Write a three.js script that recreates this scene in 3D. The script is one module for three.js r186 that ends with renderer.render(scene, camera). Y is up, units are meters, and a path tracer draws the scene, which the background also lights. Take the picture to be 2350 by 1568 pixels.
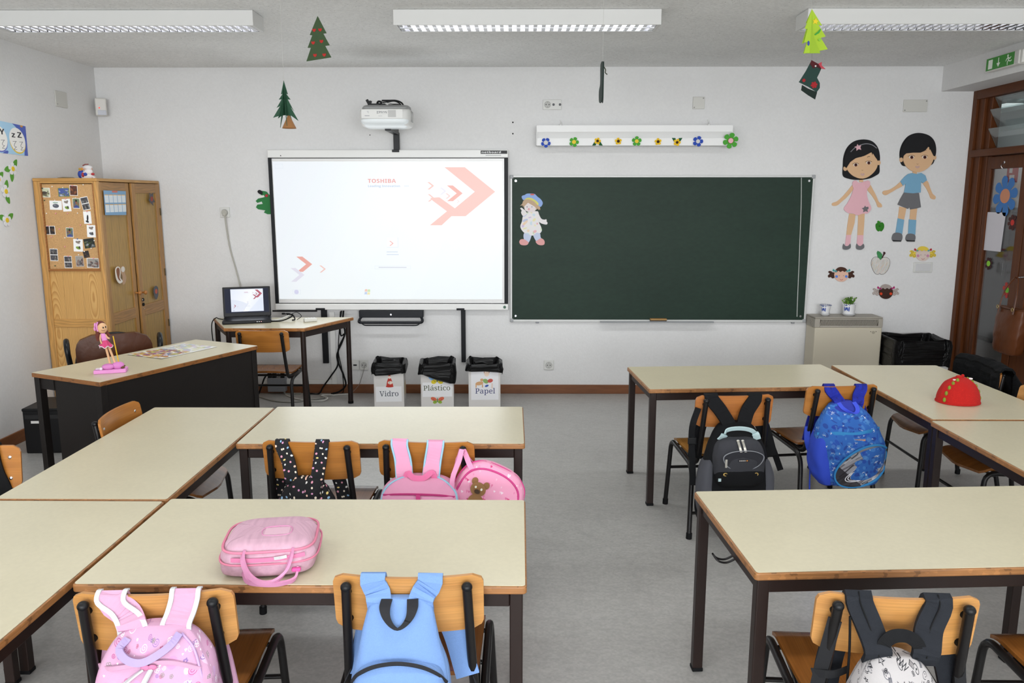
import * as THREE from 'three';
import { RoundedBoxGeometry } from 'three/addons/geometries/RoundedBoxGeometry.js';
import { mergeGeometries } from 'three/addons/utils/BufferGeometryUtils.js';
import { RectAreaLightUniformsLib } from 'three/addons/lights/RectAreaLightUniformsLib.js';
RectAreaLightUniformsLib.init();

// ---------------------------------------------------------------- camera, sky, daylight, exposure
const scene = new THREE.Scene();
const renderer = new THREE.WebGLRenderer({ antialias: true });
renderer.toneMapping = THREE.LinearToneMapping;
renderer.toneMappingExposure = 1.5;
renderer.shadowMap.enabled = true;
const FOC = 1828, PITCH = THREE.MathUtils.degToRad(10.2), YAW = Math.atan(18 / FOC), EYE = 1.66;
const camera = new THREE.PerspectiveCamera(2 * Math.atan(784 / FOC) * 180 / Math.PI, 2350 / 1568, 0.05, 60);
camera.position.set(0, EYE, 0);
camera.rotation.order = 'YXZ';
camera.rotation.set(-PITCH, YAW, 0);
scene.add(camera);
scene.background = new THREE.Color(0.75, 0.85, 1.0);
// the room: front wall z = ZW, window wall z = ZB behind the camera
const ZW = -6.70, ZB = 4.8, XL = -3.45, XR = 3.65, CEIL = 2.70;
const WINDOWS = [[-2.2, 1.64, 2.1, 1.72], [0.1, 1.64, 2.1, 1.72], [2.4, 1.64, 2.1, 1.72]];   // x, y, width, height
for (const [x, y, w, h] of WINDOWS) {            // daylight entering through each window of the rear wall
  const L = new THREE.RectAreaLight(new THREE.Color(0.965, 0.985, 1.0), 8.5, w - 0.1, h - 0.1);
  L.position.set(x, y, ZB - 0.02); L.castShadow = true; scene.add(L);   // shines along -z
}

// ---------------------------------------------------------------- helpers
let seed = 12345;
const rnd = () => { seed = (seed * 1664525 + 1013904223) >>> 0; return seed / 4294967296; };
const rr = (a, b) => a + (b - a) * rnd();
const V = (x, y, z) => new THREE.Vector3(x, y, z);
const taken = new Map();
function numbered(n) { const k = taken.get(n) || 0; taken.set(n, k + 1); return k ? n + '_' + String(k).padStart(3, '0') : n; }
function thing(name, label, category, pos = [0, 0, 0], turn = 0, group) {
  const o = new THREE.Group(); o.name = numbered(name); o.position.set(...pos); o.rotation.y = turn;
  o.userData = { label, category }; if (group) o.userData.group = group;
  scene.add(o); return o;
}
function part(parent, name, geo, m, label) {
  const g = Array.isArray(geo) ? join(geo) : geo;
  const o = new THREE.Mesh(g, m); o.name = name; o.castShadow = o.receiveShadow = true;
  if (label) o.userData.label = label;
  parent.add(o); return o;
}
function one(name, geo, m, label, category, group, pos = [0, 0, 0], turn = 0) {   // a thing that is a single mesh
  const o = part(scene, numbered(name), geo, m); o.position.set(...pos); o.rotation.y = turn;
  o.userData = { label, category }; if (group) o.userData.group = group; return o;
}
function struct(name, geo, m, label) {
  const o = part(scene, name, geo, m); o.userData = { kind: 'structure', label, category: name.split('_')[0] }; return o;
}
function structGroup(name, label) {
  const o = new THREE.Group(); o.name = name; scene.add(o); o.userData = { kind: 'structure', label, category: name.split('_')[0] }; return o;
}
function dup(src, pos, turn, label, group) {
  const r = src.clone(); r.name = numbered(src.name.replace(/_\d{3}$/, '')); scene.add(r); r.position.set(...pos); r.rotation.y = turn;
  r.userData = { ...src.userData }; if (label) r.userData.label = label; if (group) r.userData.group = group; return r;
}
// pixel -> place: ray of a photo pixel, met with a wall (z or x) or a level (y)
const _q = new THREE.Quaternion().setFromEuler(new THREE.Euler(-PITCH, YAW, 0, 'YXZ'));
const ray = (px, py) => V((px - 1175) / FOC, -(py - 784) / FOC, -1).applyQuaternion(_q);
const atZ = (px, py, z) => { const r = ray(px, py); return V(0, EYE, 0).addScaledVector(r, z / r.z); };
const atX = (px, py, x) => { const r = ray(px, py); return V(0, EYE, 0).addScaledVector(r, x / r.x); };
const atY = (px, py, y) => { const r = ray(px, py); return V(0, EYE, 0).addScaledVector(r, (y - EYE) / r.y); };
const cropped = (x0, y0, k) => ([a, b]) => [x0 + a * k, y0 + b * k];      // coordinates read in an enlarged detail

// geometry
function muv(g) {          // uv in metres, by the dominant direction of the face
  if (g.index) g = g.toNonIndexed();
  g.computeVertexNormals && !g.attributes.normal && g.computeVertexNormals();
  const p = g.attributes.position, uv = new Float32Array(p.count * 2), a = V(), b = V(), c = V(), n = V();
  for (let i = 0; i < p.count; i += 3) {
    a.fromBufferAttribute(p, i); b.fromBufferAttribute(p, i + 1); c.fromBufferAttribute(p, i + 2);
    n.crossVectors(V().subVectors(b, a), V().subVectors(c, a)); n.set(Math.abs(n.x), Math.abs(n.y), Math.abs(n.z));
    for (let k = 0; k < 3; k++) {
      const x = p.getX(i + k), y = p.getY(i + k), z = p.getZ(i + k);
      const [u, v] = n.y >= n.x && n.y >= n.z ? [x, z] : n.x >= n.z ? [z, y] : [x, y];
      uv[(i + k) * 2] = u; uv[(i + k) * 2 + 1] = v;
    }
  }
  g.setAttribute('uv', new THREE.BufferAttribute(uv, 2)); return g;
}
function join(list) {
  const gs = list.map((g) => { g = g.index ? g.toNonIndexed() : g; for (const k of Object.keys(g.attributes)) if (!['position', 'normal', 'uv'].includes(k)) g.deleteAttribute(k); g.morphAttributes = {}; return g; });
  return gs.length === 1 ? gs[0] : mergeGeometries(gs);
}
const bx = (w, h, d, x = 0, y = 0, z = 0) => muv(new THREE.BoxGeometry(w, h, d).translate(x, y, z));
const rb = (w, h, d, r, x = 0, y = 0, z = 0, s = 2) => muv(new RoundedBoxGeometry(w, h, d, s, Math.min(r, w / 2.01, h / 2.01, d / 2.01)).translate(x, y, z));
const span = (x0, x1, y0, y1, z0, z1) => bx(x1 - x0, y1 - y0, z1 - z0, (x0 + x1) / 2, (y0 + y1) / 2, (z0 + z1) / 2);
const rspan = (x0, x1, y0, y1, z0, z1, r) => rb(x1 - x0, y1 - y0, z1 - z0, r, (x0 + x1) / 2, (y0 + y1) / 2, (z0 + z1) / 2);
const vv = (p) => (p.isVector3 ? p : V(...p));
function rod(a, b, r, seg = 10, r2 = r) {
  a = vv(a); b = vv(b); const d = V().subVectors(b, a), g = new THREE.CylinderGeometry(r2, r, d.length(), seg);
  g.applyQuaternion(new THREE.Quaternion().setFromUnitVectors(V(0, 1, 0), d.normalize())); return g.translate((a.x + b.x) / 2, (a.y + b.y) / 2, (a.z + b.z) / 2);
}
function bentCurve(pts, R) {        // straight runs with rounded corners
  pts = pts.map(vv); const c = new THREE.CurvePath(); let last = pts[0];
  for (let i = 1; i < pts.length - 1; i++) {
    const p = pts[i], d0 = V().subVectors(pts[i - 1], p), d1 = V().subVectors(pts[i + 1], p);
    const r = Math.min(R, d0.length() * 0.49, d1.length() * 0.49), s = p.clone().addScaledVector(d0.normalize(), r), e = p.clone().addScaledVector(d1.normalize(), r);
    c.add(new THREE.LineCurve3(last, s)); c.add(new THREE.QuadraticBezierCurve3(s, p, e)); last = e;
  }
  c.add(new THREE.LineCurve3(last, pts[pts.length - 1])); return c;
}
const pipe = (pts, r, R = 0.04, n = 32, seg = 10) => new THREE.TubeGeometry(bentCurve(pts, R), n, r, seg);
const cord = (pts, r, n = 40, seg = 6, closed = false) => new THREE.TubeGeometry(new THREE.CatmullRomCurve3(pts.map(vv), closed), n, r, seg, closed);
const ball = (r, x = 0, y = 0, z = 0, sx = 1, sy = 1, sz = 1, n = 14) => new THREE.SphereGeometry(r, n, Math.ceil(n * 0.7)).scale(sx, sy, sz).translate(x, y, z);
const lathe = (prof, seg = 24) => new THREE.LatheGeometry(prof.map(([r, y]) => new THREE.Vector2(r, y)), seg);
const disc = (r, t, x, y, z, seg = 18) => new THREE.CylinderGeometry(r, r, t, seg).rotateX(Math.PI / 2).translate(x, y, z);    // faces z
function outline(pts, smooth) {
  if (smooth) pts = new THREE.CatmullRomCurve3(pts.map(([x, y]) => V(x, y, 0)), true, 'centripetal').getPoints(pts.length * 4).slice(0, -1).map((p) => [p.x, p.y]);
  return new THREE.Shape(pts.map(([x, y]) => new THREE.Vector2(x, y)));
}
function plate(pts, z, t, smooth = false, bevel = 0) {   // flat cut-out in the xy plane, back face at z, thickness t
  const g = new THREE.ExtrudeGeometry(pts.isShape ? pts : outline(pts, smooth), { depth: t - bevel, bevelEnabled: bevel > 0, bevelSize: bevel, bevelThickness: bevel, bevelSegments: 2, curveSegments: 8, steps: 1 });
  return g.translate(0, 0, z);
}
function uvFit(g, x0, y0, x1, y1) {      // print laid over a flat piece
  const p = g.attributes.position, uv = new Float32Array(p.count * 2);
  for (let i = 0; i < p.count; i++) { uv[i * 2] = (p.getX(i) - x0) / (x1 - x0); uv[i * 2 + 1] = (p.getY(i) - y0) / (y1 - y0); }
  g.setAttribute('uv', new THREE.BufferAttribute(uv, 2)); return g;
}
const ell = (cx, cy, rx, ry, n = 20, a = 0) => Array.from({ length: n }, (_, i) => { const t = i / n * 2 * Math.PI, x = rx * Math.cos(t), y = ry * Math.sin(t); return [cx + x * Math.cos(a) - y * Math.sin(a), cy + x * Math.sin(a) + y * Math.cos(a)]; });
function rrect(w, d, r) {
  const s = new THREE.Shape(), x = w / 2, y = d / 2; s.moveTo(-x + r, -y); s.lineTo(x - r, -y); s.absarc(x - r, -y + r, r, -Math.PI / 2, 0); s.lineTo(x, y - r); s.absarc(x - r, y - r, r, 0, Math.PI / 2);
  s.lineTo(-x + r, y); s.absarc(-x + r, y - r, r, Math.PI / 2, Math.PI); s.lineTo(-x, -y + r); s.absarc(-x + r, -y + r, r, Math.PI, 1.5 * Math.PI); return s;
}
function ribbon(pts, width, t, side = [1, 0, 0], n = 24, closed = false) {   // flat strap swept along a path; width may be a function of 0..1
  const c = new THREE.CatmullRomCurve3(pts.map(vv), closed, 'centripetal'), pos = [], idx = [], uv = [], L = c.getLength();
  for (let i = 0; i <= n; i++) {
    const u = i / n, p = c.getPointAt(u), tg = c.getTangentAt(u), w = side.n ? V().crossVectors(vv(side.n), tg) : vv(typeof side === 'function' ? side(u) : side).clone();
    w.addScaledVector(tg, -w.dot(tg)).normalize(); const nn = V().crossVectors(tg, w), hw = (typeof width === 'function' ? width(u) : width) / 2;
    [[-1, -1], [1, -1], [1, 1], [-1, 1]].forEach(([a, b]) => { const q = p.clone().addScaledVector(w, a * hw).addScaledVector(nn, b * t / 2); pos.push(q.x, q.y, q.z); uv.push(a * hw, u * L); });
    if (i) for (let k = 0; k < 4; k++) { const a = (i - 1) * 4 + k, b = (i - 1) * 4 + (k + 1) % 4; idx.push(a, a + 4, b, b, a + 4, b + 4); }
  }
  idx.push(0, 1, 2, 0, 2, 3); const e = n * 4; idx.push(e, e + 2, e + 1, e, e + 3, e + 2);
  let g = new THREE.BufferGeometry(); g.setAttribute('position', new THREE.Float32BufferAttribute(pos, 3)); g.setAttribute('uv', new THREE.Float32BufferAttribute(uv, 2)); g.setIndex(idx);
  g = g.toNonIndexed(); g.computeVertexNormals(); return g;
}
// noise
const perm = (() => { const p = [...Array(256).keys()]; for (let i = 255; i > 0; i--) { const j = Math.floor(rnd() * (i + 1));[p[i], p[j]] = [p[j], p[i]]; } return [...p, ...p]; })();
const sm = (t) => t * t * (3 - 2 * t);
function vnoise(x, y, wx = 256, wy = 256) {      // tileable value noise, 0..1
  const xi = Math.floor(x), yi = Math.floor(y), fx = sm(x - xi), fy = sm(y - yi), h = (a, b) => perm[perm[((a % wx) + wx) % wx & 255] + (((b % wy) + wy) % wy & 255)] / 255;
  return (h(xi, yi) * (1 - fx) + h(xi + 1, yi) * fx) * (1 - fy) + (h(xi, yi + 1) * (1 - fx) + h(xi + 1, yi + 1) * fx) * fy;
}
const fbm = (x, y, wx, wy, o = 4) => { let s = 0, a = 0.5, t = 0; for (let i = 0; i < o; i++) { s += a * vnoise(x, y, wx, wy); t += a; a /= 2; x *= 2; y *= 2; wx *= 2; wy *= 2; } return s / t; };
const n3 = (x, y, z) => vnoise(x + z * 0.73, y + z * 1.31) * 2 - 1;
function dataTex(w, h, fn, sizeX, sizeY, srgb = true) {    // fn(u, v) -> [r, g, b] 0..1
  const d = new Uint8Array(w * h * 4);
  for (let j = 0; j < h; j++) for (let i = 0; i < w; i++) { const c = fn(i / w, j / h), k = (j * w + i) * 4; for (let q = 0; q < 3; q++) d[k + q] = Math.max(0, Math.min(255, c[q] * 255)); d[k + 3] = 255; }
  const t = new THREE.DataTexture(d, w, h); t.magFilter = THREE.LinearFilter; t.minFilter = THREE.LinearMipmapLinearFilter; t.generateMipmaps = true;
  t.wrapS = t.wrapT = THREE.RepeatWrapping; t.repeat.set(1 / sizeX, 1 / sizeY); if (srgb) t.colorSpace = THREE.SRGBColorSpace; t.needsUpdate = true; return t;
}
function paint(w, h, draw, sizeX, sizeY) {     // printed pattern on a canvas; with a size it repeats in metres, without it fills 0..1
  const c = document.createElement('canvas'); c.width = w; c.height = h; const g = c.getContext('2d'); draw(g, w, h);
  const t = new THREE.CanvasTexture(c); t.colorSpace = THREE.SRGBColorSpace; if (sizeX) { t.wrapS = t.wrapT = THREE.RepeatWrapping; t.repeat.set(1 / sizeX, 1 / (sizeY || sizeX)); } return t;
}
const lin = (hex) => new THREE.Color(hex);
const M = (color, rough = 0.6, o = {}) => new THREE.MeshStandardMaterial({ color: color.isColor ? color : lin(color), roughness: rough, ...o });
const MS = (color, rough, spec, o = {}) => new THREE.MeshPhysicalMaterial({ color, roughness: rough, specularIntensity: spec, ...o });
const MP = (color, rough, o) => new THREE.MeshPhysicalMaterial({ color: lin(color), roughness: rough, ...o });

// ---------------------------------------------------------------- surfaces
const grain = (u, v, s, f) => { const w = fbm(u * 3, v * 4, 3, 4, 3); return 0.5 + 0.5 * Math.sin(2 * Math.PI * (v * f + w * s)); };
const streak = dataTex(512, 512, (u, v) => { const a = grain(u, v, 1.6, 5), b = fbm(u * 5, v * 130, 5, 130, 3), d = fbm(u * 2, v * 9, 2, 9, 3), c = 0.86 + 0.045 * a + 0.13 * (b - 0.5) + 0.10 * (d - 0.5); return [c, c * (0.975 + 0.02 * a), c * (0.93 + 0.04 * a)]; }, 0.62, 0.30);
const pineT = dataTex(512, 1024, (u, v) => {       // flat-sawn pine boards, grain along v
  const q = u * 3, bi = Math.floor(q), x = q - bi - 0.5, o = perm[bi + 7] / 255;
  const f = bi === 1 ? Math.abs(x) * 6 + 0.35 * Math.sin(2 * Math.PI * v) + 0.25 * fbm(u * 6, v * 8, 6, 8, 2) : x * x * 11 + 1.3 * Math.sin(2 * Math.PI * (v + o)) + 0.5 * fbm(u * 6, v * 6, 6, 6, 3);
  const r = f * 2.1, s = r - Math.floor(r), line = s < 0.86 ? Math.pow(s / 0.86, 2.0) : 1 - (s - 0.86) / 0.14, fine = fbm(u * 120, v * 8, 120, 8, 2) - 0.5, c = 0.97 - 0.13 * line + 0.07 * fine;
  const seam = Math.min(q - bi, 1 - (q - bi)) < 0.008 ? 0.86 : 1;
  return [c * seam, c * (0.985 - 0.07 * line) * seam, c * (0.95 - 0.16 * line) * seam];
}, 0.42, 0.9);
const pineRail = dataTex(512, 256, (u, v) => { const a = grain(u, v, 2.2, 5), b = fbm(u * 5, v * 60, 5, 60, 2), c = 0.84 + 0.12 * a + 0.1 * (b - 0.5); return [c, c * 0.97, c * 0.92]; }, 0.6, 0.12);
const turned = (t) => { const c = t.clone(); c.rotation = Math.PI / 2; c.needsUpdate = true; return c; };
const woodBump = dataTex(256, 256, (u, v) => { const b = fbm(u * 4, v * 80, 4, 80, 2); return [b, b, b]; }, 0.4, 0.2, false);
const floorT = dataTex(1024, 1024, (u, v) => {
  const a = fbm(u * 5, v * 5, 5, 5, 4), s = fbm(u * 190, v * 190, 190, 190, 2), m = fbm(u * 40, v * 90, 40, 90, 2), c = 0.82 + 0.06 * (a - 0.5) + 0.10 * (s - 0.5) + 0.05 * (m - 0.5);
  return [c, c * 0.995, c * 0.985];
}, 1.7, 1.7);
const ceilCells = (() => { const l = []; for (let i = 0; i < 900; i++) l.push([rnd(), rnd(), 0.0012 + 0.0030 * rnd() * rnd(), rnd() * 6.28, 0.35 + 0.6 * rnd()]); return l; })();
const ceilT = paint(1024, 1024, (g, w, h) => {
  const im = g.createImageData(w, h); for (let j = 0; j < h; j++) for (let i = 0; i < w; i++) { const c = 244 + 22 * (fbm(i / w * 128, j / h * 128, 128, 128, 2) - 0.5) + 10 * (fbm(i / w * 6, j / h * 6, 6, 6, 3) - 0.5), k = (j * w + i) * 4; im.data[k] = c; im.data[k + 1] = c; im.data[k + 2] = c - 1; im.data[k + 3] = 255; } g.putImageData(im, 0, 0);
  for (const [x, y, r, a, o] of ceilCells) { g.save(); g.translate(x * w, y * h); g.rotate(a); g.fillStyle = `rgba(88,84,78,${o})`; g.beginPath(); g.ellipse(0, 0, r * w * 0.75, r * w * 0.38, 0, 0, 7); g.fill(); g.restore(); }
}, 1.5);
const wallT = dataTex(512, 512, (u, v) => { const c = 0.965 + 0.02 * (fbm(u * 6, v * 6, 6, 6, 4) - 0.5) + 0.022 * (fbm(u * 120, v * 120, 120, 120, 2) - 0.5); return [c, c, c]; }, 1.6, 1.6);
const wallB = dataTex(256, 256, (u, v) => { const b = fbm(u * 60, v * 60, 60, 60, 3); return [b, b, b]; }, 0.5, 0.5, false);
const clothB = dataTex(128, 128, (u, v) => { const b = 0.5 + 0.25 * Math.sin(u * 2 * Math.PI * 32) + 0.25 * Math.sin(v * 2 * Math.PI * 32); return [b, b, b]; }, 0.05, 0.05, false);
const foldB = dataTex(256, 256, (u, v) => { const b = fbm(u * 5, v * 4, 5, 4, 4); return [b, b, b]; }, 0.35, 0.35, false);
const crinkB = dataTex(256, 256, (u, v) => { const b = Math.abs(fbm(u * 9, v * 6, 9, 6, 4) - 0.5) * 2.2; return [b, b, b]; }, 0.22, 0.30, false);
const corkT = dataTex(512, 512, (u, v) => { const a = fbm(u * 60, v * 60, 60, 60, 2), b = fbm(u * 140, v * 140, 140, 140, 2), c = 0.88 + 0.15 * (a - 0.5) + 0.16 * (b - 0.5); return [c, c * 0.97, c * 0.92]; }, 0.2, 0.2);
const shade = (hex, k) => lin(hex).multiplyScalar(k);
const Wall = M(new THREE.Color(0.80, 0.797, 0.792), 0.75, { map: wallT, bumpMap: wallB, bumpScale: 0.0006 });
const CeilM = M(new THREE.Color(0.90, 0.905, 0.905), 0.9, { map: ceilT });
const FloorM = M(new THREE.Color(0.61, 0.605, 0.59), 0.32, { map: floorT });
const darkWood = MS(new THREE.Color(0.125, 0.037, 0.0095), 0.4, 0.4, { map: turned(streak) });
const darkWoodH = MS(new THREE.Color(0.125, 0.037, 0.0095), 0.4, 0.4, { map: streak });
const baseWood = M(new THREE.Color(0.24, 0.085, 0.028), 0.45, { map: streak });
const White = M(new THREE.Color(0.80, 0.80, 0.78), 0.4), WhiteMatt = M(new THREE.Color(0.80, 0.80, 0.78), 0.8);
const Black = MS(lin('#0c0d10'), 0.4, 0.6), BlackMatt = MS(lin('#0a0b0d'), 0.75, 0.5), Chrome = M('#d8d8da', 0.18, { metalness: 1 });
const brownSteel = MS(new THREE.Color(0.018, 0.0095, 0.0075), 0.42, 0.6), blackSteel = MS(new THREE.Color(0.009, 0.008, 0.008), 0.32, 0.6);
const pane = new THREE.MeshPhysicalMaterial({ color: 0xffffff, roughness: 0.02, transmission: 1, thickness: 0, ior: 1.5 });

// ---------------------------------------------------------------- the room
struct('floor', span(XL - 0.15, XR + 0.1, -0.1, 0, ZW - 0.15, ZB + 0.15), FloorM, 'grey speckled linoleum floor of the classroom');
struct('ceiling', span(XL - 0.15, XR + 0.15, CEIL, CEIL + 0.12, ZW - 0.15, ZB + 0.15), CeilM, 'pale grey ceiling flecked with dark pits');
struct('wall_front', span(XL - 0.15, XR + 0.12, -0.1, CEIL + 0.1, ZW - 0.15, ZW), Wall, 'white painted wall carrying the chalkboard and the whiteboard');
struct('wall_left', span(XL - 0.15, XL, -0.1, CEIL + 0.1, ZW - 0.15, ZB + 0.15), Wall, 'white painted side wall behind the wooden cupboard');
{ // rear wall with its three window openings
  const w = structGroup('wall_back', 'white painted rear wall with three tall windows'), y0 = WINDOWS[0][1] - WINDOWS[0][3] / 2, y1 = WINDOWS[0][1] + WINDOWS[0][3] / 2;
  const gs = [span(XL - 0.15, XR + 0.15, -0.1, y0, ZB, ZB + 0.15), span(XL - 0.15, XR + 0.15, y1, CEIL + 0.1, ZB, ZB + 0.15)];
  let x = XL - 0.15; for (const [cx, , ww] of WINDOWS) { gs.push(span(x, cx - ww / 2, y0, y1, ZB, ZB + 0.15)); x = cx + ww / 2; } gs.push(span(x, XR + 0.15, y0, y1, ZB, ZB + 0.15));
  part(w, 'masonry', gs, Wall);
  WINDOWS.forEach(([cx, cy, ww, hh], i) => {
    const f = structGroup('window_' + (i + 1), 'white framed window in the rear wall'); f.position.set(cx, cy - hh / 2, ZB + 0.07);
    part(f, 'window_frame', [span(-ww / 2, ww / 2, 0, 0.05, -0.03, 0.03), span(-ww / 2, ww / 2, hh - 0.05, hh, -0.03, 0.03), span(-ww / 2, -ww / 2 + 0.05, 0.05, hh - 0.05, -0.03, 0.03), span(ww / 2 - 0.05, ww / 2, 0.05, hh - 0.05, -0.03, 0.03), span(-0.03, 0.03, 0.05, hh - 0.05, -0.03, 0.03)], White);
    for (const s of [-1, 1]) part(f, 'pane', span(s > 0 ? 0.03 : -ww / 2 + 0.05, s > 0 ? ww / 2 - 0.05 : -0.03, 0.05, hh - 0.05, -0.003, 0.003), pane);
  });
}
// right side: plaster beam, glazed wooden partition with the door, then solid wall
const BEAMX = 3.39, BEAMY = 2.506, PZ = -4.75;
struct('trim_1', span(BEAMX, XR + 0.15, BEAMY, CEIL + 0.02, ZW, ZB), Wall, 'white plaster beam above the wooden door');
struct('wall_right', span(XR, XR + 0.15, -0.1, BEAMY, PZ, ZB + 0.15), Wall, 'white painted side wall beside the wooden door');
struct('baseboard_front', [rspan(XL, 2.43, 0, 0.078, ZW, ZW + 0.014, 0.003), rspan(2.43, XR - 0.01, 0, 0.078, ZW, ZW + 0.014, 0.003)], baseWood, 'brown wooden baseboard along the white front wall');
struct('baseboard_left', rspan(XL, XL + 0.014, 0, 0.085, ZW + 0.014, ZB, 0.003), baseWood, 'brown wooden baseboard along the side wall by the cupboard');
{ // door frame and transom
  const d = structGroup('door_1', 'dark varnished wooden door frame with louvred glass transom');
  d.position.set(XR, 0, ZW);       // local z runs along the wall towards the window side
  const TOP = BEAMY, BAR = 1.985;
  part(d, 'jamb', [rspan(0.0, 0.12, 0, TOP, 0.0, 0.055, 0.004)], darkWood);
  part(d, 'jamb', [rspan(0.02, 0.12, 0, TOP, 0.055, 0.135, 0.006), rspan(0.045, 0.12, 0, TOP, 0.135, 0.20, 0.006)], darkWood);
  part(d, 'head', [rspan(0, 0.12, TOP - 0.07, TOP, 0.055, 1.95, 0.004)], darkWoodH);
  part(d, 'transom_bar', [rspan(-0.012, 0.12, BAR, BAR + 0.055, 0.055, 1.95, 0.006)], darkWoodH);
  part(d, 'jamb', [rspan(0, 0.12, 0, TOP, 1.85, 1.95, 0.004)], darkWood);
  for (let i = 0; i < 3; i++) part(d, 'louvre_pane', bx(0.006, 0.19, 1.62, 0, 0, 0).rotateZ(0.5).translate(0.075, BAR + 0.13 + i * 0.145, 1.02), new THREE.MeshPhysicalMaterial({ color: 0xe8f0f0, roughness: 0.03, transmission: 0.92, thickness: 0, ior: 1.5 }));
  const leaf = part(d, 'door_leaf', [rspan(0.05, 0.09, 0.0, BAR, 0.205, 0.255, 0.004), rspan(0.05, 0.09, 0.0, BAR, 0.66, 0.75, 0.004), rspan(0.05, 0.09, BAR - 0.10, BAR - 0.004, 0.255, 0.66, 0.004), rspan(0.05, 0.09, 0.0, 0.22, 0.255, 0.66, 0.004)], darkWood);
  part(leaf, 'door_pane', span(0.066, 0.072, 0.22, BAR - 0.10, 0.255, 0.66), pane);
  part(leaf, 'hook', [cord([[0.045, 1.93, 0.44], [0.03, 1.915, 0.44], [0.022, 1.90, 0.445], [0.03, 1.885, 0.45], [0.042, 1.893, 0.45]], 0.004, 16), disc(0.010, 0.004, 0, 0, 0).rotateY(Math.PI / 2).translate(0.047, 1.93, 0.44)], Chrome, 'small metal hook');
  const leaf2 = part(d, 'door_leaf', [rspan(0.05, 0.09, 0.0, BAR, 0.76, 0.85, 0.004), rspan(0.05, 0.09, 0.0, BAR, 1.75, 1.845, 0.004), rspan(0.05, 0.09, BAR - 0.10, BAR - 0.004, 0.85, 1.75, 0.004), rspan(0.05, 0.09, 0.0, 0.75, 0.85, 1.75, 0.004)], darkWood);
  part(leaf2, 'door_pane', span(0.066, 0.072, 0.75, BAR - 0.10, 0.85, 1.75), pane);
}
{ // the dim corridor behind the partition
  const X2 = XR + 2.3, E = ZW - 6.2, c = structGroup('wall_corridor', 'white corridor walls seen through the glazed door');
  part(c, 'far_wall', span(X2, X2 + 0.1, -0.1, CEIL, E, -2.4), Wall); part(c, 'end_wall', span(XR + 0.12, X2 + 0.1, -0.1, CEIL, E - 0.1, E), Wall); part(c, 'end_wall', span(XR + 0.15, X2 + 0.1, -0.1, CEIL, -2.5, -2.4), Wall); part(c, 'side_wall', span(XR + 0.12, XR + 0.2, -0.1, CEIL, E, ZW - 0.001), Wall);
  struct('floor_corridor', span(XR + 0.1, X2, -0.1, 0, E, -2.4), FloorM, 'grey floor of the corridor behind the door');
  struct('ceiling_corridor', span(XR + 0.15, X2, CEIL, CEIL + 0.1, E, -2.4), CeilM, 'pale ceiling of the corridor behind the door');
}

// ---------------------------------------------------------------- school tables
const cream = M(new THREE.Color(0.66, 0.605, 0.435), 0.28, { map: dataTex(256, 256, (u, v) => { const c = 0.965 + 0.03 * (fbm(u * 90, v * 90, 90, 90, 2) - 0.5) + 0.03 * (fbm(u * 4, v * 4, 4, 4, 3) - 0.5); return [c, c, c]; }, 0.8, 0.8) });
const edgeT = dataTex(512, 128, (u, v) => {           // beech lipping with dark knocks and bare scuffs
  const a = grain(u, v, 2.5, 4), s = fbm(u * 24, v * 5, 24, 5, 3), k = s > 0.70 ? 0.80 : s < 0.28 ? 1.10 : 1, c = (0.82 + 0.08 * a + 0.1 * (fbm(u * 10, v * 60, 10, 60, 2) - 0.5)) * k;
  return [c, c * 0.96, c * 0.9];
}, 0.6, 0.08);
const lipping = M(new THREE.Color(0.44, 0.215, 0.082), 0.42, { map: edgeT });
function slabTop(shape, T, t) {     // wood-lipped board: shape lies in xz, top at T
  const core = new THREE.ExtrudeGeometry(shape, { depth: t - 0.008, bevelEnabled: true, bevelSize: 0.004, bevelThickness: 0.004, bevelOffset: -0.004, bevelSegments: 3, curveSegments: 6 });
  core.rotateX(-Math.PI / 2).translate(0, T - t + 0.003, 0); return muv(core);
}
function laminate(shape, T) { return muv(new THREE.ExtrudeGeometry(shape, { depth: 0.0016, bevelEnabled: false, curveSegments: 6 }).rotateX(-Math.PI / 2).translate(0, T - 0.0016, 0)); }
function frameLegs(t, corners, T, mt, s = 0.035, ap = 0.045) {    // square-tube legs at the corners, aprons between them
  corners.forEach(([x, z], i) => {
    const lg = part(t, 'leg', rb(s, T - 0.012, s, 0.004, x, (T - 0.012) / 2 + 0.012, z), mt);
    part(lg, 'foot_cap', rb(s + 0.003, 0.014, s + 0.003, 0.003, x, 0.007, z), BlackMatt);
    const [x2, z2] = corners[(i + 1) % corners.length], L = Math.hypot(x2 - x, z2 - z) - s;
    part(t, 'apron', rb(L, ap, 0.022, 0.003).rotateY(-Math.atan2(z2 - z, x2 - x)).translate((x + x2) / 2, T - ap / 2, (z + z2) / 2), mt);
  });
}
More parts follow.
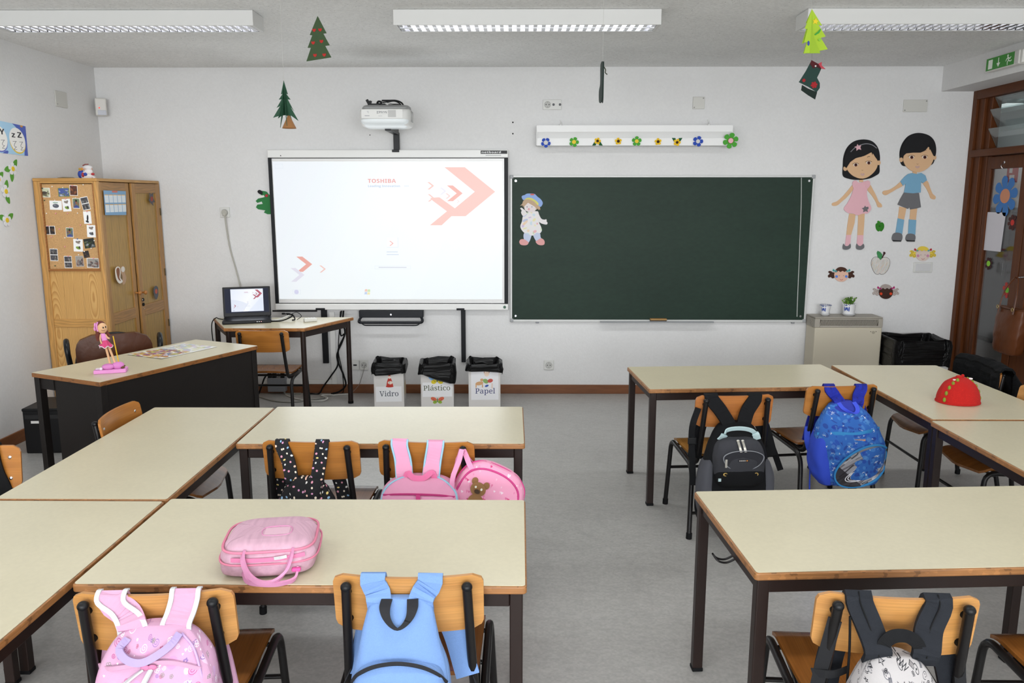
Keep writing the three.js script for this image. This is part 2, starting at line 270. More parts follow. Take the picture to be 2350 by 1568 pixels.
function schoolTable(label, x, z, turn, w = 1.2, d = 0.61, hook) {
  const t = thing('school_table', label, 'table', [x, 0, z], turn), H = 0.66;
  part(t, 'tabletop', slabTop(rrect(w, d, 0.012), H - 0.001, 0.022), lipping, 'brown wooden lipping around the top');
  part(t, 'laminate', laminate(rrect(w - 0.009, d - 0.009, 0.009), H), cream, 'cream laminate surface');
  frameLegs(t, [[-w / 2 + 0.028, d / 2 - 0.028], [w / 2 - 0.028, d / 2 - 0.028], [w / 2 - 0.028, -d / 2 + 0.028], [-w / 2 + 0.028, -d / 2 + 0.028]], H - 0.022, brownSteel);
  if (hook) for (const dz of [0, 0.022]) part(t, 'bag_hook', cord([[-w / 2 + 0.03, H - 0.062, 0.06 + dz], [-w / 2 - 0.005, H - 0.078, 0.06 + dz], [-w / 2 - 0.03, H - 0.072, 0.06 + dz], [-w / 2 - 0.042, H - 0.058, 0.06 + dz * 0.4]], 0.0032, 16), blackSteel, 'black wire hook');
  return t;
}
const D2R = Math.PI / 180;
schoolTable('cream school table with a pink lunch bag on it', -0.580, -2.243, 0, 1.2, 0.61);
schoolTable('cream school table facing the whiteboard, polka dot bag hung before it', -0.580, -3.462, 0.6 * D2R, 1.2, 0.60);
schoolTable('cream school table standing lengthwise in front of the teacher desk', -1.482, -3.138, 90 * D2R, 1.2, 0.59);
schoolTable('cream school table standing lengthwise beside the table with the lunch bag', -1.488, -1.925, 90 * D2R, 1.2, 0.595);
schoolTable('cream school table in front of the beige heater, black backpack hung before it', 1.266, -4.462, 4.2 * D2R, 1.2, 0.575);
schoolTable('cream school table with a red cap lying on it', 2.215, -4.163, 90 * D2R, 1.21, 0.64);
schoolTable('cream school table standing lengthwise next to the table with the red cap', 2.195, -2.935, 90 * D2R, 1.2, 0.64);
{ const c = Math.cos(3.3 * D2R), s = Math.sin(3.3 * D2R); schoolTable('cream school table with a bare top and a wire hook at its end', 0.640 + 0.6 * c - 0.305 * s, -2.022 - 0.6 * s - 0.305 * c, 3.3 * D2R, 1.2, 0.615, true); }

// ---------------------------------------------------------------- school chairs
function slab(nx, ny, f, h, th) {       // bent sheet: f(s, t) -> [x, y] with s, t in -1..1, h(x, y) -> height of its middle
  const pos = [], uv = [], idx = [], at = (k, i, j) => k * (nx + 1) * (ny + 1) + j * (nx + 1) + i;
  for (let k = 0; k < 2; k++) for (let j = 0; j <= ny; j++) for (let i = 0; i <= nx; i++) { const [x, y] = f(i / nx * 2 - 1, j / ny * 2 - 1); pos.push(x, y, h(x, y) + (k ? -th / 2 : th / 2)); uv.push(x, y); }
  const quad = (a, b, c, d) => idx.push(a, b, c, a, c, d);
  for (let j = 0; j < ny; j++) for (let i = 0; i < nx; i++) { quad(at(0, i, j), at(0, i + 1, j), at(0, i + 1, j + 1), at(0, i, j + 1)); quad(at(1, i, j), at(1, i, j + 1), at(1, i + 1, j + 1), at(1, i + 1, j)); }
  const g = new THREE.BufferGeometry(); g.setAttribute('position', new THREE.Float32BufferAttribute(pos, 3)); g.setAttribute('uv', new THREE.Float32BufferAttribute(uv, 2)); g.setIndex(idx); g.computeVertexNormals();
  const rim = [], ruv = []; const edge = [];
  for (let i = 0; i <= nx; i++) edge.push([i, 0]); for (let j = 1; j <= ny; j++) edge.push([nx, j]); for (let i = nx - 1; i >= 0; i--) edge.push([i, ny]); for (let j = ny - 1; j >= 0; j--) edge.push([0, j]);
  const P = (k, e) => { const a = at(k, ...e) * 3; return [pos[a], pos[a + 1], pos[a + 2]]; };
  for (let e = 0; e < edge.length - 1; e++) { const a = P(1, edge[e]), b = P(1, edge[e + 1]), c = P(0, edge[e + 1]), d = P(0, edge[e]); rim.push(...a, ...b, ...c, ...a, ...c, ...d); ruv.push(a[0] + a[1], 0, b[0] + b[1], 0, c[0] + c[1], th, a[0] + a[1], 0, c[0] + c[1], th, d[0] + d[1], th); }
  const r = new THREE.BufferGeometry(); r.setAttribute('position', new THREE.Float32BufferAttribute(rim, 3)); r.setAttribute('uv', new THREE.Float32BufferAttribute(ruv, 2)); r.computeVertexNormals();
  return join([g, r]);
}
const roundRow = (w, h, r) => (s, t) => { const y = t * h / 2, q = Math.max(0, Math.abs(y) - (h / 2 - r)), ins = r - Math.sqrt(Math.max(0, r * r - q * q)); return [s * (w / 2 - ins), y]; };
const BW = 0.385, BH = 0.162, BT = 0.72;
const backZ = (x, y) => 0.030 * (1 - (x / 0.1925) ** 2) + (y - BH / 2) * 0.16;       // local to the middle of the rest
const backGeo = slab(20, 14, roundRow(BW, BH, 0.028), backZ, 0.011).translate(0, BT - BH / 2, 0);
const seatGeo = slab(14, 22, (s, t) => { const d = (t + 1) / 2, [x] = roundRow(0.37, 2, 0.16)(s, t); return [x * (0.93 + 0.07 * d), d * 0.37]; }, (x, d) => 0.388 - 0.007 * Math.sin(Math.PI * Math.min(1, d / 0.3)) - 0.030 * Math.max(0, (d - 0.29) / 0.08) ** 2 + 0.012 * Math.max(0, (0.05 - d) / 0.05) ** 2, 0.012).rotateX(-Math.PI / 2).translate(0, 0, -0.055);
const chairTones = [
  M(new THREE.Color(0.69, 0.34, 0.105), 0.36, { map: streak, bumpMap: woodBump, bumpScale: 0.0002 }),
  M(new THREE.Color(0.56, 0.225, 0.045), 0.30, { map: streak, bumpMap: woodBump, bumpScale: 0.0002 }),
  M(new THREE.Color(0.55, 0.20, 0.05), 0.36, { map: streak, bumpMap: woodBump, bumpScale: 0.0002 }),
];
const seatTone = M(new THREE.Color(0.33, 0.125, 0.028), 0.24, { map: turned(streak) });
const seatTone2 = M(new THREE.Color(0.42, 0.20, 0.05), 0.22, { map: turned(streak) });
function makeChair(label, x, z, turn, tone = 0, group, y = 0) {
  const t = thing('school_chair', label, 'chair', [x, y, z], turn, group), wood = chairTones[tone];
  const rest = part(t, 'backrest', backGeo, wood), seat = part(t, 'seat', seatGeo, tone === 2 ? seatTone2 : seatTone);
  for (const s of [-1, 1]) {
    const X = s * 0.152, zb = backZ(X, BH / 2);
    const post = part(t, 'back_post', pipe([[X, BT - 0.024, zb + 0.024], [X * 1.05, 0.50, zb - 0.012], [X * 1.10, 0.36, zb - 0.040], [X * 1.08, 0.355, -0.16], [X * 1.04, 0.36, -0.30]], 0.0125, 0.05, 36), blackSteel);
    part(post, 'post_cap', ball(0.0142, X, BT - 0.022, zb + 0.024, 1, 0.9, 1), Black);
    for (const [dy, dz] of [[-0.045, 0.015], [-0.125, 0.002]]) {
      part(post, 'spacer', rod([X, BT + dy, backZ(X, BH / 2 + dy) + 0.004], [X * 1.01, BT + dy, backZ(X, BH / 2 + dy) + 0.018], 0.010), BlackMatt);
      part(rest, 'screw', ball(0.0075, X, BT + dy, backZ(X, BH / 2 + dy) - 0.0055, 1, 1, 0.45, 10), Chrome);
    }
    const Lf = [s * 0.213, 0.013, -0.415], Lr = [s * 0.213, 0.013, 0.045], Uf = [s * 0.196, 0.374, -0.395], Ur = [s * 0.190, 0.352, -0.02], Mid = [s * 0.193, 0.363, -0.2];
    const legs = [part(t, 'leg', pipe([Lf, Uf, Mid], 0.0125, 0.055, 30), blackSteel), part(t, 'leg', pipe([Lr, Ur, Mid], 0.0125, 0.075, 30), blackSteel)];
    for (const [i, L] of [Lf, Lr].entries()) part(legs[i], 'foot_cap', rod([L[0], 0, L[2]], [L[0] - s * 0.001, 0.03, L[2]], 0.0148), BlackMatt);
    for (const zz of [-0.11, -0.355]) part(seat, 'screw', ball(0.0075, s * 0.148, 0.3875 - (zz < -0.3 ? 0.003 : 0.0), zz, 1, 0.45, 1, 10), Chrome);
    part(t, 'seat_bracket', rod([s * 0.196, 0.366, -0.33], [s * 0.13, 0.372, -0.33], 0.007), blackSteel);
  }
  part(t, 'stretcher', rod([-0.209, 0.125, 0.025], [0.209, 0.125, 0.025], 0.008), blackSteel);
  part(t, 'stretcher', rod([-0.204, 0.215, -0.406], [0.204, 0.215, -0.406], 0.008), blackSteel);
  part(t, 'stretcher', rod([-0.165, 0.356, -0.14], [0.165, 0.356, -0.14], 0.008), blackSteel);
  return t;
}
const C1 = [-0.895, -1.80, 3.8 * D2R], C2 = [-0.284, -1.893, 0.6 * D2R], C3 = [0.918, -1.80, -3.4 * D2R], C4 = [-0.826, -3.02, -1 * D2R], C5 = [-0.370, -3.02, -3.5 * D2R], C6 = [1.048, -3.78, 4.3 * D2R], C7 = [1.653, -3.99, 8 * D2R];
makeChair('light wooden school chair carrying the flowered pink backpack', ...C1, 0);
makeChair('light wooden school chair carrying the plain sky blue backpack', ...C2, 0);
makeChair('light wooden school chair carrying the white bag with black scribbles', ...C3, 0);
makeChair('orange wooden school chair carrying the black polka dot backpack', ...C4, 1);
makeChair('orange wooden school chair carrying the pink backpack with pale blue edging', ...C5, 1);
makeChair('orange wooden school chair carrying the black and grey backpack', ...C6, 2);
makeChair('orange wooden school chair carrying the printed blue backpack', ...C7, 1);
makeChair('wooden school chair drawn up to the laptop table', -1.866, -5.665, 0, 1);
makeChair('wooden school chair tucked sideways in between teacher desk and school table', -1.805, -3.46, -88 * D2R, 1);
const C10 = [-2.114, -2.89, 195 * D2R];
makeChair('wooden school chair with a black bag strap over its orange backrest', ...C10, 1);
makeChair('wooden school chair covered by the black coat, its seat under the red cap table', 2.635, -4.47, 90 * D2R, 1);
makeChair('wooden school chair with black jacket over half its backrest, near the red cap', 2.60, -3.845, 92 * D2R, 0);
makeChair('wooden school chair without any bag, pushed under the bare table', 1.585, -1.80, 0, 0);

// ---------------------------------------------------------------- bags
function warp(t, names, fn) {      // settle parts of a hanging bag: fn(x, y) -> [x, y]
  t.traverse((o) => { if (!o.isMesh || !names.includes(o.name)) return; const p = o.geometry.attributes.position; for (let i = 0; i < p.count; i++) { const [x, y] = fn(p.getX(i), p.getY(i)); p.setX(i, x); p.setY(i, y); } o.geometry.computeVertexNormals(); });
}
const FACE = { n: [0, 0.42, 0.9] };
function each(t, name, list, m, label) { for (const g of list) part(t, name, g, m, label); }
function puff(rows, { n = 2.6, seg = 40, rowsN = 34, wob = 0.004, freq = 14, shift = 0 } = {}) {   // stuffed bag from rows [y, half width, back z, front z, centre x]
  const c = (i) => new THREE.CatmullRomCurve3(rows.map((r, k) => V(r[0], r[i] ?? 0, 0)), false, 'catmullrom', 0.5);
  const curves = [1, 2, 3, 4].map(c), get = (u) => { const p = curves.map((q) => q.getPoint(u)); return [p[0].x, Math.max(0.0005, p[0].y), p[1].y, p[2].y, p[3].y]; };
  const pos = [], uv = [], idx = [];
  for (let j = 0; j <= rowsN; j++) {
    const [y, w, z0, z1, cx] = get(j / rowsN);
    for (let i = 0; i <= seg; i++) {
      const a = i / seg * 2 * Math.PI - Math.PI, ca = Math.cos(a), sa = Math.sin(a), ex = Math.sign(ca) * Math.abs(ca) ** (2 / n), ez = Math.sign(sa) * Math.abs(sa) ** (2 / n);
      const x = cx + w * ex, z = (z0 + z1) / 2 + (z1 - z0) / 2 * ez, k = 1 + 0, d = wob * (n3(x * freq + shift, y * freq * 1.4, z * freq) + 0.5 * n3(x * freq * 2.7, y * freq * 2.2 + shift, z * freq * 2));
      const i2 = i === seg ? 0 : i; pos.push(x + d * ex * k, y, z + d * (ez > 0 ? ez : 0)); uv.push(x + (Math.abs(ex) > 0.97 ? Math.sign(ex) * (z1 - z) : 0), y);
      if (j && i) { const A = (j - 1) * (seg + 1) + i - 1, B = A + 1, C = A + seg + 1, D = C + 1; idx.push(A, B, C, B, D, C); }
    }
  }
  for (const [row, flip] of [[0, true], [rowsN, false]]) { const [y, , z0, z1, cx] = get(row / rowsN), ci = pos.length / 3; pos.push(cx, y, (z0 + z1) / 2); uv.push(cx, y); for (let i = 0; i < seg; i++) { const A = row * (seg + 1) + i; flip ? idx.push(ci, A + 1, A) : idx.push(ci, A, A + 1); } }
  let g = new THREE.BufferGeometry(); g.setAttribute('position', new THREE.Float32BufferAttribute(pos, 3)); g.setAttribute('uv', new THREE.Float32BufferAttribute(uv, 2)); g.setIndex([...idx].map((_, i, a) => a[i - i % 3 + (2 - i % 3)])); g.computeVertexNormals();
  g.userData.front = (x, y) => { let lo = 0, hi = 1; const up = rows[rows.length - 1][0] > rows[0][0]; for (let k = 0; k < 22; k++) { const m = (lo + hi) / 2; (get(m)[0] < y) === up ? lo = m : hi = m; } const [, w, z0, z1, cx] = get(lo), q = Math.min(1, Math.abs((x - cx) / w)); return (z0 + z1) / 2 + (z1 - z0) / 2 * (1 - q ** n) ** (1 / n); };
  return g;
}
const cloth = (map, color = '#ffffff', o = {}) => M(color, 0.85, { map, bumpMap: clothB, bumpScale: 0.0004, ...o });
const bagSpot = (C) => [[C[0], 0, C[1]], C[2]];
const onFront = (g, pts, lift = 0.004) => pts.map(([x, y]) => V(x, y, g.userData.front(x, y) + lift));
function strapOver(x0, x1, yBag, yDown, zBag, w, t, m, bag, name = 'shoulder_strap', xEnd = x1) {   // from the bag's top over the backrest and down in front of it
  const zt = backZ(x0, BH / 2), zf = zt - 0.02;
  part(bag, name, ribbon([[x1, yBag - 0.02, zBag - 0.01], [x1, yBag + 0.012, zBag + 0.004], [x1 * 0.6 + x0 * 0.4, (yBag + BT) / 2, Math.max(zt + 0.012, (zBag + zt) / 2)], [x0, BT - 0.010, zt + 0.011], [x0, BT + 0.006, zt + 0.004], [x0, BT + 0.006, zt - 0.006], [x0, BT - 0.02, zf], [x0 + (xEnd - x0) * 0.2, BT - 0.09, zf - 0.018], [x0 + (xEnd - x0) * 0.6, BT - 0.17, zf - 0.026], [xEnd, yDown, zf - 0.01]], w, t, [1, 0, 0], 44), m);
}
// -- flowered pink backpack
{
  const swirl = paint(1024, 1024, (g, w, h) => {
    g.fillStyle = '#cfa0bf'; g.fillRect(0, 0, w, h);
    for (let i = 0; i < 26; i++) { g.fillStyle = ['rgba(205,165,215,.55)', 'rgba(222,140,190,.45)', 'rgba(236,205,228,.7)'][i % 3]; g.beginPath(); g.ellipse(rnd() * w, rnd() * h, rr(15, 70), rr(15, 60), rnd() * 3, 0, 7); g.fill(); }
    for (let i = 0; i < 46; i++) { const x = rnd() * w, y = rnd() * h, s = rr(14, 40), d = rnd() < 0.5 ? 1 : -1; g.strokeStyle = ['#9a78b4', '#b85f92', '#ead0e2', '#a878ac'][i % 4]; g.lineWidth = 5; g.beginPath(); for (let a = 0; a < 12; a += 0.25) { const r = s * (1 - a / 13); g.lineTo(x + d * r * Math.cos(a), y + r * Math.sin(a)); } g.stroke(); }
    for (let i = 0; i < 60; i++) { const x = rnd() * w, y = rnd() * h, s = rr(9, 20); g.strokeStyle = g.fillStyle = ['#8a8682', '#b0607f', '#9474ac', '#efe4ec'][i % 4]; g.lineWidth = 4; for (let k = 0; k < 5; k++) { g.beginPath(); g.arc(x + s * 0.8 * Math.cos(k * 1.257), y + s * 0.8 * Math.sin(k * 1.257), s * 0.5, 0, 7); i % 3 ? g.stroke() : g.fill(); } }
    for (let i = 0; i < 40; i++) { const x = rnd() * w, y = rnd() * h, s = rr(5, 11); g.fillStyle = '#faf3f8'; g.beginPath(); g.arc(x - s * 0.5, y, s * 0.6, 0, 7); g.arc(x + s * 0.5, y, s * 0.6, 0, 7); g.fill(); g.beginPath(); g.moveTo(x - s, y + s * 0.25); g.lineTo(x + s, y + s * 0.25); g.lineTo(x, y + s * 1.5); g.fill(); }
  }, 0.26);
  const [p, a] = bagSpot(C1), b = thing('backpack', 'pink backpack printed with purple swirls and small flowers, white-edged straps', 'backpack', p, a);
  const pk = cloth(swirl), plain = M('#cc9cb8', 0.85, { bumpMap: clothB, bumpScale: 0.0004 }), silver = M('#c9c9cb', 0.45), lilac = M('#c3a3d6', 0.8);
  const k = 0.038, g = puff([[0.24, 0.12, 0.035, 0.13, k], [0.29, 0.148, 0.03, 0.185, k], [0.44, 0.152, 0.03, 0.20, k], [0.545, 0.138, 0.03, 0.185, k], [0.60, 0.122, 0.03, 0.158, k], [0.64, 0.098, 0.032, 0.125, k], [0.660, 0.070, 0.036, 0.098, k], [0.668, 0.045, 0.045, 0.082, k]], { wob: 0.006 });
  part(b, 'body', g, pk);
  const zp = part(b, 'zipper', ribbon(onFront(g, [[-0.095, 0.583], [-0.05, 0.602], [0.02, 0.613], [0.09, 0.613], [0.15, 0.590]], 0.003), 0.010, 0.004, [0, 1, 0], 40), plain);
  part(b, 'pocket_piping', cord(onFront(g, [[-0.07, 0.45], [-0.06, 0.53], [-0.01, 0.562], [0.06, 0.57], [0.12, 0.56], [0.155, 0.52], [0.165, 0.45]], 0.004), 0.0035, 40), silver, 'white piping');
  part(b, 'side_seam', cord(onFront(g, [[0.098, 0.656], [0.128, 0.632], [0.148, 0.592], [0.162, 0.53], [0.166, 0.45]], 0.002), 0.003, 40), lilac);
  for (const [x, dx] of [[0.030, -0.05], [0.048, -0.016]]) { const y = 0.606, z = g.userData.front(x, y); part(zp, 'zip_pull', ribbon([[x, y, z + 0.008], [x + dx * 0.5, y - 0.016, z + 0.020], [x + dx, y - 0.034, z + 0.030]], 0.012, 0.004, [0.8, 0.5, 0], 8), silver, 'pale metal zip pull'); }
  part(b, 'bow', [ball(0.007, 0.034, 0.609, g.userData.front(0.03, 0.609) + 0.008, 1.5, 1, 0.7), ball(0.007, 0.050, 0.609, g.userData.front(0.03, 0.609) + 0.008, 1.5, 1, 0.7)], M('#c9779f', 0.7));
  part(b, 'grab_handle', ribbon([[-0.022, 0.652, 0.108], [-0.032, 0.640, 0.132], [-0.008, 0.624, 0.152], [0.025, 0.620, 0.158], [0.055, 0.630, 0.150], [0.085, 0.647, 0.128], [0.095, 0.659, 0.104]], 0.017, 0.005, FACE, 30), M('#ab98c4', 0.8), 'lilac carrying handle');
  for (const [x0, x1, xe] of [[-0.085, -0.022, -0.13], [0.088, 0.078, 0.16]]) {
    strapOver(x0, x1, 0.65, 0.42, 0.072, 0.064, 0.008, plain, b, 'shoulder_strap', xe);
    for (const e of [-0.031, 0.031]) { const zt = backZ(x0, BH / 2); part(b, 'strap_edging', ribbon([[x1 + e, 0.64, 0.076], [x1 + e, 0.665, 0.080], [x1 * 0.6 + x0 * 0.4 + e, (0.65 + BT) / 2, Math.max(zt + 0.012, (0.072 + zt) / 2) + 0.006], [x0 + e, BT - 0.008, zt + 0.017], [x0 + e, BT + 0.011, zt + 0.004], [x0 + e, BT + 0.009, zt - 0.010]], 0.011, 0.004, [1, 0, 0], 26), silver, 'shiny white strap edging'); }
  }
  each(b, 'strap_webbing', [ribbon([[-0.165, 0.47, 0.02], [-0.180, 0.40, 0.07], [-0.175, 0.32, 0.10]], 0.02, 0.003, [0, 0.2, 1], 12), ribbon([[0.165, 0.45, 0.0], [0.185, 0.38, 0.04], [0.19, 0.28, 0.08]], 0.02, 0.003, [0, 0.2, 1], 12)], M('#b79fd0', 0.8));
}
// -- plain sky blue backpack
{
  const [p, a] = bagSpot(C2), b = thing('backpack', 'plain sky blue backpack with a black webbing handle', 'backpack', p, a);
  const bl = M('#7699cf', 0.88, { bumpMap: foldB, bumpScale: 0.006, map: dataTex(128, 128, (u, v) => { const c = 0.94 + 0.06 * fbm(u * 40, v * 40, 40, 40, 2); return [c, c, c]; }, 0.06, 0.06) }), wb = M('#17181d', 0.8, { bumpMap: clothB, bumpScale: 0.0003 });
  const cx = -0.022, k = cx + 0.010, g = puff([[0.22, 0.10, 0.035, 0.10, k], [0.26, 0.122, 0.03, 0.15, k], [0.40, 0.130, 0.03, 0.165, k], [0.50, 0.119, 0.03, 0.145, k], [0.57, 0.103, 0.03, 0.118, k], [0.63, 0.086, 0.03, 0.090, k], [0.665, 0.075, 0.03, 0.068, k], [0.678, 0.066, 0.034, 0.058, k]], { wob: 0.006, freq: 10, n: 2.3 });
  part(b, 'body', g, bl);
  const fp = puff([[0.21, 0.085, 0.08, 0.13, k], [0.24, 0.110, 0.06, 0.175, k], [0.36, 0.118, 0.06, 0.188, k], [0.46, 0.116, 0.06, 0.176, k], [0.512, 0.106, 0.07, 0.158, k], [0.538, 0.080, 0.08, 0.145, k], [0.548, 0.045, 0.09, 0.138, k]], { wob: 0.006, freq: 12 }); part(b, 'front_pocket', fp, bl);
  part(b, 'pocket_zip', ribbon([[-0.128, 0.488, 0.116], [-0.108, 0.522, 0.136], [-0.070, 0.545, 0.142], [-0.012, 0.554, 0.142], [0.046, 0.545, 0.142], [0.084, 0.522, 0.136], [0.104, 0.488, 0.116]], 0.008, 0.008, [0, 0.7, 0.7], 40), wb, 'black zip band');
  part(b, 'grab_handle', ribbon([[cx - 0.032, 0.618, 0.058], [cx - 0.034, 0.600, 0.082], [cx - 0.028, 0.568, 0.095], [cx - 0.012, 0.541, 0.106], [cx, 0.534, 0.110], [cx + 0.012, 0.541, 0.106], [cx + 0.028, 0.568, 0.095], [cx + 0.034, 0.600, 0.082], [cx + 0.032, 0.618, 0.058]], (u) => 0.009 + 0.019 * Math.min(1, Math.abs(u - 0.5) * 2.6), 0.003, (u) => (Math.abs(u - 0.5) < 0.16 ? [0, 1, -0.4] : [1, 0.1, 0]), 40), wb, 'black webbing handle');
  warp(b, ['grab_handle'], (x, y) => [x + 0.008, y > 0.36 ? 0.678 - (0.618 - y) * 0.62 : 0.518 - (0.36 - y) * 1.6]);
  for (const [x0, x1, xe] of [[-0.084, cx - 0.044, -0.13], [0.060, cx + 0.060, 0.15]]) strapOver(x0, x1, 0.66, 0.43, 0.052, 0.062, 0.009, bl, b, 'shoulder_strap', xe);
  each(b, 'strap_webbing', [ribbon([[-0.15, 0.46, -0.02], [-0.18, 0.385, 0.03], [-0.165, 0.33, 0.06], [-0.13, 0.27, 0.07]], 0.022, 0.003, [0, 0.3, 1], 14), ribbon([[0.155, 0.44, -0.03], [0.178, 0.385, 0.02], [0.15, 0.33, 0.055], [0.11, 0.27, 0.07]], 0.022, 0.003, [0, 0.3, 1], 14)], wb, 'black webbing');
}
// -- white bag with black scribbles
{
  const doodle = paint(1024, 1024, (g, w, h) => {
    g.fillStyle = '#b4b0b0'; g.fillRect(0, 0, w, h); g.lineCap = 'round';
    for (let i = 0; i < 230; i++) { const x = rnd() * w, y = rnd() * h, s = rr(18, 50); g.save(); g.translate(x, y); g.rotate(rnd() * 6.3); g.strokeStyle = g.fillStyle = i % 4 ? '#26262a' : '#5b5b62'; g.lineWidth = rr(2.5, 5); const k = i % 6; g.beginPath();
      if (k === 0) { g.arc(0, 0, s * 0.6, 0, 5.4); g.stroke(); g.beginPath(); g.arc(-s * 0.2, -s * 0.1, s * 0.1, 0, 7); g.arc(s * 0.25, -s * 0.1, s * 0.1, 0, 7); g.fill(); }
      else if (k === 1) { for (let q = 0; q < 9; q++) g.lineTo(q % 2 ? -s * 0.5 : s * 0.5, (q - 4) * s * 0.22); g.stroke(); }
      else if (k === 2) { g.rect(-s * 0.5, -s * 0.35, s, s * 0.7); g.stroke(); for (let q = -2; q < 3; q++) { g.beginPath(); g.moveTo(q * s * 0.18, -s * 0.35); g.lineTo(q * s * 0.18 + s * 0.1, s * 0.35); g.stroke(); } }
      else if (k === 3) { for (let q = 0; q < 10; q++) { const r = q % 2 ? s * 0.25 : s * 0.6; g.lineTo(r * Math.cos(q * 0.628), r * Math.sin(q * 0.628)); } g.closePath(); i % 2 ? g.stroke() : g.fill(); }
      else if (k === 4) { g.moveTo(-s, 0); g.bezierCurveTo(-s * 0.5, -s, s * 0.2, s, s, -s * 0.2); g.stroke(); g.beginPath(); g.moveTo(-s * 0.6, s * 0.3); g.bezierCurveTo(-s * 0.2, -s * 0.4, s * 0.3, s * 0.8, s * 0.8, s * 0.2); g.stroke(); }
      else { g.ellipse(0, 0, s * 0.7, s * 0.35, 0, 0, 7); g.stroke(); g.beginPath(); g.arc(0, 0, s * 0.16, 0, 7); g.fill(); }
      g.restore(); }
  }, 0.25);
  const [p, a] = bagSpot(C3), b = thing('backpack', 'small white bag covered in black scribbles, hung by charcoal padded straps', 'backpack', p, a);
  const ch = MS(lin('#1f2228'), 0.8, 0.5, { bumpMap: clothB, bumpScale: 0.0005 }), cx = -0.033;
  const g = puff([[0.26, 0.09, 0.04, 0.14, cx], [0.30, 0.112, 0.035, 0.19, cx], [0.42, 0.118, 0.035, 0.20, cx], [0.50, 0.110, 0.035, 0.18, cx], [0.556, 0.088, 0.035, 0.15, cx], [0.590, 0.062, 0.04, 0.118, cx], [0.606, 0.034, 0.05, 0.095, cx]], { wob: 0.004 });
  part(b, 'body', g, cloth(doodle));
  for (const [x0, x1, xe] of [[-0.103, -0.072, -0.16], [0.079, 0.036, 0.17]]) { strapOver(x0, x1, 0.60, 0.40, 0.085, 0.062, 0.012, ch, b, 'shoulder_strap', xe); const zt = backZ(x0, BH / 2); part(b, 'strap_seam', cord([[x1, 0.605, 0.096], [x1 * 0.6 + x0 * 0.4, (0.60 + BT) / 2, Math.max(zt + 0.012, (0.085 + zt) / 2) + 0.0068], [x0, BT - 0.008, zt + 0.0182], [x0, BT + 0.0125, zt + 0.004]], 0.0018, 24), BlackMatt); }
  part(b, 'grab_handle', ribbon([[cx - 0.030, 0.605, 0.088], [cx - 0.026, 0.632, 0.085], [cx - 0.006, 0.650, 0.082], [cx + 0.026, 0.652, 0.082], [cx + 0.050, 0.636, 0.085], [cx + 0.060, 0.605, 0.09]], 0.030, 0.004, FACE, 30), MS(lin('#0b0c0f'), 0.8, 0.5), 'black carrying handle');
  each(b, 'strap_webbing', [ribbon([[-0.155, 0.66, 0.03], [-0.165, 0.58, 0.02], [-0.175, 0.50, 0.01], [-0.185, 0.40, 0.01], [-0.19, 0.26, 0.03]], 0.032, 0.004, [0.8, 0, 0.5], 20), ribbon([[-0.19, 0.50, 0.0], [-0.15, 0.515, 0.03], [-0.11, 0.525, 0.02]], 0.022, 0.003, [0, 1, 0.2], 10), ribbon([[0.165, 0.55, -0.01], [0.16, 0.49, 0.02], [0.175, 0.43, 0.05], [0.18, 0.33, 0.06]], 0.025, 0.004, [0.8, 0, 0.5], 16)], M('#121317', 0.8), 'black webbing ends');
  part(b, 'draw_cord', cord([[-0.128, 0.68, 0.05], [-0.124, 0.60, 0.052], [-0.122, 0.50, 0.05], [-0.118, 0.36, 0.055], [-0.115, 0.25, 0.06]], 0.003, 24), BlackMatt);
}
// -- black polka dot backpack
{
  const dots = paint(1024, 1024, (g, w, h) => { g.fillStyle = '#121217'; g.fillRect(0, 0, w, h); const cs = ['#f3e6d2', '#e79fb4', '#8fb6d8', '#f0d684', '#f6cdb8', '#d99ac0', '#f2f0ea']; const put = []; for (let i = 0; i < 900 && put.length < 165; i++) { const x = rnd() * w, y = rnd() * h; if (put.some(([a, c]) => Math.hypot(a - x, c - y) < 58)) continue; put.push([x, y]); g.fillStyle = cs[put.length % 7]; g.save(); g.translate(x, y); g.rotate(rnd() * 3); g.beginPath(); g.ellipse(0, 0, rr(13, 18), rr(10, 15), 0, 0, 7); g.fill(); g.restore(); } }, 0.30);
  const [p, a] = bagSpot(C4), b = thing('backpack', 'black backpack with multicoloured polka dots', 'backpack', p, a), m = cloth(dots), cx = -0.005;
  const g = puff([[0.20, 0.12, 0.035, 0.11, cx], [0.24, 0.142, 0.03, 0.15, cx], [0.38, 0.140, 0.03, 0.15, cx], [0.48, 0.115, 0.03, 0.12, cx], [0.545, 0.085, 0.03, 0.09, cx], [0.575, 0.055, 0.035, 0.07, cx]], { wob: 0.006, n: 2.3 });
  part(b, 'body', g, m);
  part(b, 'flap', puff([[0.50, 0.055, 0.07, 0.125, cx + 0.005], [0.54, 0.062, 0.05, 0.115, cx + 0.005], [0.575, 0.060, 0.04, 0.090, cx + 0.005], [0.59, 0.045, 0.045, 0.07, cx + 0.005]], { wob: 0.003 }), m);
  for (const [x0, x1, xe] of [[-0.105, cx - 0.055, -0.15], [0.055, cx + 0.045, 0.135]]) strapOver(x0, x1, 0.565, 0.40, 0.065, 0.052, 0.008, m, b, 'shoulder_strap', xe);
}
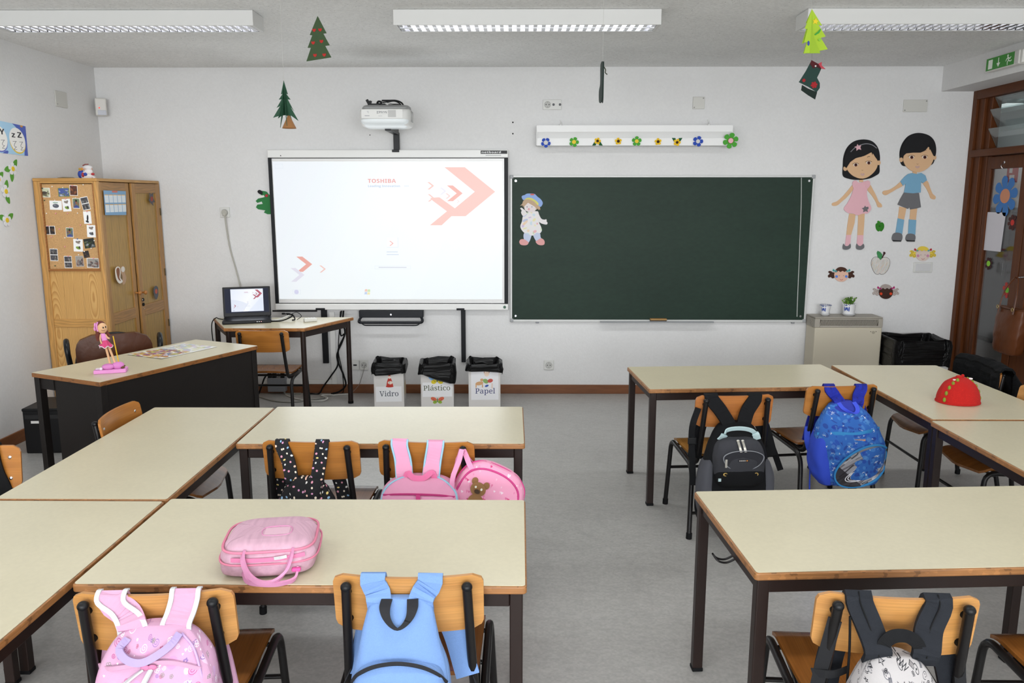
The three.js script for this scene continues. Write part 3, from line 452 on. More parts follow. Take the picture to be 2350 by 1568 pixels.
// -- pink backpack with pale blue edging
{
  const [p, a] = bagSpot(C5), b = thing('backpack', 'pink backpack with pale blue edging and a magenta zip', 'backpack', p, a), pk = M('#e49dbd', 0.85, { bumpMap: foldB, bumpScale: 0.003 }), bl = M('#9cc9dd', 0.8), mg = M('#c8387f', 0.7), cx = -0.012;
  const g = puff([[0.21, 0.13, 0.035, 0.13, cx], [0.25, 0.152, 0.03, 0.165, cx], [0.38, 0.155, 0.03, 0.17, cx], [0.47, 0.143, 0.03, 0.15, cx], [0.525, 0.115, 0.03, 0.12, cx], [0.553, 0.08, 0.035, 0.09, cx], [0.562, 0.045, 0.045, 0.07, cx]], { wob: 0.005 });
  part(b, 'body', g, pk);
  part(b, 'edging', cord(onFront(g, [[-0.158, 0.40], [-0.148, 0.47], [-0.118, 0.525], [-0.07, 0.556], [-0.012, 0.558], [0.05, 0.556], [0.095, 0.525], [0.125, 0.47], [0.135, 0.40]], 0.002), 0.005, 50), bl, 'pale blue edging');
  part(b, 'zipper', ribbon(onFront(g, [[-0.15, 0.44], [-0.09, 0.462], [-0.01, 0.468], [0.07, 0.462], [0.125, 0.44]], 0.003), 0.012, 0.006, [0, 1, 0], 40), mg, 'magenta zip');
  part(b, 'zip_pull', ribbon([[-0.01, 0.468, g.userData.front(-0.01, 0.468) + 0.01], [-0.008, 0.445, g.userData.front(-0.01, 0.445) + 0.012], [-0.006, 0.425, g.userData.front(-0.01, 0.425) + 0.013]], 0.016, 0.005, [1, 0, 0], 10), mg);
  warp(b, ['body', 'edging', 'zipper', 'zip_pull'], (x, y) => [x + 0.006, y > 0.40 ? 0.601 - (0.562 - y) * 0.5 : 0.52 - (0.40 - y) * 1.6]);
  part(b, 'grab_handle', ribbon([[cx - 0.055, 0.590, 0.085], [cx - 0.045, 0.612, 0.085], [cx - 0.02, 0.600, 0.10], [cx + 0.02, 0.600, 0.10], [cx + 0.05, 0.617, 0.085], [cx + 0.06, 0.592, 0.085]], 0.022, 0.005, FACE, 30), M('#e2719f', 0.8), 'deeper pink carrying handle');
  for (const [x0, x1] of [[-0.098, -0.072], [0.045, 0.030]]) { strapOver(x0, x1, 0.588, 0.42, 0.07, 0.062, 0.008, pk, b); for (const e of [-0.031, 0.031]) { const zt = backZ(x0, BH / 2); part(b, 'strap_edging', cord([[x1 + e, 0.582, 0.078], [x1 * 0.6 + x0 * 0.4 + e, (0.588 + BT) / 2, Math.max(zt + 0.012, (0.07 + zt) / 2) + 0.005], [x0 + e, BT - 0.008, zt + 0.015], [x0 + e, BT + 0.0095, zt + 0.004]], 0.0042, 24), bl, 'pale blue strap edging'); } }
}
// -- bear bag hanging from the chair's post
{
  const hearts = paint(512, 512, (g, w, h) => { g.fillStyle = '#f0a3c2'; g.fillRect(0, 0, w, h); for (let i = 0; i < 34; i++) { const x = rnd() * w, y = rnd() * h, s = rr(9, 20); g.fillStyle = g.strokeStyle = ['#d6457f', '#f7dbe6', '#e0709d'][i % 3]; g.lineWidth = 3; if (i % 2) { g.beginPath(); g.arc(x - s * 0.45, y, s * 0.5, 0, 7); g.arc(x + s * 0.45, y, s * 0.5, 0, 7); g.fill(); g.beginPath(); g.moveTo(x - s * 0.9, y + s * 0.2); g.lineTo(x + s * 0.9, y + s * 0.2); g.lineTo(x, y + s * 1.3); g.fill(); } else { g.beginPath(); g.arc(x, y, s * 0.45, 0, 7); g.stroke(); g.beginPath(); g.moveTo(x, y + s * 0.5); g.lineTo(x + s * 0.3, y + s * 1.5); g.stroke(); } } }, 0.17);
  const q = C5, b = thing('hand_bag', 'pink handbag with hearts and a brown teddy bear patch', 'bag', [q[0] + 0.215, 0.41, q[1] + 0.035], -6 * D2R), tilt = new THREE.Group(); tilt.name = 'bag_body'; 
  const mh = cloth(hearts), mg = M('#cf3f86', 0.7), bear = M('#9a7148', 0.85), pl = M('#ee9fc6', 0.8), T = (g) => g.rotateZ(-0.42).translate(0, 0.03, 0);
  const g = puff([[0.0, 0.10, 0.0, 0.08], [0.03, 0.132, -0.02, 0.10], [0.11, 0.135, -0.02, 0.105], [0.17, 0.118, -0.015, 0.09], [0.205, 0.085, 0.0, 0.075], [0.218, 0.05, 0.015, 0.06]], { wob: 0.003 }), fr = g.userData.front;
  const F = (pts, l) => pts.map(([x, y]) => V(x, y, fr(x, y) + l));
  const pat = (pts, l, n, m) => { const cx = pts.reduce((s, e) => s + e[0], 0) / pts.length, cy = pts.reduce((s, e) => s + e[1], 0) / pts.length; return part(b, n, T(plate(pts, 0, 0.004, true).translate(0, 0, fr(cx, cy) + l)), m); };
  part(b, 'piping', [T(cord(F([[-0.115, 0.02], [-0.118, 0.10], [-0.10, 0.165], [-0.06, 0.195], [0, 0.205], [0.06, 0.195], [0.10, 0.165], [0.118, 0.10], [0.115, 0.02]], 0.002), 0.004, 50)), T(cord([[-0.13, 0.03, 0.04], [-0.137, 0.1, 0.04], [-0.12, 0.17, 0.04], [-0.08, 0.205, 0.04], [0, 0.217, 0.038], [0.08, 0.205, 0.04], [0.12, 0.17, 0.04], [0.137, 0.1, 0.04]], 0.004, 50))], mg, 'magenta piping');
  pat(ell(-0.045, 0.122, 0.030, 0.028), 0.000, 'bear_head', bear); pat(ell(-0.069, 0.145, 0.012, 0.014), 0.001, 'bear_ear', bear); pat(ell(-0.022, 0.147, 0.012, 0.014), 0.001, 'bear_ear', bear);
  pat(ell(-0.030, 0.062, 0.034, 0.042, 20, 0.4), -0.001, 'bear_body', bear); pat(ell(0.01, 0.035, 0.024, 0.014, 16, -0.3), 0.001, 'bear_paw', bear); pat(ell(-0.058, 0.03, 0.018, 0.012, 16, 0.4), 0.001, 'bear_paw', bear);
  pat(ell(-0.045, 0.114, 0.011, 0.008), 0.004, 'bear_muzzle', M('#4a3526', 0.8)); for (const s of [-1, 1]) pat(ell(-0.045 + s * 0.012, 0.128, 0.004, 0.0045), 0.004, 'bear_eye', M('#f4efe6', 0.6));
  part(b, 'body', T(g.clone()), mh);
  const zz = V(-0.098, 0.33, -0.02);      // over the top of the chair post
  part(b, 'carry_handle', ribbon([[-0.095, 0.145, 0.095], [-0.092, 0.195, 0.085], [-0.072, 0.255, 0.055], [-0.063, 0.293, 0.028], [-0.054, 0.275, 0.025], [-0.030, 0.24, 0.06], [0.0, 0.205, 0.085]], 0.020, 0.004, [0.95, 0.1, 0.3], 36), pl, 'pink carrying handle');
  part(b, 'carry_handle', ribbon([[-0.11, 0.125, -0.005], [-0.105, 0.195, -0.01], [-0.080, 0.255, 0.0], [-0.067, 0.289, 0.012], [-0.057, 0.265, 0.008], [-0.035, 0.23, 0.0], [-0.01, 0.21, -0.005]], 0.020, 0.004, [0.95, 0.1, 0.3], 36), pl, 'pink carrying handle');
}
// -- black and grey backpack
{
  const [p, a] = bagSpot(C6), b = thing('backpack', 'black and grey backpack with double zip and pale grey handle', 'backpack', p, a);
  const bk = MS(lin('#0c0d10'), 0.8, 0.5, { bumpMap: clothB, bumpScale: 0.0005 }), gy = M('#36373d', 0.85, { bumpMap: clothB, bumpScale: 0.0005 }), lg = M('#8d9096', 0.8), pale = M('#b9d0d2', 0.75), cx = 0.01;
  const g = puff([[0.13, 0.12, 0.04, 0.13, cx], [0.17, 0.150, 0.03, 0.17, cx], [0.32, 0.158, 0.03, 0.18, cx], [0.44, 0.140, 0.03, 0.16, cx], [0.53, 0.112, 0.03, 0.13, cx], [0.585, 0.080, 0.03, 0.10, cx], [0.603, 0.045, 0.04, 0.08, cx]], { wob: 0.004 });
  part(b, 'body', g, bk);
  const fp = puff([[0.22, 0.10, 0.10, 0.185, cx], [0.28, 0.118, 0.09, 0.215, cx], [0.38, 0.122, 0.08, 0.215, cx], [0.455, 0.105, 0.08, 0.19, cx], [0.485, 0.075, 0.09, 0.165, cx], [0.495, 0.04, 0.10, 0.15, cx]], { wob: 0.003 }); part(b, 'front_pocket', fp, gy, 'dark grey front pocket');
  const fz = fp.userData.front, on = (x, y, l) => V(x, y, fz(x, y) + l);
  part(b, 'half_moon_pocket', plate([[-0.082, 0.40], [-0.05, 0.428], [0.02, 0.438], [0.075, 0.428], [0.108, 0.40], [0.09, 0.345], [0.045, 0.315], [-0.01, 0.312], [-0.06, 0.335]], 0, 0.006, true).translate(0, 0, fz(0, 0.4) - 0.004), M('#24252c', 0.8));
  part(b, 'half_moon_piping', cord([[-0.082, 0.40], [-0.05, 0.428], [0.02, 0.438], [0.075, 0.428], [0.108, 0.40], [0.09, 0.345], [0.045, 0.315], [-0.01, 0.312], [-0.06, 0.335]].map(([x, y]) => V(x, y, fz(0, 0.4) + 0.002)), 0.0028, 60, 6, true), lg, 'light grey piping');
  const tagT = paint(128, 48, (c, w, h) => { c.fillStyle = '#23242a'; c.fillRect(0, 0, w, h); c.fillStyle = '#e6e2d8'; for (let i = 0; i < 4; i++) { c.fillRect(14 + i * 19, 16, 5, 18); c.fillRect(22 + i * 19, 18, 5, 14); } c.fillStyle = '#e08a2c'; c.beginPath(); c.arc(102, 25, 10, 0, 7); c.fill(); });
  part(b, 'logo_tag', uvFit(plate([[-0.015, 0.368], [0.038, 0.368], [0.038, 0.386], [-0.015, 0.386]], fz(0, 0.38) + 0.003, 0.001), -0.015, 0.368, 0.038, 0.386), M('#ffffff', 0.7, { map: tagT }));
  for (const x of [-0.004, 0.018]) part(b, 'zip_pull', [ribbon([on(x, 0.488, 0.008), on(x, 0.46, 0.01), on(x + 0.003, 0.43, 0.011)], 0.011, 0.004, [1, 0, 0], 8), ball(0.008, x, 0.488, fz(x, 0.487) + 0.01, 1, 1, 0.6)], M('#c9c6bd', 0.35, { metalness: 0.7 }), 'pale metal zip pull');
  part(b, 'zip_pull', ribbon([on(-0.07, 0.385, 0.01), on(-0.072, 0.36, 0.012), on(-0.072, 0.335, 0.013)], 0.010, 0.004, [1, 0, 0], 8), M('#a9a69e', 0.35, { metalness: 0.7 }));
  for (const x of [-0.07, 0.075]) part(b, 'eyelet', new THREE.TorusGeometry(0.0085, 0.003, 8, 16).translate(x, 0.285, fz(x * 0.9, 0.285) + 0.004), M('#d8b56a', 0.35, { metalness: 0.8 }), 'brass eyelet');
  part(b, 'lower_band', puff([[0.19, 0.09, 0.12, 0.20, cx], [0.22, 0.112, 0.10, 0.222, cx], [0.27, 0.115, 0.10, 0.226, cx], [0.305, 0.105, 0.11, 0.218, cx], [0.315, 0.09, 0.12, 0.205, cx]], { wob: 0.002 }), bk);
  const cellT = paint(256, 256, (c, w, h) => { c.fillStyle = '#3c5152'; c.fillRect(0, 0, w, h); c.strokeStyle = '#8fb0ae'; c.lineWidth = 3; for (let j = 0; j < 6; j++) for (let i = 0; i < 6; i++) { const X = i * 44 + (j % 2) * 22, Y = j * 40; c.beginPath(); for (let k = 0; k < 7; k++) c.lineTo(X + 25 * Math.cos(k * 1.047 + 0.5), Y + 25 * Math.sin(k * 1.047 + 0.5)); c.stroke(); } }, 0.09);
  part(b, 'printed_panel', plate([[-0.03, 0.20], [0.06, 0.20], [0.062, 0.243], [-0.02, 0.243]], fz(0, 0.23) + 0.010, 0.004), M('#ffffff', 0.7, { map: cellT }), 'teal printed panel');
  for (const [x0, x1] of [[-0.10, -0.078], [0.070, 0.092]]) part(b, 'compression_tab', plate([[x0, 0.236], [x0 + 0.013, 0.236], [x0 + 0.013, 0.255], [x0, 0.255]], fz(0.08, 0.245) + 0.008, 0.004), pale, 'pale blue tab');
  for (const s of [-1, 1]) part(b, 'side_panel', puff([[0.14, 0.02, 0.05, 0.14, cx + s * 0.13], [0.2, 0.032, 0.04, 0.16, cx + s * 0.135], [0.33, 0.034, 0.04, 0.165, cx + s * 0.135], [0.41, 0.024, 0.05, 0.15, cx + s * 0.128], [0.44, 0.01, 0.07, 0.13, cx + s * 0.12]], { wob: 0.003 }), M('#4a4b52', 0.85), 'grey side panel');
  part(b, 'grab_handle', ribbon([[cx - 0.082, 0.53, 0.120], [cx - 0.066, 0.556, 0.130], [cx - 0.055, 0.577, 0.128], [cx - 0.02, 0.586, 0.128], [cx + 0.03, 0.583, 0.128], [cx + 0.06, 0.572, 0.128], [cx + 0.075, 0.555, 0.130], [cx + 0.085, 0.53, 0.125]], (u) => 0.020 + (u < 0.16 || u > 0.84 ? 0.012 : 0), 0.006, (u) => (u < 0.16 || u > 0.84 ? [0.9, -0.4 * Math.sign(u - 0.5), 0] : [0, 0.9, 0.4]), 40), pale, 'pale grey-blue handle');
  warp(b, ['body', 'side_panel', 'grab_handle'], (x, y) => [(x - 0.01) * 1.08 - 0.017, y]);
  warp(b, ['front_pocket', 'half_moon_pocket', 'half_moon_piping', 'logo_tag', 'zip_pull', 'eyelet', 'lower_band', 'printed_panel', 'compression_tab'], (x, y) => [x - 0.032, 0.40 + (y - 0.30) * 0.74]);
  for (const [x0, x1, xe] of [[-0.125, -0.05, -0.185], [0.088, 0.02, 0.20]]) strapOver(x0, x1, 0.575, 0.40, 0.075, 0.066, 0.012, bk, b, 'shoulder_strap', xe);
  each(b, 'strap_webbing', [ribbon([[-0.185, 0.66, 0.02], [-0.212, 0.58, 0.03], [-0.215, 0.50, 0.03], [-0.212, 0.40, 0.05], [-0.205, 0.28, 0.05]], 0.03, 0.004, [0.9, 0, 0.4], 20), ribbon([[0.18, 0.56, -0.06], [0.215, 0.47, -0.08], [0.245, 0.40, -0.08], [0.285, 0.30, -0.08]], 0.03, 0.004, [0.9, 0.3, 0.2], 16), cord([[-0.175, 0.27, 0.06], [-0.195, 0.2, 0.07], [-0.18, 0.12, 0.08], [-0.14, 0.08, 0.1]], 0.006, 20)], bk, 'black webbing ends');
  part(b, 'strap_buckle', rb(0.042, 0.035, 0.012, 0.004, -0.213, 0.50, 0.034), Black, 'black plastic buckle');
}
// -- printed blue backpack
{
  const camo = paint(1024, 1024, (g, w, h) => { g.fillStyle = '#2a63b4'; g.fillRect(0, 0, w, h); for (let i = 0; i < 150; i++) { g.fillStyle = ['rgba(30,62,160,.55)', 'rgba(86,146,210,.5)', 'rgba(24,40,120,.5)', 'rgba(120,170,215,.35)'][i % 4]; g.beginPath(); g.ellipse(rnd() * w, rnd() * h, rr(10, 60), rr(8, 40), rnd() * 3, 0, 7); g.fill(); } for (let i = 0; i < 60; i++) { const x = rnd() * w, y = rnd() * h, s = rr(14, 40); g.strokeStyle = ['#dfe6ea', '#b9c6cf', '#1d2f7c'][i % 3]; g.lineWidth = rr(2, 4); for (let k = 0; k < 7; k++) { g.beginPath(); g.moveTo(x, y); g.quadraticCurveTo(x + rr(-s, s), y + rr(-s, s), x + rr(-s, s) * 1.2, y + rr(-s, s) * 1.2); g.stroke(); } } }, 0.30);
  const art = paint(512, 512, (g, w, h) => {       // abstract dark and silver streaks with a warm flash
    g.fillStyle = '#9a9aa0'; g.fillRect(0, 0, w, h); for (let i = 0; i < 60; i++) { g.fillStyle = ['rgba(28,24,30,.75)', 'rgba(205,206,212,.6)', 'rgba(70,64,72,.6)'][i % 3]; g.save(); g.translate(rr(0, w), rr(0, h)); g.rotate(-0.7 + rr(-0.3, 0.3)); g.fillRect(-rr(30, 120), -rr(2, 12), rr(60, 220), rr(4, 22)); g.restore(); }
    g.fillStyle = 'rgba(24,20,26,.8)'; g.beginPath(); g.moveTo(0, h); g.lineTo(0, h * 0.45); g.lineTo(w * 0.55, h); g.fill();
    for (let i = 0; i < 9; i++) { g.fillStyle = i % 2 ? '#c2452c' : '#8c2a1e'; g.save(); g.translate(w * 0.55, h * 0.30); g.rotate(-0.5 + i * 0.11); g.fillRect(0, -8, rr(60, 130), 14); g.restore(); }
    g.strokeStyle = '#e9e9ee'; g.lineWidth = 9; for (let i = 0; i < 4; i++) { g.beginPath(); g.ellipse(w * 0.45, h * 0.72, 60 + i * 26, 26 + i * 12, -0.4, 0, 7); g.stroke(); }
    g.fillStyle = '#34489c'; g.fillRect(w * 0.44, h * 0.42, 110, 70);
  });
  const [p, a] = bagSpot(C7), b = thing('backpack', 'bright blue backpack with silver print and a dark oval front panel', 'backpack', p, a - 0.12), bl = M('#2b49c4', 0.8, { bumpMap: foldB, bumpScale: 0.003 }), tq = M('#2f86c4', 0.75), cx = 0.055;
  const g = puff([[0.115, 0.10, 0.04, 0.13, cx + 0.02], [0.15, 0.150, 0.03, 0.18, cx + 0.018], [0.30, 0.175, 0.03, 0.20, cx + 0.012], [0.40, 0.160, 0.03, 0.18, cx], [0.50, 0.122, 0.03, 0.14, cx - 0.005], [0.572, 0.075, 0.03, 0.10, cx - 0.01], [0.59, 0.045, 0.04, 0.08, cx - 0.01]], { wob: 0.006 });
  part(b, 'body', g, cloth(camo));
  const fz = g.userData.front, oval = ell(cx + 0.055, 0.240, 0.150, 0.098, 28, 0.5);
  { const pg = plate(oval, 0, 0.012, true), pp = pg.attributes.position; for (let i = 0; i < pp.count; i++) { const x = pp.getX(i), y = pp.getY(i); pp.setZ(i, pp.getZ(i) + fz(x, y) + 0.004); } pg.computeVertexNormals(); part(b, 'printed_panel', uvFit(pg, cx - 0.085, 0.13, cx + 0.195, 0.355), M('#ffffff', 0.6, { map: art }), 'dark panel with silver streaks and an orange flash'); }
  part(b, 'panel_piping', cord(oval.map(([x, y]) => V(x, y, fz(x, y) + 0.012)), 0.006, 70, 6, true), tq, 'turquoise piping');
  for (const y0 of [0.415]) part(b, 'zipper', ribbon([[-0.16, y0 - 0.025], [-0.08, y0 - 0.008], [0, y0 - 0.01], [0.07, y0], [0.15, y0 + 0.005]].map(([x, y]) => V(cx + x, y, fz(cx + x, y) + 0.003)), 0.016, 0.004, [0, 1, 0], 40), tq, 'turquoise zip');
  const wordT = paint(128, 48, (c, w, h) => { c.fillStyle = '#2a63b4'; c.fillRect(0, 0, w, h); c.strokeStyle = '#e3a24c'; c.lineWidth = 6; for (let i = 0; i < 6; i++) { c.beginPath(); c.moveTo(10 + i * 19, 36); c.lineTo(20 + i * 19, 14); c.lineTo(24 + i * 19, 34); c.stroke(); } });
  part(b, 'woven_tag', uvFit(plate([[cx - 0.005, 0.365], [cx + 0.06, 0.372], [cx + 0.06, 0.386], [cx - 0.005, 0.379]], fz(cx + 0.03, 0.375) - 0.003, 0.005), cx - 0.005, 0.365, cx + 0.06, 0.386), M('#ffffff', 0.7, { map: wordT }), 'orange woven tag');
  part(b, 'side_panel', puff([[0.13, 0.03, 0.03, 0.16, cx - 0.10], [0.2, 0.05, 0.025, 0.18, cx - 0.125], [0.33, 0.05, 0.025, 0.175, cx - 0.125], [0.44, 0.035, 0.03, 0.14, cx - 0.10], [0.54, 0.02, 0.035, 0.09, cx - 0.075]], { wob: 0.004 }), bl, 'plain blue side panel');
  part(b, 'top_yoke', puff([[0.50, 0.07, 0.05, 0.13, cx - 0.005], [0.55, 0.078, 0.03, 0.118, cx - 0.008], [0.585, 0.06, 0.03, 0.09, cx - 0.01], [0.60, 0.035, 0.04, 0.07, cx - 0.01]], { wob: 0.003 }), M('#23319c', 0.8));
  part(b, 'grab_handle', ribbon([[cx - 0.045, 0.590, 0.085], [cx - 0.035, 0.562, 0.122], [cx + 0.005, 0.535, 0.142], [cx + 0.025, 0.54, 0.140], [cx + 0.035, 0.565, 0.122], [cx + 0.032, 0.595, 0.085]], 0.020, 0.004, (u) => [0.8, 0, 0.6], 30), M('#3a50d6', 0.8));
  warp(b, ['body', 'printed_panel', 'panel_piping', 'zipper', 'woven_tag', 'side_panel', 'top_yoke', 'grab_handle'], (x, y) => [x - 0.06, y < 0.42 ? y + 0.108 : 0.528 + (y - 0.42) * 0.70]);
  for (const [x0, x1, xe] of [[-0.081, -0.040, -0.16], [0.082, 0.052, 0.15]]) strapOver(x0, x1, 0.632, 0.42, 0.07, 0.056, 0.010, M('#2f4fcc', 0.8, { map: camo }), b, 'shoulder_strap', xe);
  each(b, 'strap_webbing', [ribbon([[-0.165, 0.50, 0.0], [-0.18, 0.43, 0.05], [-0.155, 0.36, 0.06], [-0.10, 0.31, 0.08]], 0.03, 0.004, [0.6, 0, 0.8], 16), cord([[-0.16, 0.36, 0.06], [-0.165, 0.27, 0.07], [-0.16, 0.16, 0.07]], 0.004, 16)], bl, 'blue webbing');
}
// -- strap of a bag on the far-left chair, coats on the chairs at the red cap table
{
  const [p, a] = bagSpot(C10), b = thing('backpack', 'black bag hung behind the chair at the edge of the lengthwise table', 'backpack', p, a), m = MS(lin('#0b0c0e'), 0.8, 0.5, { bumpMap: clothB, bumpScale: 0.0004 });
  part(b, 'body', puff([[0.16, 0.10, 0.04, 0.12], [0.2, 0.145, 0.035, 0.17], [0.36, 0.15, 0.035, 0.17], [0.48, 0.12, 0.035, 0.13], [0.55, 0.06, 0.04, 0.08]]), m);
  for (const [x0, x1, xe] of [[-0.085, -0.05, -0.15], [0.07, 0.04, 0.15]]) strapOver(x0, x1, 0.53, 0.42, 0.07, 0.062, 0.010, m, b, 'shoulder_strap', xe);
}
function coat(label, x, z, turn, w, drop, front, name = 'coat') {
  const c = thing(name, label, 'coat', [x, 0, z], turn), m = MS(lin('#08090b'), 0.85, 0.35, { bumpMap: foldB, bumpScale: 0.01 });
  const g = slab(30, 30, (s, t) => [s * (w / 2 + 0.03 * (1 - t) * 0.5) + front, t], () => 0, 0.014), p = g.attributes.position;
  for (let i = 0; i < p.count; i++) { const x = p.getX(i), t = p.getY(i), e = p.getZ(i), L = 0.20 + drop, s = (t + 1) / 2 * L - 0.20, q = x - front, wv = 0.010 * n3(q * 22, s * 8, 1) + 0.008 * n3(q * 9, s * 4, 3);
    const zc = backZ(Math.max(-0.19, Math.min(0.19, q)), BH / 2); let y, z; if (s < -0.02) { y = BT + 0.012 + s; z = zc - 0.034 + e + wv * 0.6; } else if (s < 0.05) { const k = (s + 0.02) / 0.07 * Math.PI; y = BT + 0.0 + 0.030 * Math.sin(k) + e + wv * 0.5; z = zc - 0.034 * Math.cos(k) + 0.012 * (1 - Math.cos(k)); } else { y = BT - (s - 0.05); z = zc + 0.058 + e + wv + 0.10 * (s - 0.05) * (0.4 + 0.3 * Math.sin(q * 20)); }
    p.setXYZ(i, x, y, z); }
  g.computeVertexNormals(); part(c, 'body', g, m);
  for (const s of [-1, 1]) part(c, 'sleeve', puff([[BT - 0.42, 0.03, 0.07, 0.13, front + s * (w / 2 - 0.02)], [BT - 0.30, 0.042, 0.06, 0.15, front + s * (w / 2 - 0.01)], [BT - 0.12, 0.05, 0.05, 0.14, front + s * (w / 2 - 0.03)], [BT - 0.02, 0.04, 0.03, 0.10, front + s * (w / 2 - 0.06)]], { wob: 0.008 }), m);
}
coat('black coat draped over the chair nearest the door', 2.635, -4.47, 90 * D2R, 0.40, 0.42, 0.0);
coat('black jacket hung over half of a light chair back near the red cap', 2.60, -3.845, 92 * D2R, 0.26, 0.40, -0.075, 'jacket');
// -- pink lunch bag lying on the table
{
  const b = thing('lunch_bag', 'soft pink lunch bag lying on the cream table', 'bag', [-0.690, 0.66, -2.085], 9 * D2R), pk = M('#d6adbe', 0.9, { bumpMap: foldB, bumpScale: 0.004, map: dataTex(128, 128, (u, v) => { const c = 0.93 + 0.1 * (fbm(u * 12, v * 12, 12, 12, 3) - 0.5); return [c, c * 0.99, c]; }, 0.1, 0.1) }), rose = M('#d67d97', 0.7), mv = M('#cf8cb0', 0.8);
  const W = 0.122, D = 0.112, H = 0.088;
  // body: lying box, its panel on top, built as rows of rounded rectangles from table to panel
  const build = (rows, n, wob) => { const g = puff(rows.map(([y, w, z0, z1]) => [y, w, z0, z1]), { n, wob, freq: 16, seg: 56, rowsN: 24 }); return g; };
  part(b, 'body', build([[0.004, W - 0.012, -D + 0.012, D - 0.012], [0.012, W, -D, D], [0.05, W + 0.006, -D - 0.004, D + 0.006], [H - 0.016, W - 0.002, -D, D - 0.004], [H, W - 0.018, -D + 0.016, D - 0.022], [H + 0.006, W - 0.05, -D + 0.05, D - 0.05]], 4.2, 0.005), pk);
  const ring = (y, w, d, n, z = 0) => Array.from({ length: 48 }, (_, i) => { const t = i / 48 * 2 * Math.PI, c = Math.cos(t), s = Math.sin(t); return V(w * Math.sign(c) * Math.abs(c) ** (2 / n), y, z + d * Math.sign(s) * Math.abs(s) ** (2 / n)); });
  part(b, 'panel_piping', cord(ring(H - 0.013, W + 0.001, D - 0.0005, 4.2, -0.001), 0.0036, 90, 6, true), rose, 'rose piping'); part(b, 'side_seam', cord(ring(0.045, W + 0.009, D + 0.008, 4.2, 0.001), 0.003, 90, 6, true), rose);
  part(b, 'name_patch', bx(0.066, 0.003, 0.045, 0.018, H + 0.005, 0.018), M('#d8b0c0', 0.7)); 
  part(b, 'patch_rim', cord([[-0.016, H + 0.007, -0.005], [0.052, H + 0.007, -0.005], [0.052, H + 0.006, 0.042], [-0.016, H + 0.006, 0.042]], 0.0016, 40, 5, true), mv);
  part(b, 'carry_handle', ribbon([[-0.058, H - 0.012, D - 0.01], [-0.058, H - 0.022, D + 0.014], [-0.045, 0.035, D + 0.03], [-0.015, 0.014, D + 0.045], [0.02, 0.012, D + 0.048], [0.05, 0.030, D + 0.036], [0.066, H - 0.024, D + 0.014], [0.067, H - 0.012, D - 0.01]], 0.013, 0.007, (u) => [0.5, 0.8, 0.2], 44), mv, 'mauve handle');
  part(b, 'carry_handle', ribbon([[-0.06, 0.025, D + 0.004], [-0.05, 0.008, D + 0.02], [-0.015, 0.006, D + 0.040], [0.04, 0.006, D + 0.046], [0.075, 0.010, D + 0.03], [0.08, 0.03, D + 0.005]], 0.013, 0.006, (u) => [0.3, 0.9, 0.3], 44), mv, 'mauve handle');
  part(b, 'zipper', ribbon([[-0.09, 0.06, D + 0.003], [-0.03, 0.058, D + 0.009], [0.05, 0.060, D + 0.009], [0.10, 0.063, D - 0.002]], 0.011, 0.003, [0, 1, 0], 24), M('#d27aa0', 0.6));
  part(b, 'zip_pull', ribbon([[0.022, 0.062, D + 0.012], [0.04, 0.064, D + 0.013], [0.055, 0.066, D + 0.012]], 0.009, 0.003, [0, 1, 0], 8), Chrome, 'metal zip pull');
  part(b, 'pull_tag', rb(0.024, 0.010, 0.014, 0.004, 0.078, 0.028, D + 0.014), M('#e0559c', 0.7), 'magenta tag');
}
// -- red cap
{
  const capT = paint(512, 256, (g, w, h) => { g.fillStyle = '#b0120c'; g.fillRect(0, 0, w, h); for (let i = 0; i < 2600; i++) { g.fillStyle = i % 2 ? 'rgba(235,50,34,.25)' : 'rgba(140,6,6,.25)'; g.fillRect(rnd() * w, rnd() * h, 3, 3); } });
  const c = thing('cap', 'red felt cap with green dotted seams lying on the table', 'cap', [2.185, 0.66, -3.88], 12 * D2R), red = M('#ffffff', 0.95, { map: capT }), gr = M('#7d8a2a', 0.9);
  const g = new THREE.SphereGeometry(1, 36, 18, 0, 2 * Math.PI, 0, Math.PI / 2), p = g.attributes.position;
  for (let i = 0; i < p.count; i++) { const x = p.getX(i), y = p.getY(i), z = p.getZ(i); p.setXYZ(i, x * 0.103 * (1 + 0.02 * n3(x * 3, z * 3, 1)), Math.pow(y, 0.92) * 0.128 + 0.003 * n3(x * 5, z * 5, 2), z * 0.092); }
  g.computeVertexNormals(); part(c, 'crown', g, red);
  part(c, 'hem', cord(Array.from({ length: 24 }, (_, i) => [0.103 * Math.cos(i / 24 * 6.283), 0.004, 0.092 * Math.sin(i / 24 * 6.283)]), 0.004, 60, 6, true), red);
  for (const s of [-1, 1]) for (let k = 0; k < 5; k++) { const th = 0.35 + k * 0.26, x = s * 0.103 * Math.sin(th) * 0.97, y = 0.128 * Math.cos(th) ** 0.92; part(c, 'seam_dot', ball(0.012, x, y - 0.005, s > 0 ? 0.03 * Math.sin(th) : 0.025, 0.6, 1, 0.7, 10), gr, 'olive dot'); }
  part(c, 'top_tuft', [ball(0.016, -0.005, 0.128, 0, 1, 0.5, 1), ball(0.008, 0.01, 0.134, 0.005)], red); part(c, 'white_label', bx(0.02, 0.006, 0.012, 0.035, 0.124, 0.012).rotateZ(-0.1), M('#f1e6e6', 0.7)); part(c, 'white_label', bx(0.012, 0.005, 0.01, -0.04, 0.117, 0.012), M('#f1e6e6', 0.7));
}

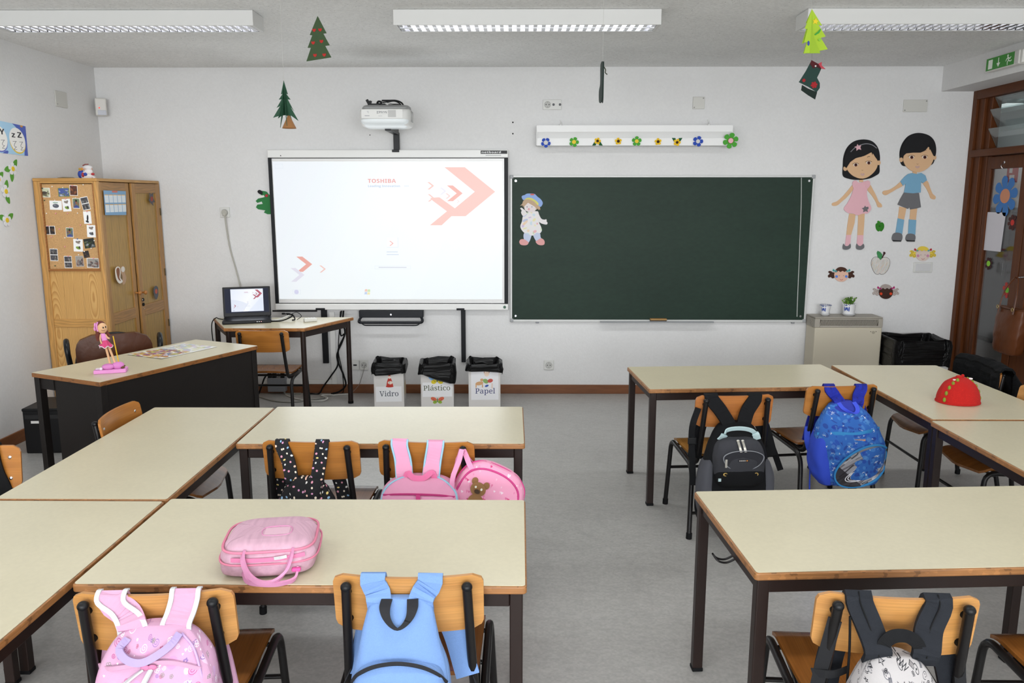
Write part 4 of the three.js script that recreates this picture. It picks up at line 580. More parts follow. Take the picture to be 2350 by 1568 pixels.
// ---------------------------------------------------------------- ceiling luminaires
const louvreM = M('#d9dade', 0.16, { metalness: 0.95 }), lampWhite = M(new THREE.Color(0.66, 0.66, 0.645), 0.45);
function luminaire(label, x0, lit, z = -4.80, power = 9, glow = 4) {
  const L = 1.50, Wd = 0.20, h = 0.085, t = thing('ceiling_lamp', label, 'lamp', [x0 + L / 2, CEIL - h, z], 0.15 * D2R, 'louvred ceiling lamps');
  part(t, 'housing', [rspan(-L / 2, L / 2, 0, h - 0.001, Wd / 2 - 0.012, Wd / 2, 0.003), rspan(-L / 2, L / 2, 0, h - 0.001, -Wd / 2, -Wd / 2 + 0.012, 0.003), rspan(-L / 2, -L / 2 + 0.02, 0, h - 0.001, -Wd / 2 + 0.012, Wd / 2 - 0.012, 0.003), rspan(L / 2 - 0.02, L / 2, 0, h - 0.001, -Wd / 2 + 0.012, Wd / 2 - 0.012, 0.003), span(-L / 2 + 0.02, L / 2 - 0.02, h - 0.012, h - 0.002, -Wd / 2 + 0.012, Wd / 2 - 0.012)], lampWhite);
  part(t, 'centre_rib', [span(-L / 2 + 0.02, L / 2 - 0.02, 0.002, 0.05, -0.006, 0.006), span(-L / 2 + 0.02, L / 2 - 0.02, 0.002, 0.05, -Wd / 2 + 0.013, -Wd / 2 + 0.017), span(-L / 2 + 0.02, L / 2 - 0.02, 0.002, 0.05, Wd / 2 - 0.017, Wd / 2 - 0.013)], louvreM);
  for (const s of [-1, 1]) {
    const tube = part(t, 'tube', rod([-L / 2 + 0.05, 0.052, s * 0.046], [L / 2 - 0.05, 0.052, s * 0.046], 0.013, 12), lit ? new THREE.MeshStandardMaterial({ color: 0xffffff, emissive: new THREE.Color(1, 0.99, 0.97), emissiveIntensity: glow }) : M('#e9e9e6', 0.3), lit ? 'glowing fluorescent tube' : 'unlit fluorescent tube');
  }
  const n = 30, blade = new THREE.ExtrudeGeometry(new THREE.Shape([[-0.011, 0], [0.011, 0], [0.005, 0.016], [0.002, 0.040], [-0.002, 0.040], [-0.005, 0.016]].map(([a, b]) => new THREE.Vector2(a, b))), { depth: 0.068, bevelEnabled: false });   // wedge-shaped cross blades
  for (let i = 0; i <= n; i++) for (const s of [-1, 1]) { const b = part(t, 'louvre_blade', blade, louvreM); b.position.set(-L / 2 + 0.035 + i * (L - 0.07) / n, 0.003, s > 0 ? 0.0085 : -0.0765); }
  if (lit) { const l = new THREE.RectAreaLight(new THREE.Color(0.97, 0.985, 1.0), power, L - 0.1, Wd - 0.04); l.rotation.x = -Math.PI / 2; l.position.set(0, -0.004, 0); l.castShadow = true; t.add(l); }
}
luminaire('louvred white ceiling lamp on the side of the wooden cupboard', -3.0, true, -4.80, 11, 1.6);
luminaire('brightest louvred white ceiling lamp, in line with the wall projector', -0.712, true, -4.80, 12);
luminaire('louvred white ceiling lamp behind the lime green paper tree', 1.60, true, -4.80, 11, 1.0);
for (const [z, row] of [[-1.75, 'over the tables nearest the windows'], [1.05, 'next to the rear windows']]) for (const [x, side] of [[-3.0, 'on the cupboard side'], [-0.712, 'in the middle'], [1.6, 'on the door side']]) luminaire('lit louvred ceiling lamp ' + row + ' ' + side, x, true, z, 12);

// ---------------------------------------------------------------- interactive whiteboard and projector
const onW = (px, py, dz = 0) => { const p = atZ(px, py, ZW + dz); return [p.x, p.y]; };
const vtext = (g, s, x, y, font, col, sx = 1) => { g.save(); g.translate(x, y); g.scale(sx, 1); g.font = font; g.fillStyle = col; g.fillText(s, 0, 0); g.restore(); };
function chevron(g, x, y, s, th, col) { g.fillStyle = col; g.beginPath(); g.moveTo(x, y - s); g.lineTo(x + th, y - s); g.lineTo(x + th + s * 1.28, y); g.lineTo(x + th, y + s); g.lineTo(x, y + s); g.lineTo(x + s * 1.28, y); g.fill(); }
function desktop(w, h, pale) {       // the computer desktop shown on board and laptop; coordinates as on the board, 1930 x 1140
  return (g) => {
    const S = w / 1930; g.scale(S, S * (h / w) / (1140 / 1930));
    const red = pale ? '#f2c0b6' : '#a8274a', red2 = pale ? '#f0cac6' : '#b54866', gy = pale ? '#e6e3f0' : '#c9b9c8';
    const bg = g.createLinearGradient(0, 0, 1930, 1140); if (pale) { bg.addColorStop(0, '#f1f6fd'); bg.addColorStop(0.4, '#f6fcfe'); bg.addColorStop(1, '#f3fbfd'); } else { bg.addColorStop(0, '#dfe6f4'); bg.addColorStop(0.5, '#f4f6fc'); bg.addColorStop(1, '#d9e2f2'); } g.fillStyle = bg; g.fillRect(0, 0, 1930, 1140);
    if (!pale) { g.fillStyle = 'rgba(205,214,232,.6)'; g.beginPath(); g.moveTo(0, 520); g.quadraticCurveTo(600, 560, 1000, 780); g.lineTo(700, 1140); g.lineTo(0, 1140); g.fill(); g.fillStyle = 'rgba(215,224,240,.7)'; g.beginPath(); g.moveTo(1000, 1140); g.lineTo(1750, 480); g.lineTo(1930, 430); g.lineTo(1930, 1140); g.fill(); }
    g.fillStyle = red; g.beginPath(); [[1447, 47], [1618, 47], [1872, 245], [1620, 445], [1500, 445], [1415, 520], [1315, 520], [1462, 405], [1345, 320], [1320, 295], [1400, 290], [1530, 380], [1700, 245]].forEach(([x, y]) => g.lineTo(x, y)); g.fill();
    chevron(g, 1465, 258, 64, 50, pale ? '#eeaa9e' : '#8f2140'); chevron(g, 1300, 197, 30, 18, red); chevron(g, 1452, 280, 22, 14, red2); chevron(g, 1405, 240, 28, 18, gy); chevron(g, 1302, 295, 30, 16, red); chevron(g, 1545, 324, 14, 6, red2);
    chevron(g, 163, 845, 64, 52, pale ? '#eeaa9e' : '#9c2446'); chevron(g, 358, 885, 30, 16, pale ? '#f5c8c0' : '#c78aa0'); chevron(g, 108, 935, 58, 44, gy);
    vtext(g, 'TOSHIBA', 797, 173, 'bold 44px sans-serif', pale ? '#eaa29e' : '#c4506a', 1.28); vtext(g, 'Leading Innovation', 797, 207, 'bold 24px sans-serif', pale ? '#b9c9e4' : '#8d93b5', 1.22); vtext(g, '>>>', 1105, 207, 'bold 24px sans-serif', pale ? '#ccd5ea' : '#b9bdd4', 1);
    g.fillStyle = pale ? '#fbfdff' : '#e9eef8'; g.fillRect(945, 620, 92, 80); chevron(g, 966, 670, 20, 10, pale ? '#f3a9a0' : '#b3385a'); g.strokeStyle = pale ? '#dfe9f4' : '#b9c4dc'; g.lineWidth = 4; g.beginPath(); g.moveTo(1040, 620); g.lineTo(1040, 702); g.lineTo(945, 702); g.stroke();
    g.fillStyle = pale ? '#d3deee' : '#98a4c0'; g.fillRect(940, 738, 96, 7); g.fillRect(940, 760, 104, 7); g.strokeStyle = pale ? '#e1e9f3' : '#c0cadd'; g.lineWidth = 2; g.strokeRect(835, 858, 310, 26); g.fillStyle = pale ? '#d5d8e6' : '#a9b2c9'; g.fillRect(868, 867, 240, 8);
    g.strokeRect(20, 22, 66, 34); g.strokeRect(118, 1062, 68, 36); g.fillStyle = pale ? '#dcdcf4' : '#6f7fb5'; g.beginPath(); g.arc(150, 1080, 20, 0, 7); g.fill(); g.strokeStyle = pale ? '#c6c6ea' : '#39457e'; g.beginPath(); g.arc(150, 1080, 9, 0, 7); g.stroke();
    [['#f6cdbd', 744, 1058], ['#cfe8b8', 768, 1060], ['#c4d4f2', 741, 1082], ['#f6ecb4', 765, 1084]].forEach(([c, x, y]) => { g.fillStyle = c; g.beginPath(); g.moveTo(x, y); g.quadraticCurveTo(x + 11, y - 7, x + 22, y); g.lineTo(x + 19, y + 20); g.quadraticCurveTo(x + 8, y + 13, x - 3, y + 20); g.fill(); });
  };
}
{
  const [x0, y1] = onW(613, 344, 0.05), [x1] = onW(1166, 343, 0.05), [, y0] = onW(900, 711.5, 0.05), Z = ZW + 0.05;
  const t = thing('interactive_whiteboard', 'interactive whiteboard showing a projected computer desktop with red arrows', 'whiteboard', [(x0 + x1) / 2, y0, ZW], 0), w = x1 - x0, h = y1 - y0, X = w / 2, cw = M(new THREE.Color(0.82, 0.82, 0.80), 0.35), bk = MS(lin('#1a1c20'), 0.5, 0.5);
  const yb = onW(900, 697.5, 0.05)[1] - y0, yt = onW(900, 362, 0.05)[1] - y0;      // black surround between the white rails
  part(t, 'top_rail', rspan(-X, X, yt, h, 0.012, 0.056, 0.006), cw, 'white top rail'); part(t, 'bottom_rail', rspan(-X, X, 0, yb, 0.012, 0.056, 0.006), cw, 'white bottom rail');
  part(t, 'surround', [span(-X + 0.002, X - 0.002, yb, yt, 0.012, 0.040), rspan(-X + 0.001, -X + 0.030, yb, yt, 0.036, 0.050, 0.003), rspan(X - 0.030, X - 0.001, yb, yt, 0.036, 0.050, 0.003)], bk, 'black side frame');
  part(t, 'panel', span(-X + 0.030, X - 0.032, yb + 0.006, yt - 0.006, 0.038, 0.042), M(new THREE.Color(0.80, 0.80, 0.79), 0.22), 'white writing surface');
  // projected picture
  const sx0 = -X + 0.036, sx1 = X - 0.050, sy0 = onW(900, 687, 0.05)[1] - y0, sy1 = onW(900, 370.5, 0.05)[1] - y0, tex = paint(1930, 1140, desktop(1930, 1140, true));
  const sm2 = new THREE.MeshStandardMaterial({ color: 0x111111, roughness: 0.3, emissive: 0xffffff, emissiveMap: tex, emissiveIntensity: 0.62 });
  part(t, 'projected_picture', new THREE.PlaneGeometry(sx1 - sx0, sy1 - sy0).translate((sx0 + sx1) / 2, (sy0 + sy1) / 2, 0.0425), sm2, 'pale glowing desktop picture');
  const l = new THREE.RectAreaLight(new THREE.Color(0.92, 0.97, 1.0), 0.7, sx1 - sx0, sy1 - sy0); l.position.set((sx0 + sx1) / 2, (sy0 + sy1) / 2, 0.046); l.rotation.y = Math.PI; l.castShadow = true; t.add(l);
  const logo = paint(512, 128, (g, W, H) => { g.fillStyle = '#0d0e10'; g.fillRect(0, 0, W, H); vtext(g, 'netboard', 12, 98, 'bold 96px sans-serif', '#f4f4f4', 0.9); });
  const [lx0, ly1] = onW(1103, 345.5, 0.06), [lx1, ly0] = onW(1164, 353, 0.06), cx = (x0 + x1) / 2;
  part(t, 'logo_plate', uvFit(plate([[lx0 - cx, ly0 - y0], [lx1 - cx, ly0 - y0], [lx1 - cx, ly1 - y0], [lx0 - cx, ly1 - y0]], 0.056, 0.001), lx0 - cx, ly0 - y0, lx1 - cx, ly1 - y0), M('#ffffff', 0.5, { map: logo }), 'black plate lettered netboard');
  part(t, 'small_print', span(lx0 - cx + 0.04, lx1 - cx - 0.05, ly0 - y0 - 0.015, ly0 - y0 - 0.011, 0.056, 0.0566), M('#8a8c90', 0.6));
  part(t, 'power_button', disc(0.012, 0.006, X - 0.030, yb / 2, 0.058), M('#2c5a44', 0.3), 'round green power button'); part(t, 'indicator', disc(0.004, 0.003, -X + 0.11, yt + 0.016, 0.057), Black);
  // black mounting legs
  const lx = (px) => onW(px, 720, 0.02)[0] - cx, ly = (py) => onW(900, py, 0.02)[1] - y0;
  for (const [a, b, yy] of [[737, 750, 834], [1058, 1068, 831]]) part(t, 'mounting_leg', [rspan(lx(a), lx(b), ly(yy), 0.02, 0.002, 0.030, 0.003), rspan(lx(a) - 0.035, lx(b) - 0.005, -0.002, 0.016, 0.050, 0.062, 0.003)], MS(lin('#131418'), 0.5, 0.5), 'black mounting leg');
}
{ // pen tray with its tube rail
  const [x0, y1] = onW(824, 712.5, 0.06), [x1, y0] = onW(971.5, 729, 0.06), w = x1 - x0, t = thing('pen_tray', 'black pen tray with tube rail under the whiteboard', 'tray', [(x0 + x1) / 2, y0 - 0.07, ZW], 0), H = y1 - y0, bk = MS(lin('#12151c'), 0.42, 0.6);
  part(t, 'box', rspan(-w / 2, w / 2, 0.07, 0.07 + H, 0.004, 0.075, 0.006), bk); part(t, 'key_lock', disc(0.008, 0.006, 0, 0.07 + H * 0.45, 0.077), Chrome, 'round chrome lock');
  part(t, 'tube_rail', pipe([[-w / 2 + 0.02, 0.08, 0.06], [-w / 2 - 0.0, 0.045, 0.09], [-w / 2 + 0.01, 0.035, 0.12], [w / 2 - 0.01, 0.035, 0.12], [w / 2, 0.045, 0.09], [w / 2 - 0.02, 0.08, 0.06]], 0.011, 0.03, 60), bk);
  part(t, 'wire_rail', pipe([[-w / 2 + 0.01, 0.05, 0.09], [-w / 2 + 0.04, 0.008, 0.10], [w / 2 - 0.04, 0.008, 0.10], [w / 2 - 0.01, 0.05, 0.09]], 0.005, 0.05, 50), bk);
}
{ const a = onW(624, 714.6, 0.07), c = onW(726, 714.2, 0.07); one('pointer_stick', rod([-(c[0] - a[0]) / 2, 0, 0], [(c[0] - a[0]) / 2, 0, 0], 0.007), Black, 'thin black pointer stick resting below the whiteboard edge', 'stick', undefined, [(a[0] + c[0]) / 2, a[1], ZW + 0.05]); }
{ // short-throw projector on its wall arm
  const Z = -6.22, c = atZ(888, 268, Z), pw = M('#dcdcd9', 0.45), dk = M('#9b9c9c', 0.5), t = thing('projector', 'white short throw projector on a black wall arm above the whiteboard', 'projector', [c.x, c.y - 0.1, Z], 0), w = atZ(947, 268, Z).x - atZ(829, 268, Z).x;
  const body = puff([[0.02, w * 0.40, -0.15, 0.10], [0.034, w * 0.47, -0.17, 0.135], [0.085, w * 0.495, -0.18, 0.15], [0.13, w * 0.49, -0.18, 0.148], [0.148, w * 0.46, -0.17, 0.12], [0.155, w * 0.42, -0.15, 0.09]], { n: 5, wob: 0, seg: 60 });
  part(t, 'body', body, pw); part(t, 'top_lid', puff([[0.148, w * 0.45, -0.17, 0.125], [0.162, w * 0.44, -0.165, 0.115], [0.178, w * 0.43, -0.16, 0.06], [0.182, w * 0.40, -0.15, 0.04]], { n: 6, wob: 0 }), dk, 'grey upper lid');
  const pt = paint(512, 96, (g, W, H) => { g.fillStyle = '#e3e3e0'; g.fillRect(0, 0, W, H); vtext(g, 'EPSON', 190, 46, 'bold 38px serif', '#6d6f73'); g.strokeStyle = '#8b8d92'; g.lineWidth = 3; g.beginPath(); g.moveTo(70, 18); g.lineTo(90, 42); g.moveTo(82, 16); g.lineTo(92, 30); g.stroke(); g.fillStyle = '#8d8f94'; g.fillRect(40, 66, 60, 6); g.fillStyle = '#b4b6b8'; g.fillRect(210, 70, 50, 4); g.fillStyle = '#bdbdbb'; g.fillRect(330, 8, 100, 76); });
  part(t, 'front_print', uvFit(plate([[-w * 0.42, 0.075], [w * 0.36, 0.075], [w * 0.36, 0.138], [-w * 0.42, 0.138]], 0.1505, 0.001), -w * 0.42, 0.075, w * 0.36, 0.138), M('#ffffff', 0.5, { map: pt }));
  part(t, 'lens_cover', puff([[0.012, w * 0.36, -0.05, 0.06], [0.022, w * 0.41, -0.08, 0.115], [0.04, w * 0.45, -0.1, 0.146], [0.062, w * 0.47, -0.1, 0.156], [0.07, w * 0.46, -0.1, 0.153]], { n: 5, wob: 0, seg: 50 }), M('#eef4f6', 0.25), 'pale lower cover');
  for (let i = 0; i < 9; i++) part(t, 'vent_slot', bx(0.004, 0.003, 0.10, w * 0.493, 0.06 + i * 0.009, 0.02), dk);
  part(t, 'ceiling_bracket', [rspan(-w * 0.36, -w * 0.02, 0.181, 0.195, -0.10, 0.02, 0.003), rspan(w * 0.05, w * 0.28, 0.175, 0.186, -0.10, 0.05, 0.003)], Black, 'black mounting bracket');
  const yd = atZ(888, 346, ZW + 0.05).y - (c.y - 0.1);
  part(t, 'wall_arm', [rspan(-0.022, 0.024, yd - 0.01, 0.02, ZW + 0.010 - Z, ZW + 0.055 - Z, 0.004), rspan(-0.022, 0.024, 0.0, 0.046, ZW + 0.055 - Z, -0.02, 0.004), rspan(-0.034, 0.024, yd - 0.012, yd + 0.008, ZW + 0.045 - Z, ZW + 0.066 - Z, 0.003)], MS(lin('#101216'), 0.4, 0.6), 'black wall arm');
  const q = (a, b) => { const p = atZ(600 + a * 400 / 2350, 180 + b * 400 / 2350, Z); return [p.x - c.x, p.y - (c.y - 0.1)]; };
  const wire = (pts, r, z = 0) => part(t, 'cable', cord(pts.map(([a, b]) => { const [x, y] = q(a, b); return [x, y, z + 0.012 * n3(x * 20, y * 20, 1)]; }), r, 40), Black, 'black cable');
  wire([[1420, 300], [1450, 345], [1520, 350], [1600, 345], [1680, 370], [1800, 395]], 0.006); wire([[1560, 350], [1580, 315], [1620, 325], [1610, 350], [1570, 355]], 0.008, 0.01); wire([[1625, 300], [1720, 300], [1820, 300], [1900, 340], [1925, 400], [1925, 430]], 0.006, 0.0); wire([[1640, 330], [1720, 320], [1800, 310], [1870, 345], [1905, 390], [1915, 430]], 0.005, 0.02); wire([[1680, 325], [1780, 350], [1860, 355], [1890, 385]], 0.002, 0.03);
  part(t, 'plug', [rb(0.02, 0.035, 0.02, 0.004).rotateZ(0.5).translate(...q(1435, 315), 0), rb(0.018, 0.03, 0.02, 0.004).rotateZ(-0.3).translate(...q(1470, 330), 0.01), rb(0.02, 0.022, 0.02, 0.004).translate(...q(1915, 410), 0.0)], Black);
  part(t, 'wall_plug_hole', disc(0.004, 0.004, atZ(849, 310, ZW).x - c.x, atZ(849, 310, ZW).y - (c.y - 0.1), ZW + 0.001 - Z), BlackMatt);
}

// ---------------------------------------------------------------- chalkboard
{
  const [x0, y1] = onW(1171, 402.5, 0.02), [x1] = onW(1870.5, 402.5, 0.02), [, y0] = onW(1500, 739, 0.02), w = x1 - x0, h = y1 - y0, t = thing('chalkboard', 'wide green chalkboard in a thin grey frame', 'chalkboard', [(x0 + x1) / 2, y0, ZW], 0), al = M('#c9cac8', 0.45, { metalness: 0.2 });
  const chalk = dataTex(512, 256, (u, v) => { const s = fbm(u * 3, v * 5, 3, 5, 4), c = 0.86 + 0.16 * (s - 0.5) + 0.10 * (fbm(u * 90, v * 90, 90, 90, 2) - 0.5); return [c * (0.98 + 0.05 * s), c, c]; }, 2.6, 1.3);
  part(t, 'writing_surface', span(-w / 2 + 0.014, w / 2 - 0.014, 0.018, h - 0.016, 0.004, 0.018), new THREE.MeshPhysicalMaterial({ color: new THREE.Color(0.019, 0.046, 0.030), roughness: 0.5, specularIntensity: 0.45, map: chalk }), 'dark green writing surface');
  part(t, 'frame', [rspan(-w / 2, w / 2, h - 0.017, h, 0.004, 0.026, 0.003), rspan(-w / 2, w / 2, 0, 0.019, 0.004, 0.026, 0.003), rspan(-w / 2, -w / 2 + 0.016, 0.019, h - 0.017, 0.004, 0.026, 0.003), rspan(w / 2 - 0.016, w / 2, 0.019, h - 0.017, 0.004, 0.026, 0.003)], al);
  for (const [a, b] of [[-1, 0], [-1, 1], [1, 0], [1, 1]]) { part(t, 'corner_piece', rb(0.03, 0.03, 0.028, 0.006, a * (w / 2 - 0.012), b ? h - 0.012 : 0.012, 0.016), M('#a2a4a6', 0.5), 'grey plastic corner'); part(t, 'screw', disc(0.009, 0.004, a * (w / 2 - 0.045), b ? h - 0.045 : 0.05, 0.020), Chrome); }
  for (const px of [1233, 1819]) { const [cx] = onW(px, 740, 0.01); part(t, 'clip', rb(0.026, 0.016, 0.02, 0.003, cx - (x0 + x1) / 2, -0.006, 0.014), M('#8d8f93', 0.5)); }
  const S = [[1839, 408], [1838.5, 470], [1836, 540], [1833, 620], [1830, 690], [1829, 727]].map(([a, b]) => { const [x, y] = onW(a, b, 0.02); return [x - (x0 + x1) / 2, y - y0, 0.021]; }); part(t, 'pull_string', cord(S, 0.0032, 40), M('#c9ccc8', 0.8), 'pale string hanging down the board');
}
{
  const [x0, y0] = onW(1377, 740, 0.05), [x1] = onW(1637, 738, 0.05), w = x1 - x0, t = thing('chalk_tray', 'narrow grey chalk tray below the chalkboard', 'tray', [(x0 + x1) / 2, y0, ZW], 0);
  part(t, 'shelf', rspan(-w / 2, w / 2, 0, 0.006, 0.002, 0.075, 0.002), M('#8f9294', 0.5)); part(t, 'lip', rspan(-w / 2, w / 2, 0.004, 0.012, 0.071, 0.076, 0.002), M('#8f9294', 0.5));
  const e = thing('board_eraser', 'small wooden chalkboard eraser on the chalk tray', 'eraser', [onW(1511, 735, 0.05)[0], y0 + 0.006, ZW + 0.045]); part(e, 'felt', rb(0.135, 0.014, 0.045, 0.004, 0, 0.007, 0), M('#4b4743', 0.95)); part(e, 'wooden_back', rb(0.14, 0.014, 0.048, 0.005, 0, 0.020, 0), M('#a9834d', 0.6));
}
// ---------------------------------------------------------------- board lamp with felt flowers
{
  const Zf = ZW + 0.16, [x0, y1] = onW(1233, 287.5, 0.16), [x1] = onW(1681.5, 287, 0.16), [, y0] = onW(1450, 334, 0.16), w = x1 - x0, t = thing('board_lamp', 'long white lamp mounted on the wall above the chalkboard, felt flowers on it', 'lamp', [(x0 + x1) / 2, y0, ZW], 0), h = y1 - y0, lm = M(new THREE.Color(0.84, 0.84, 0.83), 0.4);
  const prof = [[0.005, 0.0], [0.16, 0.0], [0.165, h * 0.36], [0.120, h * 0.365], [0.152, h * 0.66], [0.155, h * 0.68], [0.155, h], [0.005, h]];
  const sh = new THREE.Shape(prof.map(([z, y]) => new THREE.Vector2(z, y)));
  part(t, 'housing', muv(new THREE.ExtrudeGeometry(sh, { depth: w, bevelEnabled: false }).rotateY(-Math.PI / 2).translate(w / 2, 0, 0)), lm);
  for (const px of [1286, 1625]) { const cx = onW(px, 284, 0.02)[0] - (x0 + x1) / 2; part(t, 'bracket', [rod([cx, h + 0.002, 0.05], [cx, h + 0.016, 0.05], 0.012), cord([[cx, h + 0.01, 0.05], [cx + 0.008, h + 0.035, 0.012], [cx - 0.002, h + 0.055, 0.004]], 0.004, 12)], White); }
  part(t, 'end_cap', rspan(w / 2, w / 2 + 0.006, 0.002, h - 0.002, 0.006, 0.156, 0.002), lm); part(t, 'end_cap', rspan(-w / 2 - 0.006, -w / 2, 0.002, h - 0.002, 0.006, 0.156, 0.002), lm);
}
const felt = (c) => M(c, 0.95, { bumpMap: clothB, bumpScale: 0.0004 });
function petals(n, r, pr, px = 1, a0 = 0) { const pts = []; for (let i = 0; i < n * 8; i++) { const a = i / (n * 8) * 2 * Math.PI, q = Math.abs(Math.cos(n / 2 * a)), R = r * (0.48 + 0.52 * Math.pow(q, 0.38)); pts.push([R * Math.cos(a + a0), R * Math.sin(a + a0)]); } return pts; }
{
  const blue = felt('#2f4fb4'), green = felt('#4ea53a'), yel = felt('#f2c521'), grey = felt('#d6d5d2'), brown = felt('#3a2416'), leafM = felt('#1f5a36'), pink = felt('#efb9c4'), yel2 = felt('#f0cf45');
  const K = cropped(1160, 190, 560 / 2251), Zf = ZW + 0.1655;
  const list = [[372, 553, 44, 5, blue, grey, 20, 'blue felt flower with grey centre at the whiteboard end of the lamp', 1], [632, 547, 44, 5, green, yel2, 18, 'green felt flower with yellow centre beside the blue flower', 1.2], [849, 538, 30, 5, yel, brown, 12, 'yellow felt flower with two green leaves pointing down', 0, 'down'], [1040, 540, 31, 5, yel, brown, 13, 'small leafless yellow felt flower just left of a green one', 0.4], [1210, 540, 44, 5, green, yel2, 17, 'green felt flower with yellow centre between two small yellow flowers', 0.3], [1407, 544, 31, 5, yel, brown, 13, 'small leafless yellow felt flower just right of a green one', 0.4], [1582, 551, 32, 5, yel, brown, 12, 'yellow felt flower with two green leaves pointing up', 0, 'up'], [1774, 541, 47, 5, blue, grey, 18, 'blue felt flower with grey centre beside the big green flower', 1.25], [2076, 535, 70, 6, green, pink, 24, 'big green felt flower with pink centre at the lamp end', 0.3]];
  for (const [a, b, r, n, m, cm, cr, label, a0, leaves] of list) {
    const [px, py] = K([a, b]), [x, y] = onW(px, py, 0.1655), S = 560 / 2251 * 6.5 / FOC, t = thing('felt_flower', label, 'flower', [x, y, Zf], 0, 'felt flowers on the board lamp');
    if (leaves) for (const s of [-1, 1]) { const d = leaves === 'down' ? -1 : 1; part(t, 'leaf', plate([[s * 4 * S, d * 6 * S], [s * 28 * S, d * 8 * S], [s * 48 * S, d * 40 * S], [s * 16 * S, d * 38 * S]].map((p) => p), 0, 0.003, false), leafM, 'dark green leaf'); }
    part(t, 'petals', plate(petals(n, r * S, 0, 1, a0), 0.003, 0.004, true), m); part(t, 'centre', plate(ell(0, 0, cr * S, cr * S), 0.007, 0.003), cm);
    if (n === 6) part(t, 'centre_ring', new THREE.TorusGeometry(cr * S, 0.002, 6, 24).translate(0, 0, 0.009), felt('#8a5a2a'));
  }
}
// ---------------------------------------------------------------- plates, sockets, sensor, cables on the walls
function plateSocket(label, px0, py0, px1, py1, kind, name = 'wall_socket', cat = 'socket') {
  const [x0, y1] = onW(px0, py0), [x1, y0] = onW(px1, py1), w = x1 - x0, h = y1 - y0, t = thing(name, label, cat, [(x0 + x1) / 2, (y0 + y1) / 2, ZW], 0), pm = M('#d6d6d2', 0.4), n = kind === 'double' ? 2 : 1;
  part(t, 'cover_plate', rb(w, h, 0.012, 0.004, 0, 0, 0.006), kind === 'blank' ? M('#cfcec8', 0.5) : pm);
  if (kind === 'blank') { for (const s of [-1, 1]) part(t, 'screw', disc(0.005, 0.003, s * (w / 2 - 0.012), s * (h / 2 - 0.012), 0.0125), M('#8a8a86', 0.4)); return t; }
  for (let i = 0; i < n; i++) { const cx = n === 2 ? (i ? w / 4 : -w / 4) : 0, r = Math.min(w / n, h) * 0.32;
    if (kind === 'double' && i === 1) { for (const s of [-1, 1]) part(t, 'jack', disc(0.010, 0.004, cx + s * 0.026, 0, 0.013), M('#55565a', 0.5), 'round dark jack'); continue; }
    if (kind === 'switch') { part(t, 'rocker', rb(w * 0.8, h * 0.72, 0.006, 0.002, 0, 0, 0.013), M('#cfcfd0', 0.4)); continue; }
    if (kind === 'data') { part(t, 'jack', rb(0.03, 0.012, 0.006, 0.002, cx, 0, 0.012), BlackMatt, 'black data jack'); continue; }
    part(t, 'socket_ring', new THREE.TorusGeometry(r, 0.003, 8, 28).translate(cx, 0, 0.012), M('#b4b4b0', 0.5)); part(t, 'socket_well', disc(r * 0.95, 0.002, cx, 0, 0.0125, 24), M('#bebeba', 0.6)); for (const s of [-1, 1]) part(t, 'contact_hole', disc(0.0045, 0.002, cx + s * 0.012, 0, 0.014), M('#4a4a4a', 0.6)); for (const s of [-1, 1]) part(t, 'earth_contact', bx(0.006, 0.005, 0.003, cx, s * r * 0.75, 0.0135), M('#8d8d88', 0.4)); }
  return t;
}
plateSocket('double wall socket with two round jacks above the board lamp', 1246, 229, 1288, 252, 'double');
plateSocket('blank square cover plate above the board lamp', 1590, 222.5, 1616, 250.5, 'blank', 'cover_plate', 'plate');
plateSocket('blank wide cover plate above the paper boy', 2073.5, 229, 2126, 257, 'blank', 'cover_plate', 'plate');
plateSocket('white wall socket with a grey plug and hanging cable above the laptop', 505, 476, 528.5, 499, 'single');
plateSocket('white wall socket low below the chalkboard', 1248, 827, 1270.5, 848.5, 'single');
plateSocket('white data socket low beside the laptop table leg', 806, 826, 825, 849, 'data');
plateSocket('white socket low beside the glass bin, thin cable plugged in', 825.5, 826, 846, 849, 'single');
plateSocket('white rectangular switch plate under the blond paper face', 2096, 602, 2137, 625, 'switch', 'wall_switch', 'switch');
{ const p = atX(139, 228, XL), t = thing('cover_plate', 'blank cover plate on the side wall near the motion sensor', 'plate', [XL, p.y, p.z], Math.PI / 2); part(t, 'cover_plate', rb(0.155, 0.115, 0.008, 0.003, 0, 0, 0.004), M('#c9c8c2', 0.5)); part(t, 'screw', disc(0.004, 0.003, -0.06, -0.04, 0.0085), M('#8a8a86', 0.4)); }
{ const z = ZW + 0.075, p = atZ(229, 246, z), t = thing('motion_sensor', 'white motion sensor in the corner above the cupboard', 'sensor', [p.x + 0.01, p.y - 0.07, z], 25 * D2R); part(t, 'case', rb(0.085, 0.14, 0.05, 0.012, 0, 0.07, 0), M('#d8d6d0', 0.45)); part(t, 'lens', rb(0.065, 0.04, 0.01, 0.005, 0.005, 0.025, 0.022), M('#b9bcc6', 0.3), 'grey lens'); part(t, 'indicator', ball(0.005, -0.012, 0.062, 0.025), new THREE.MeshStandardMaterial({ color: 0xff4a3a, emissive: 0xff3020, emissiveIntensity: 0.6 }), 'red indicator light'); part(t, 'bracket', rb(0.03, 0.05, 0.04, 0.005, -0.02, 0.07, -0.04), M('#cfcdc7', 0.5)); }
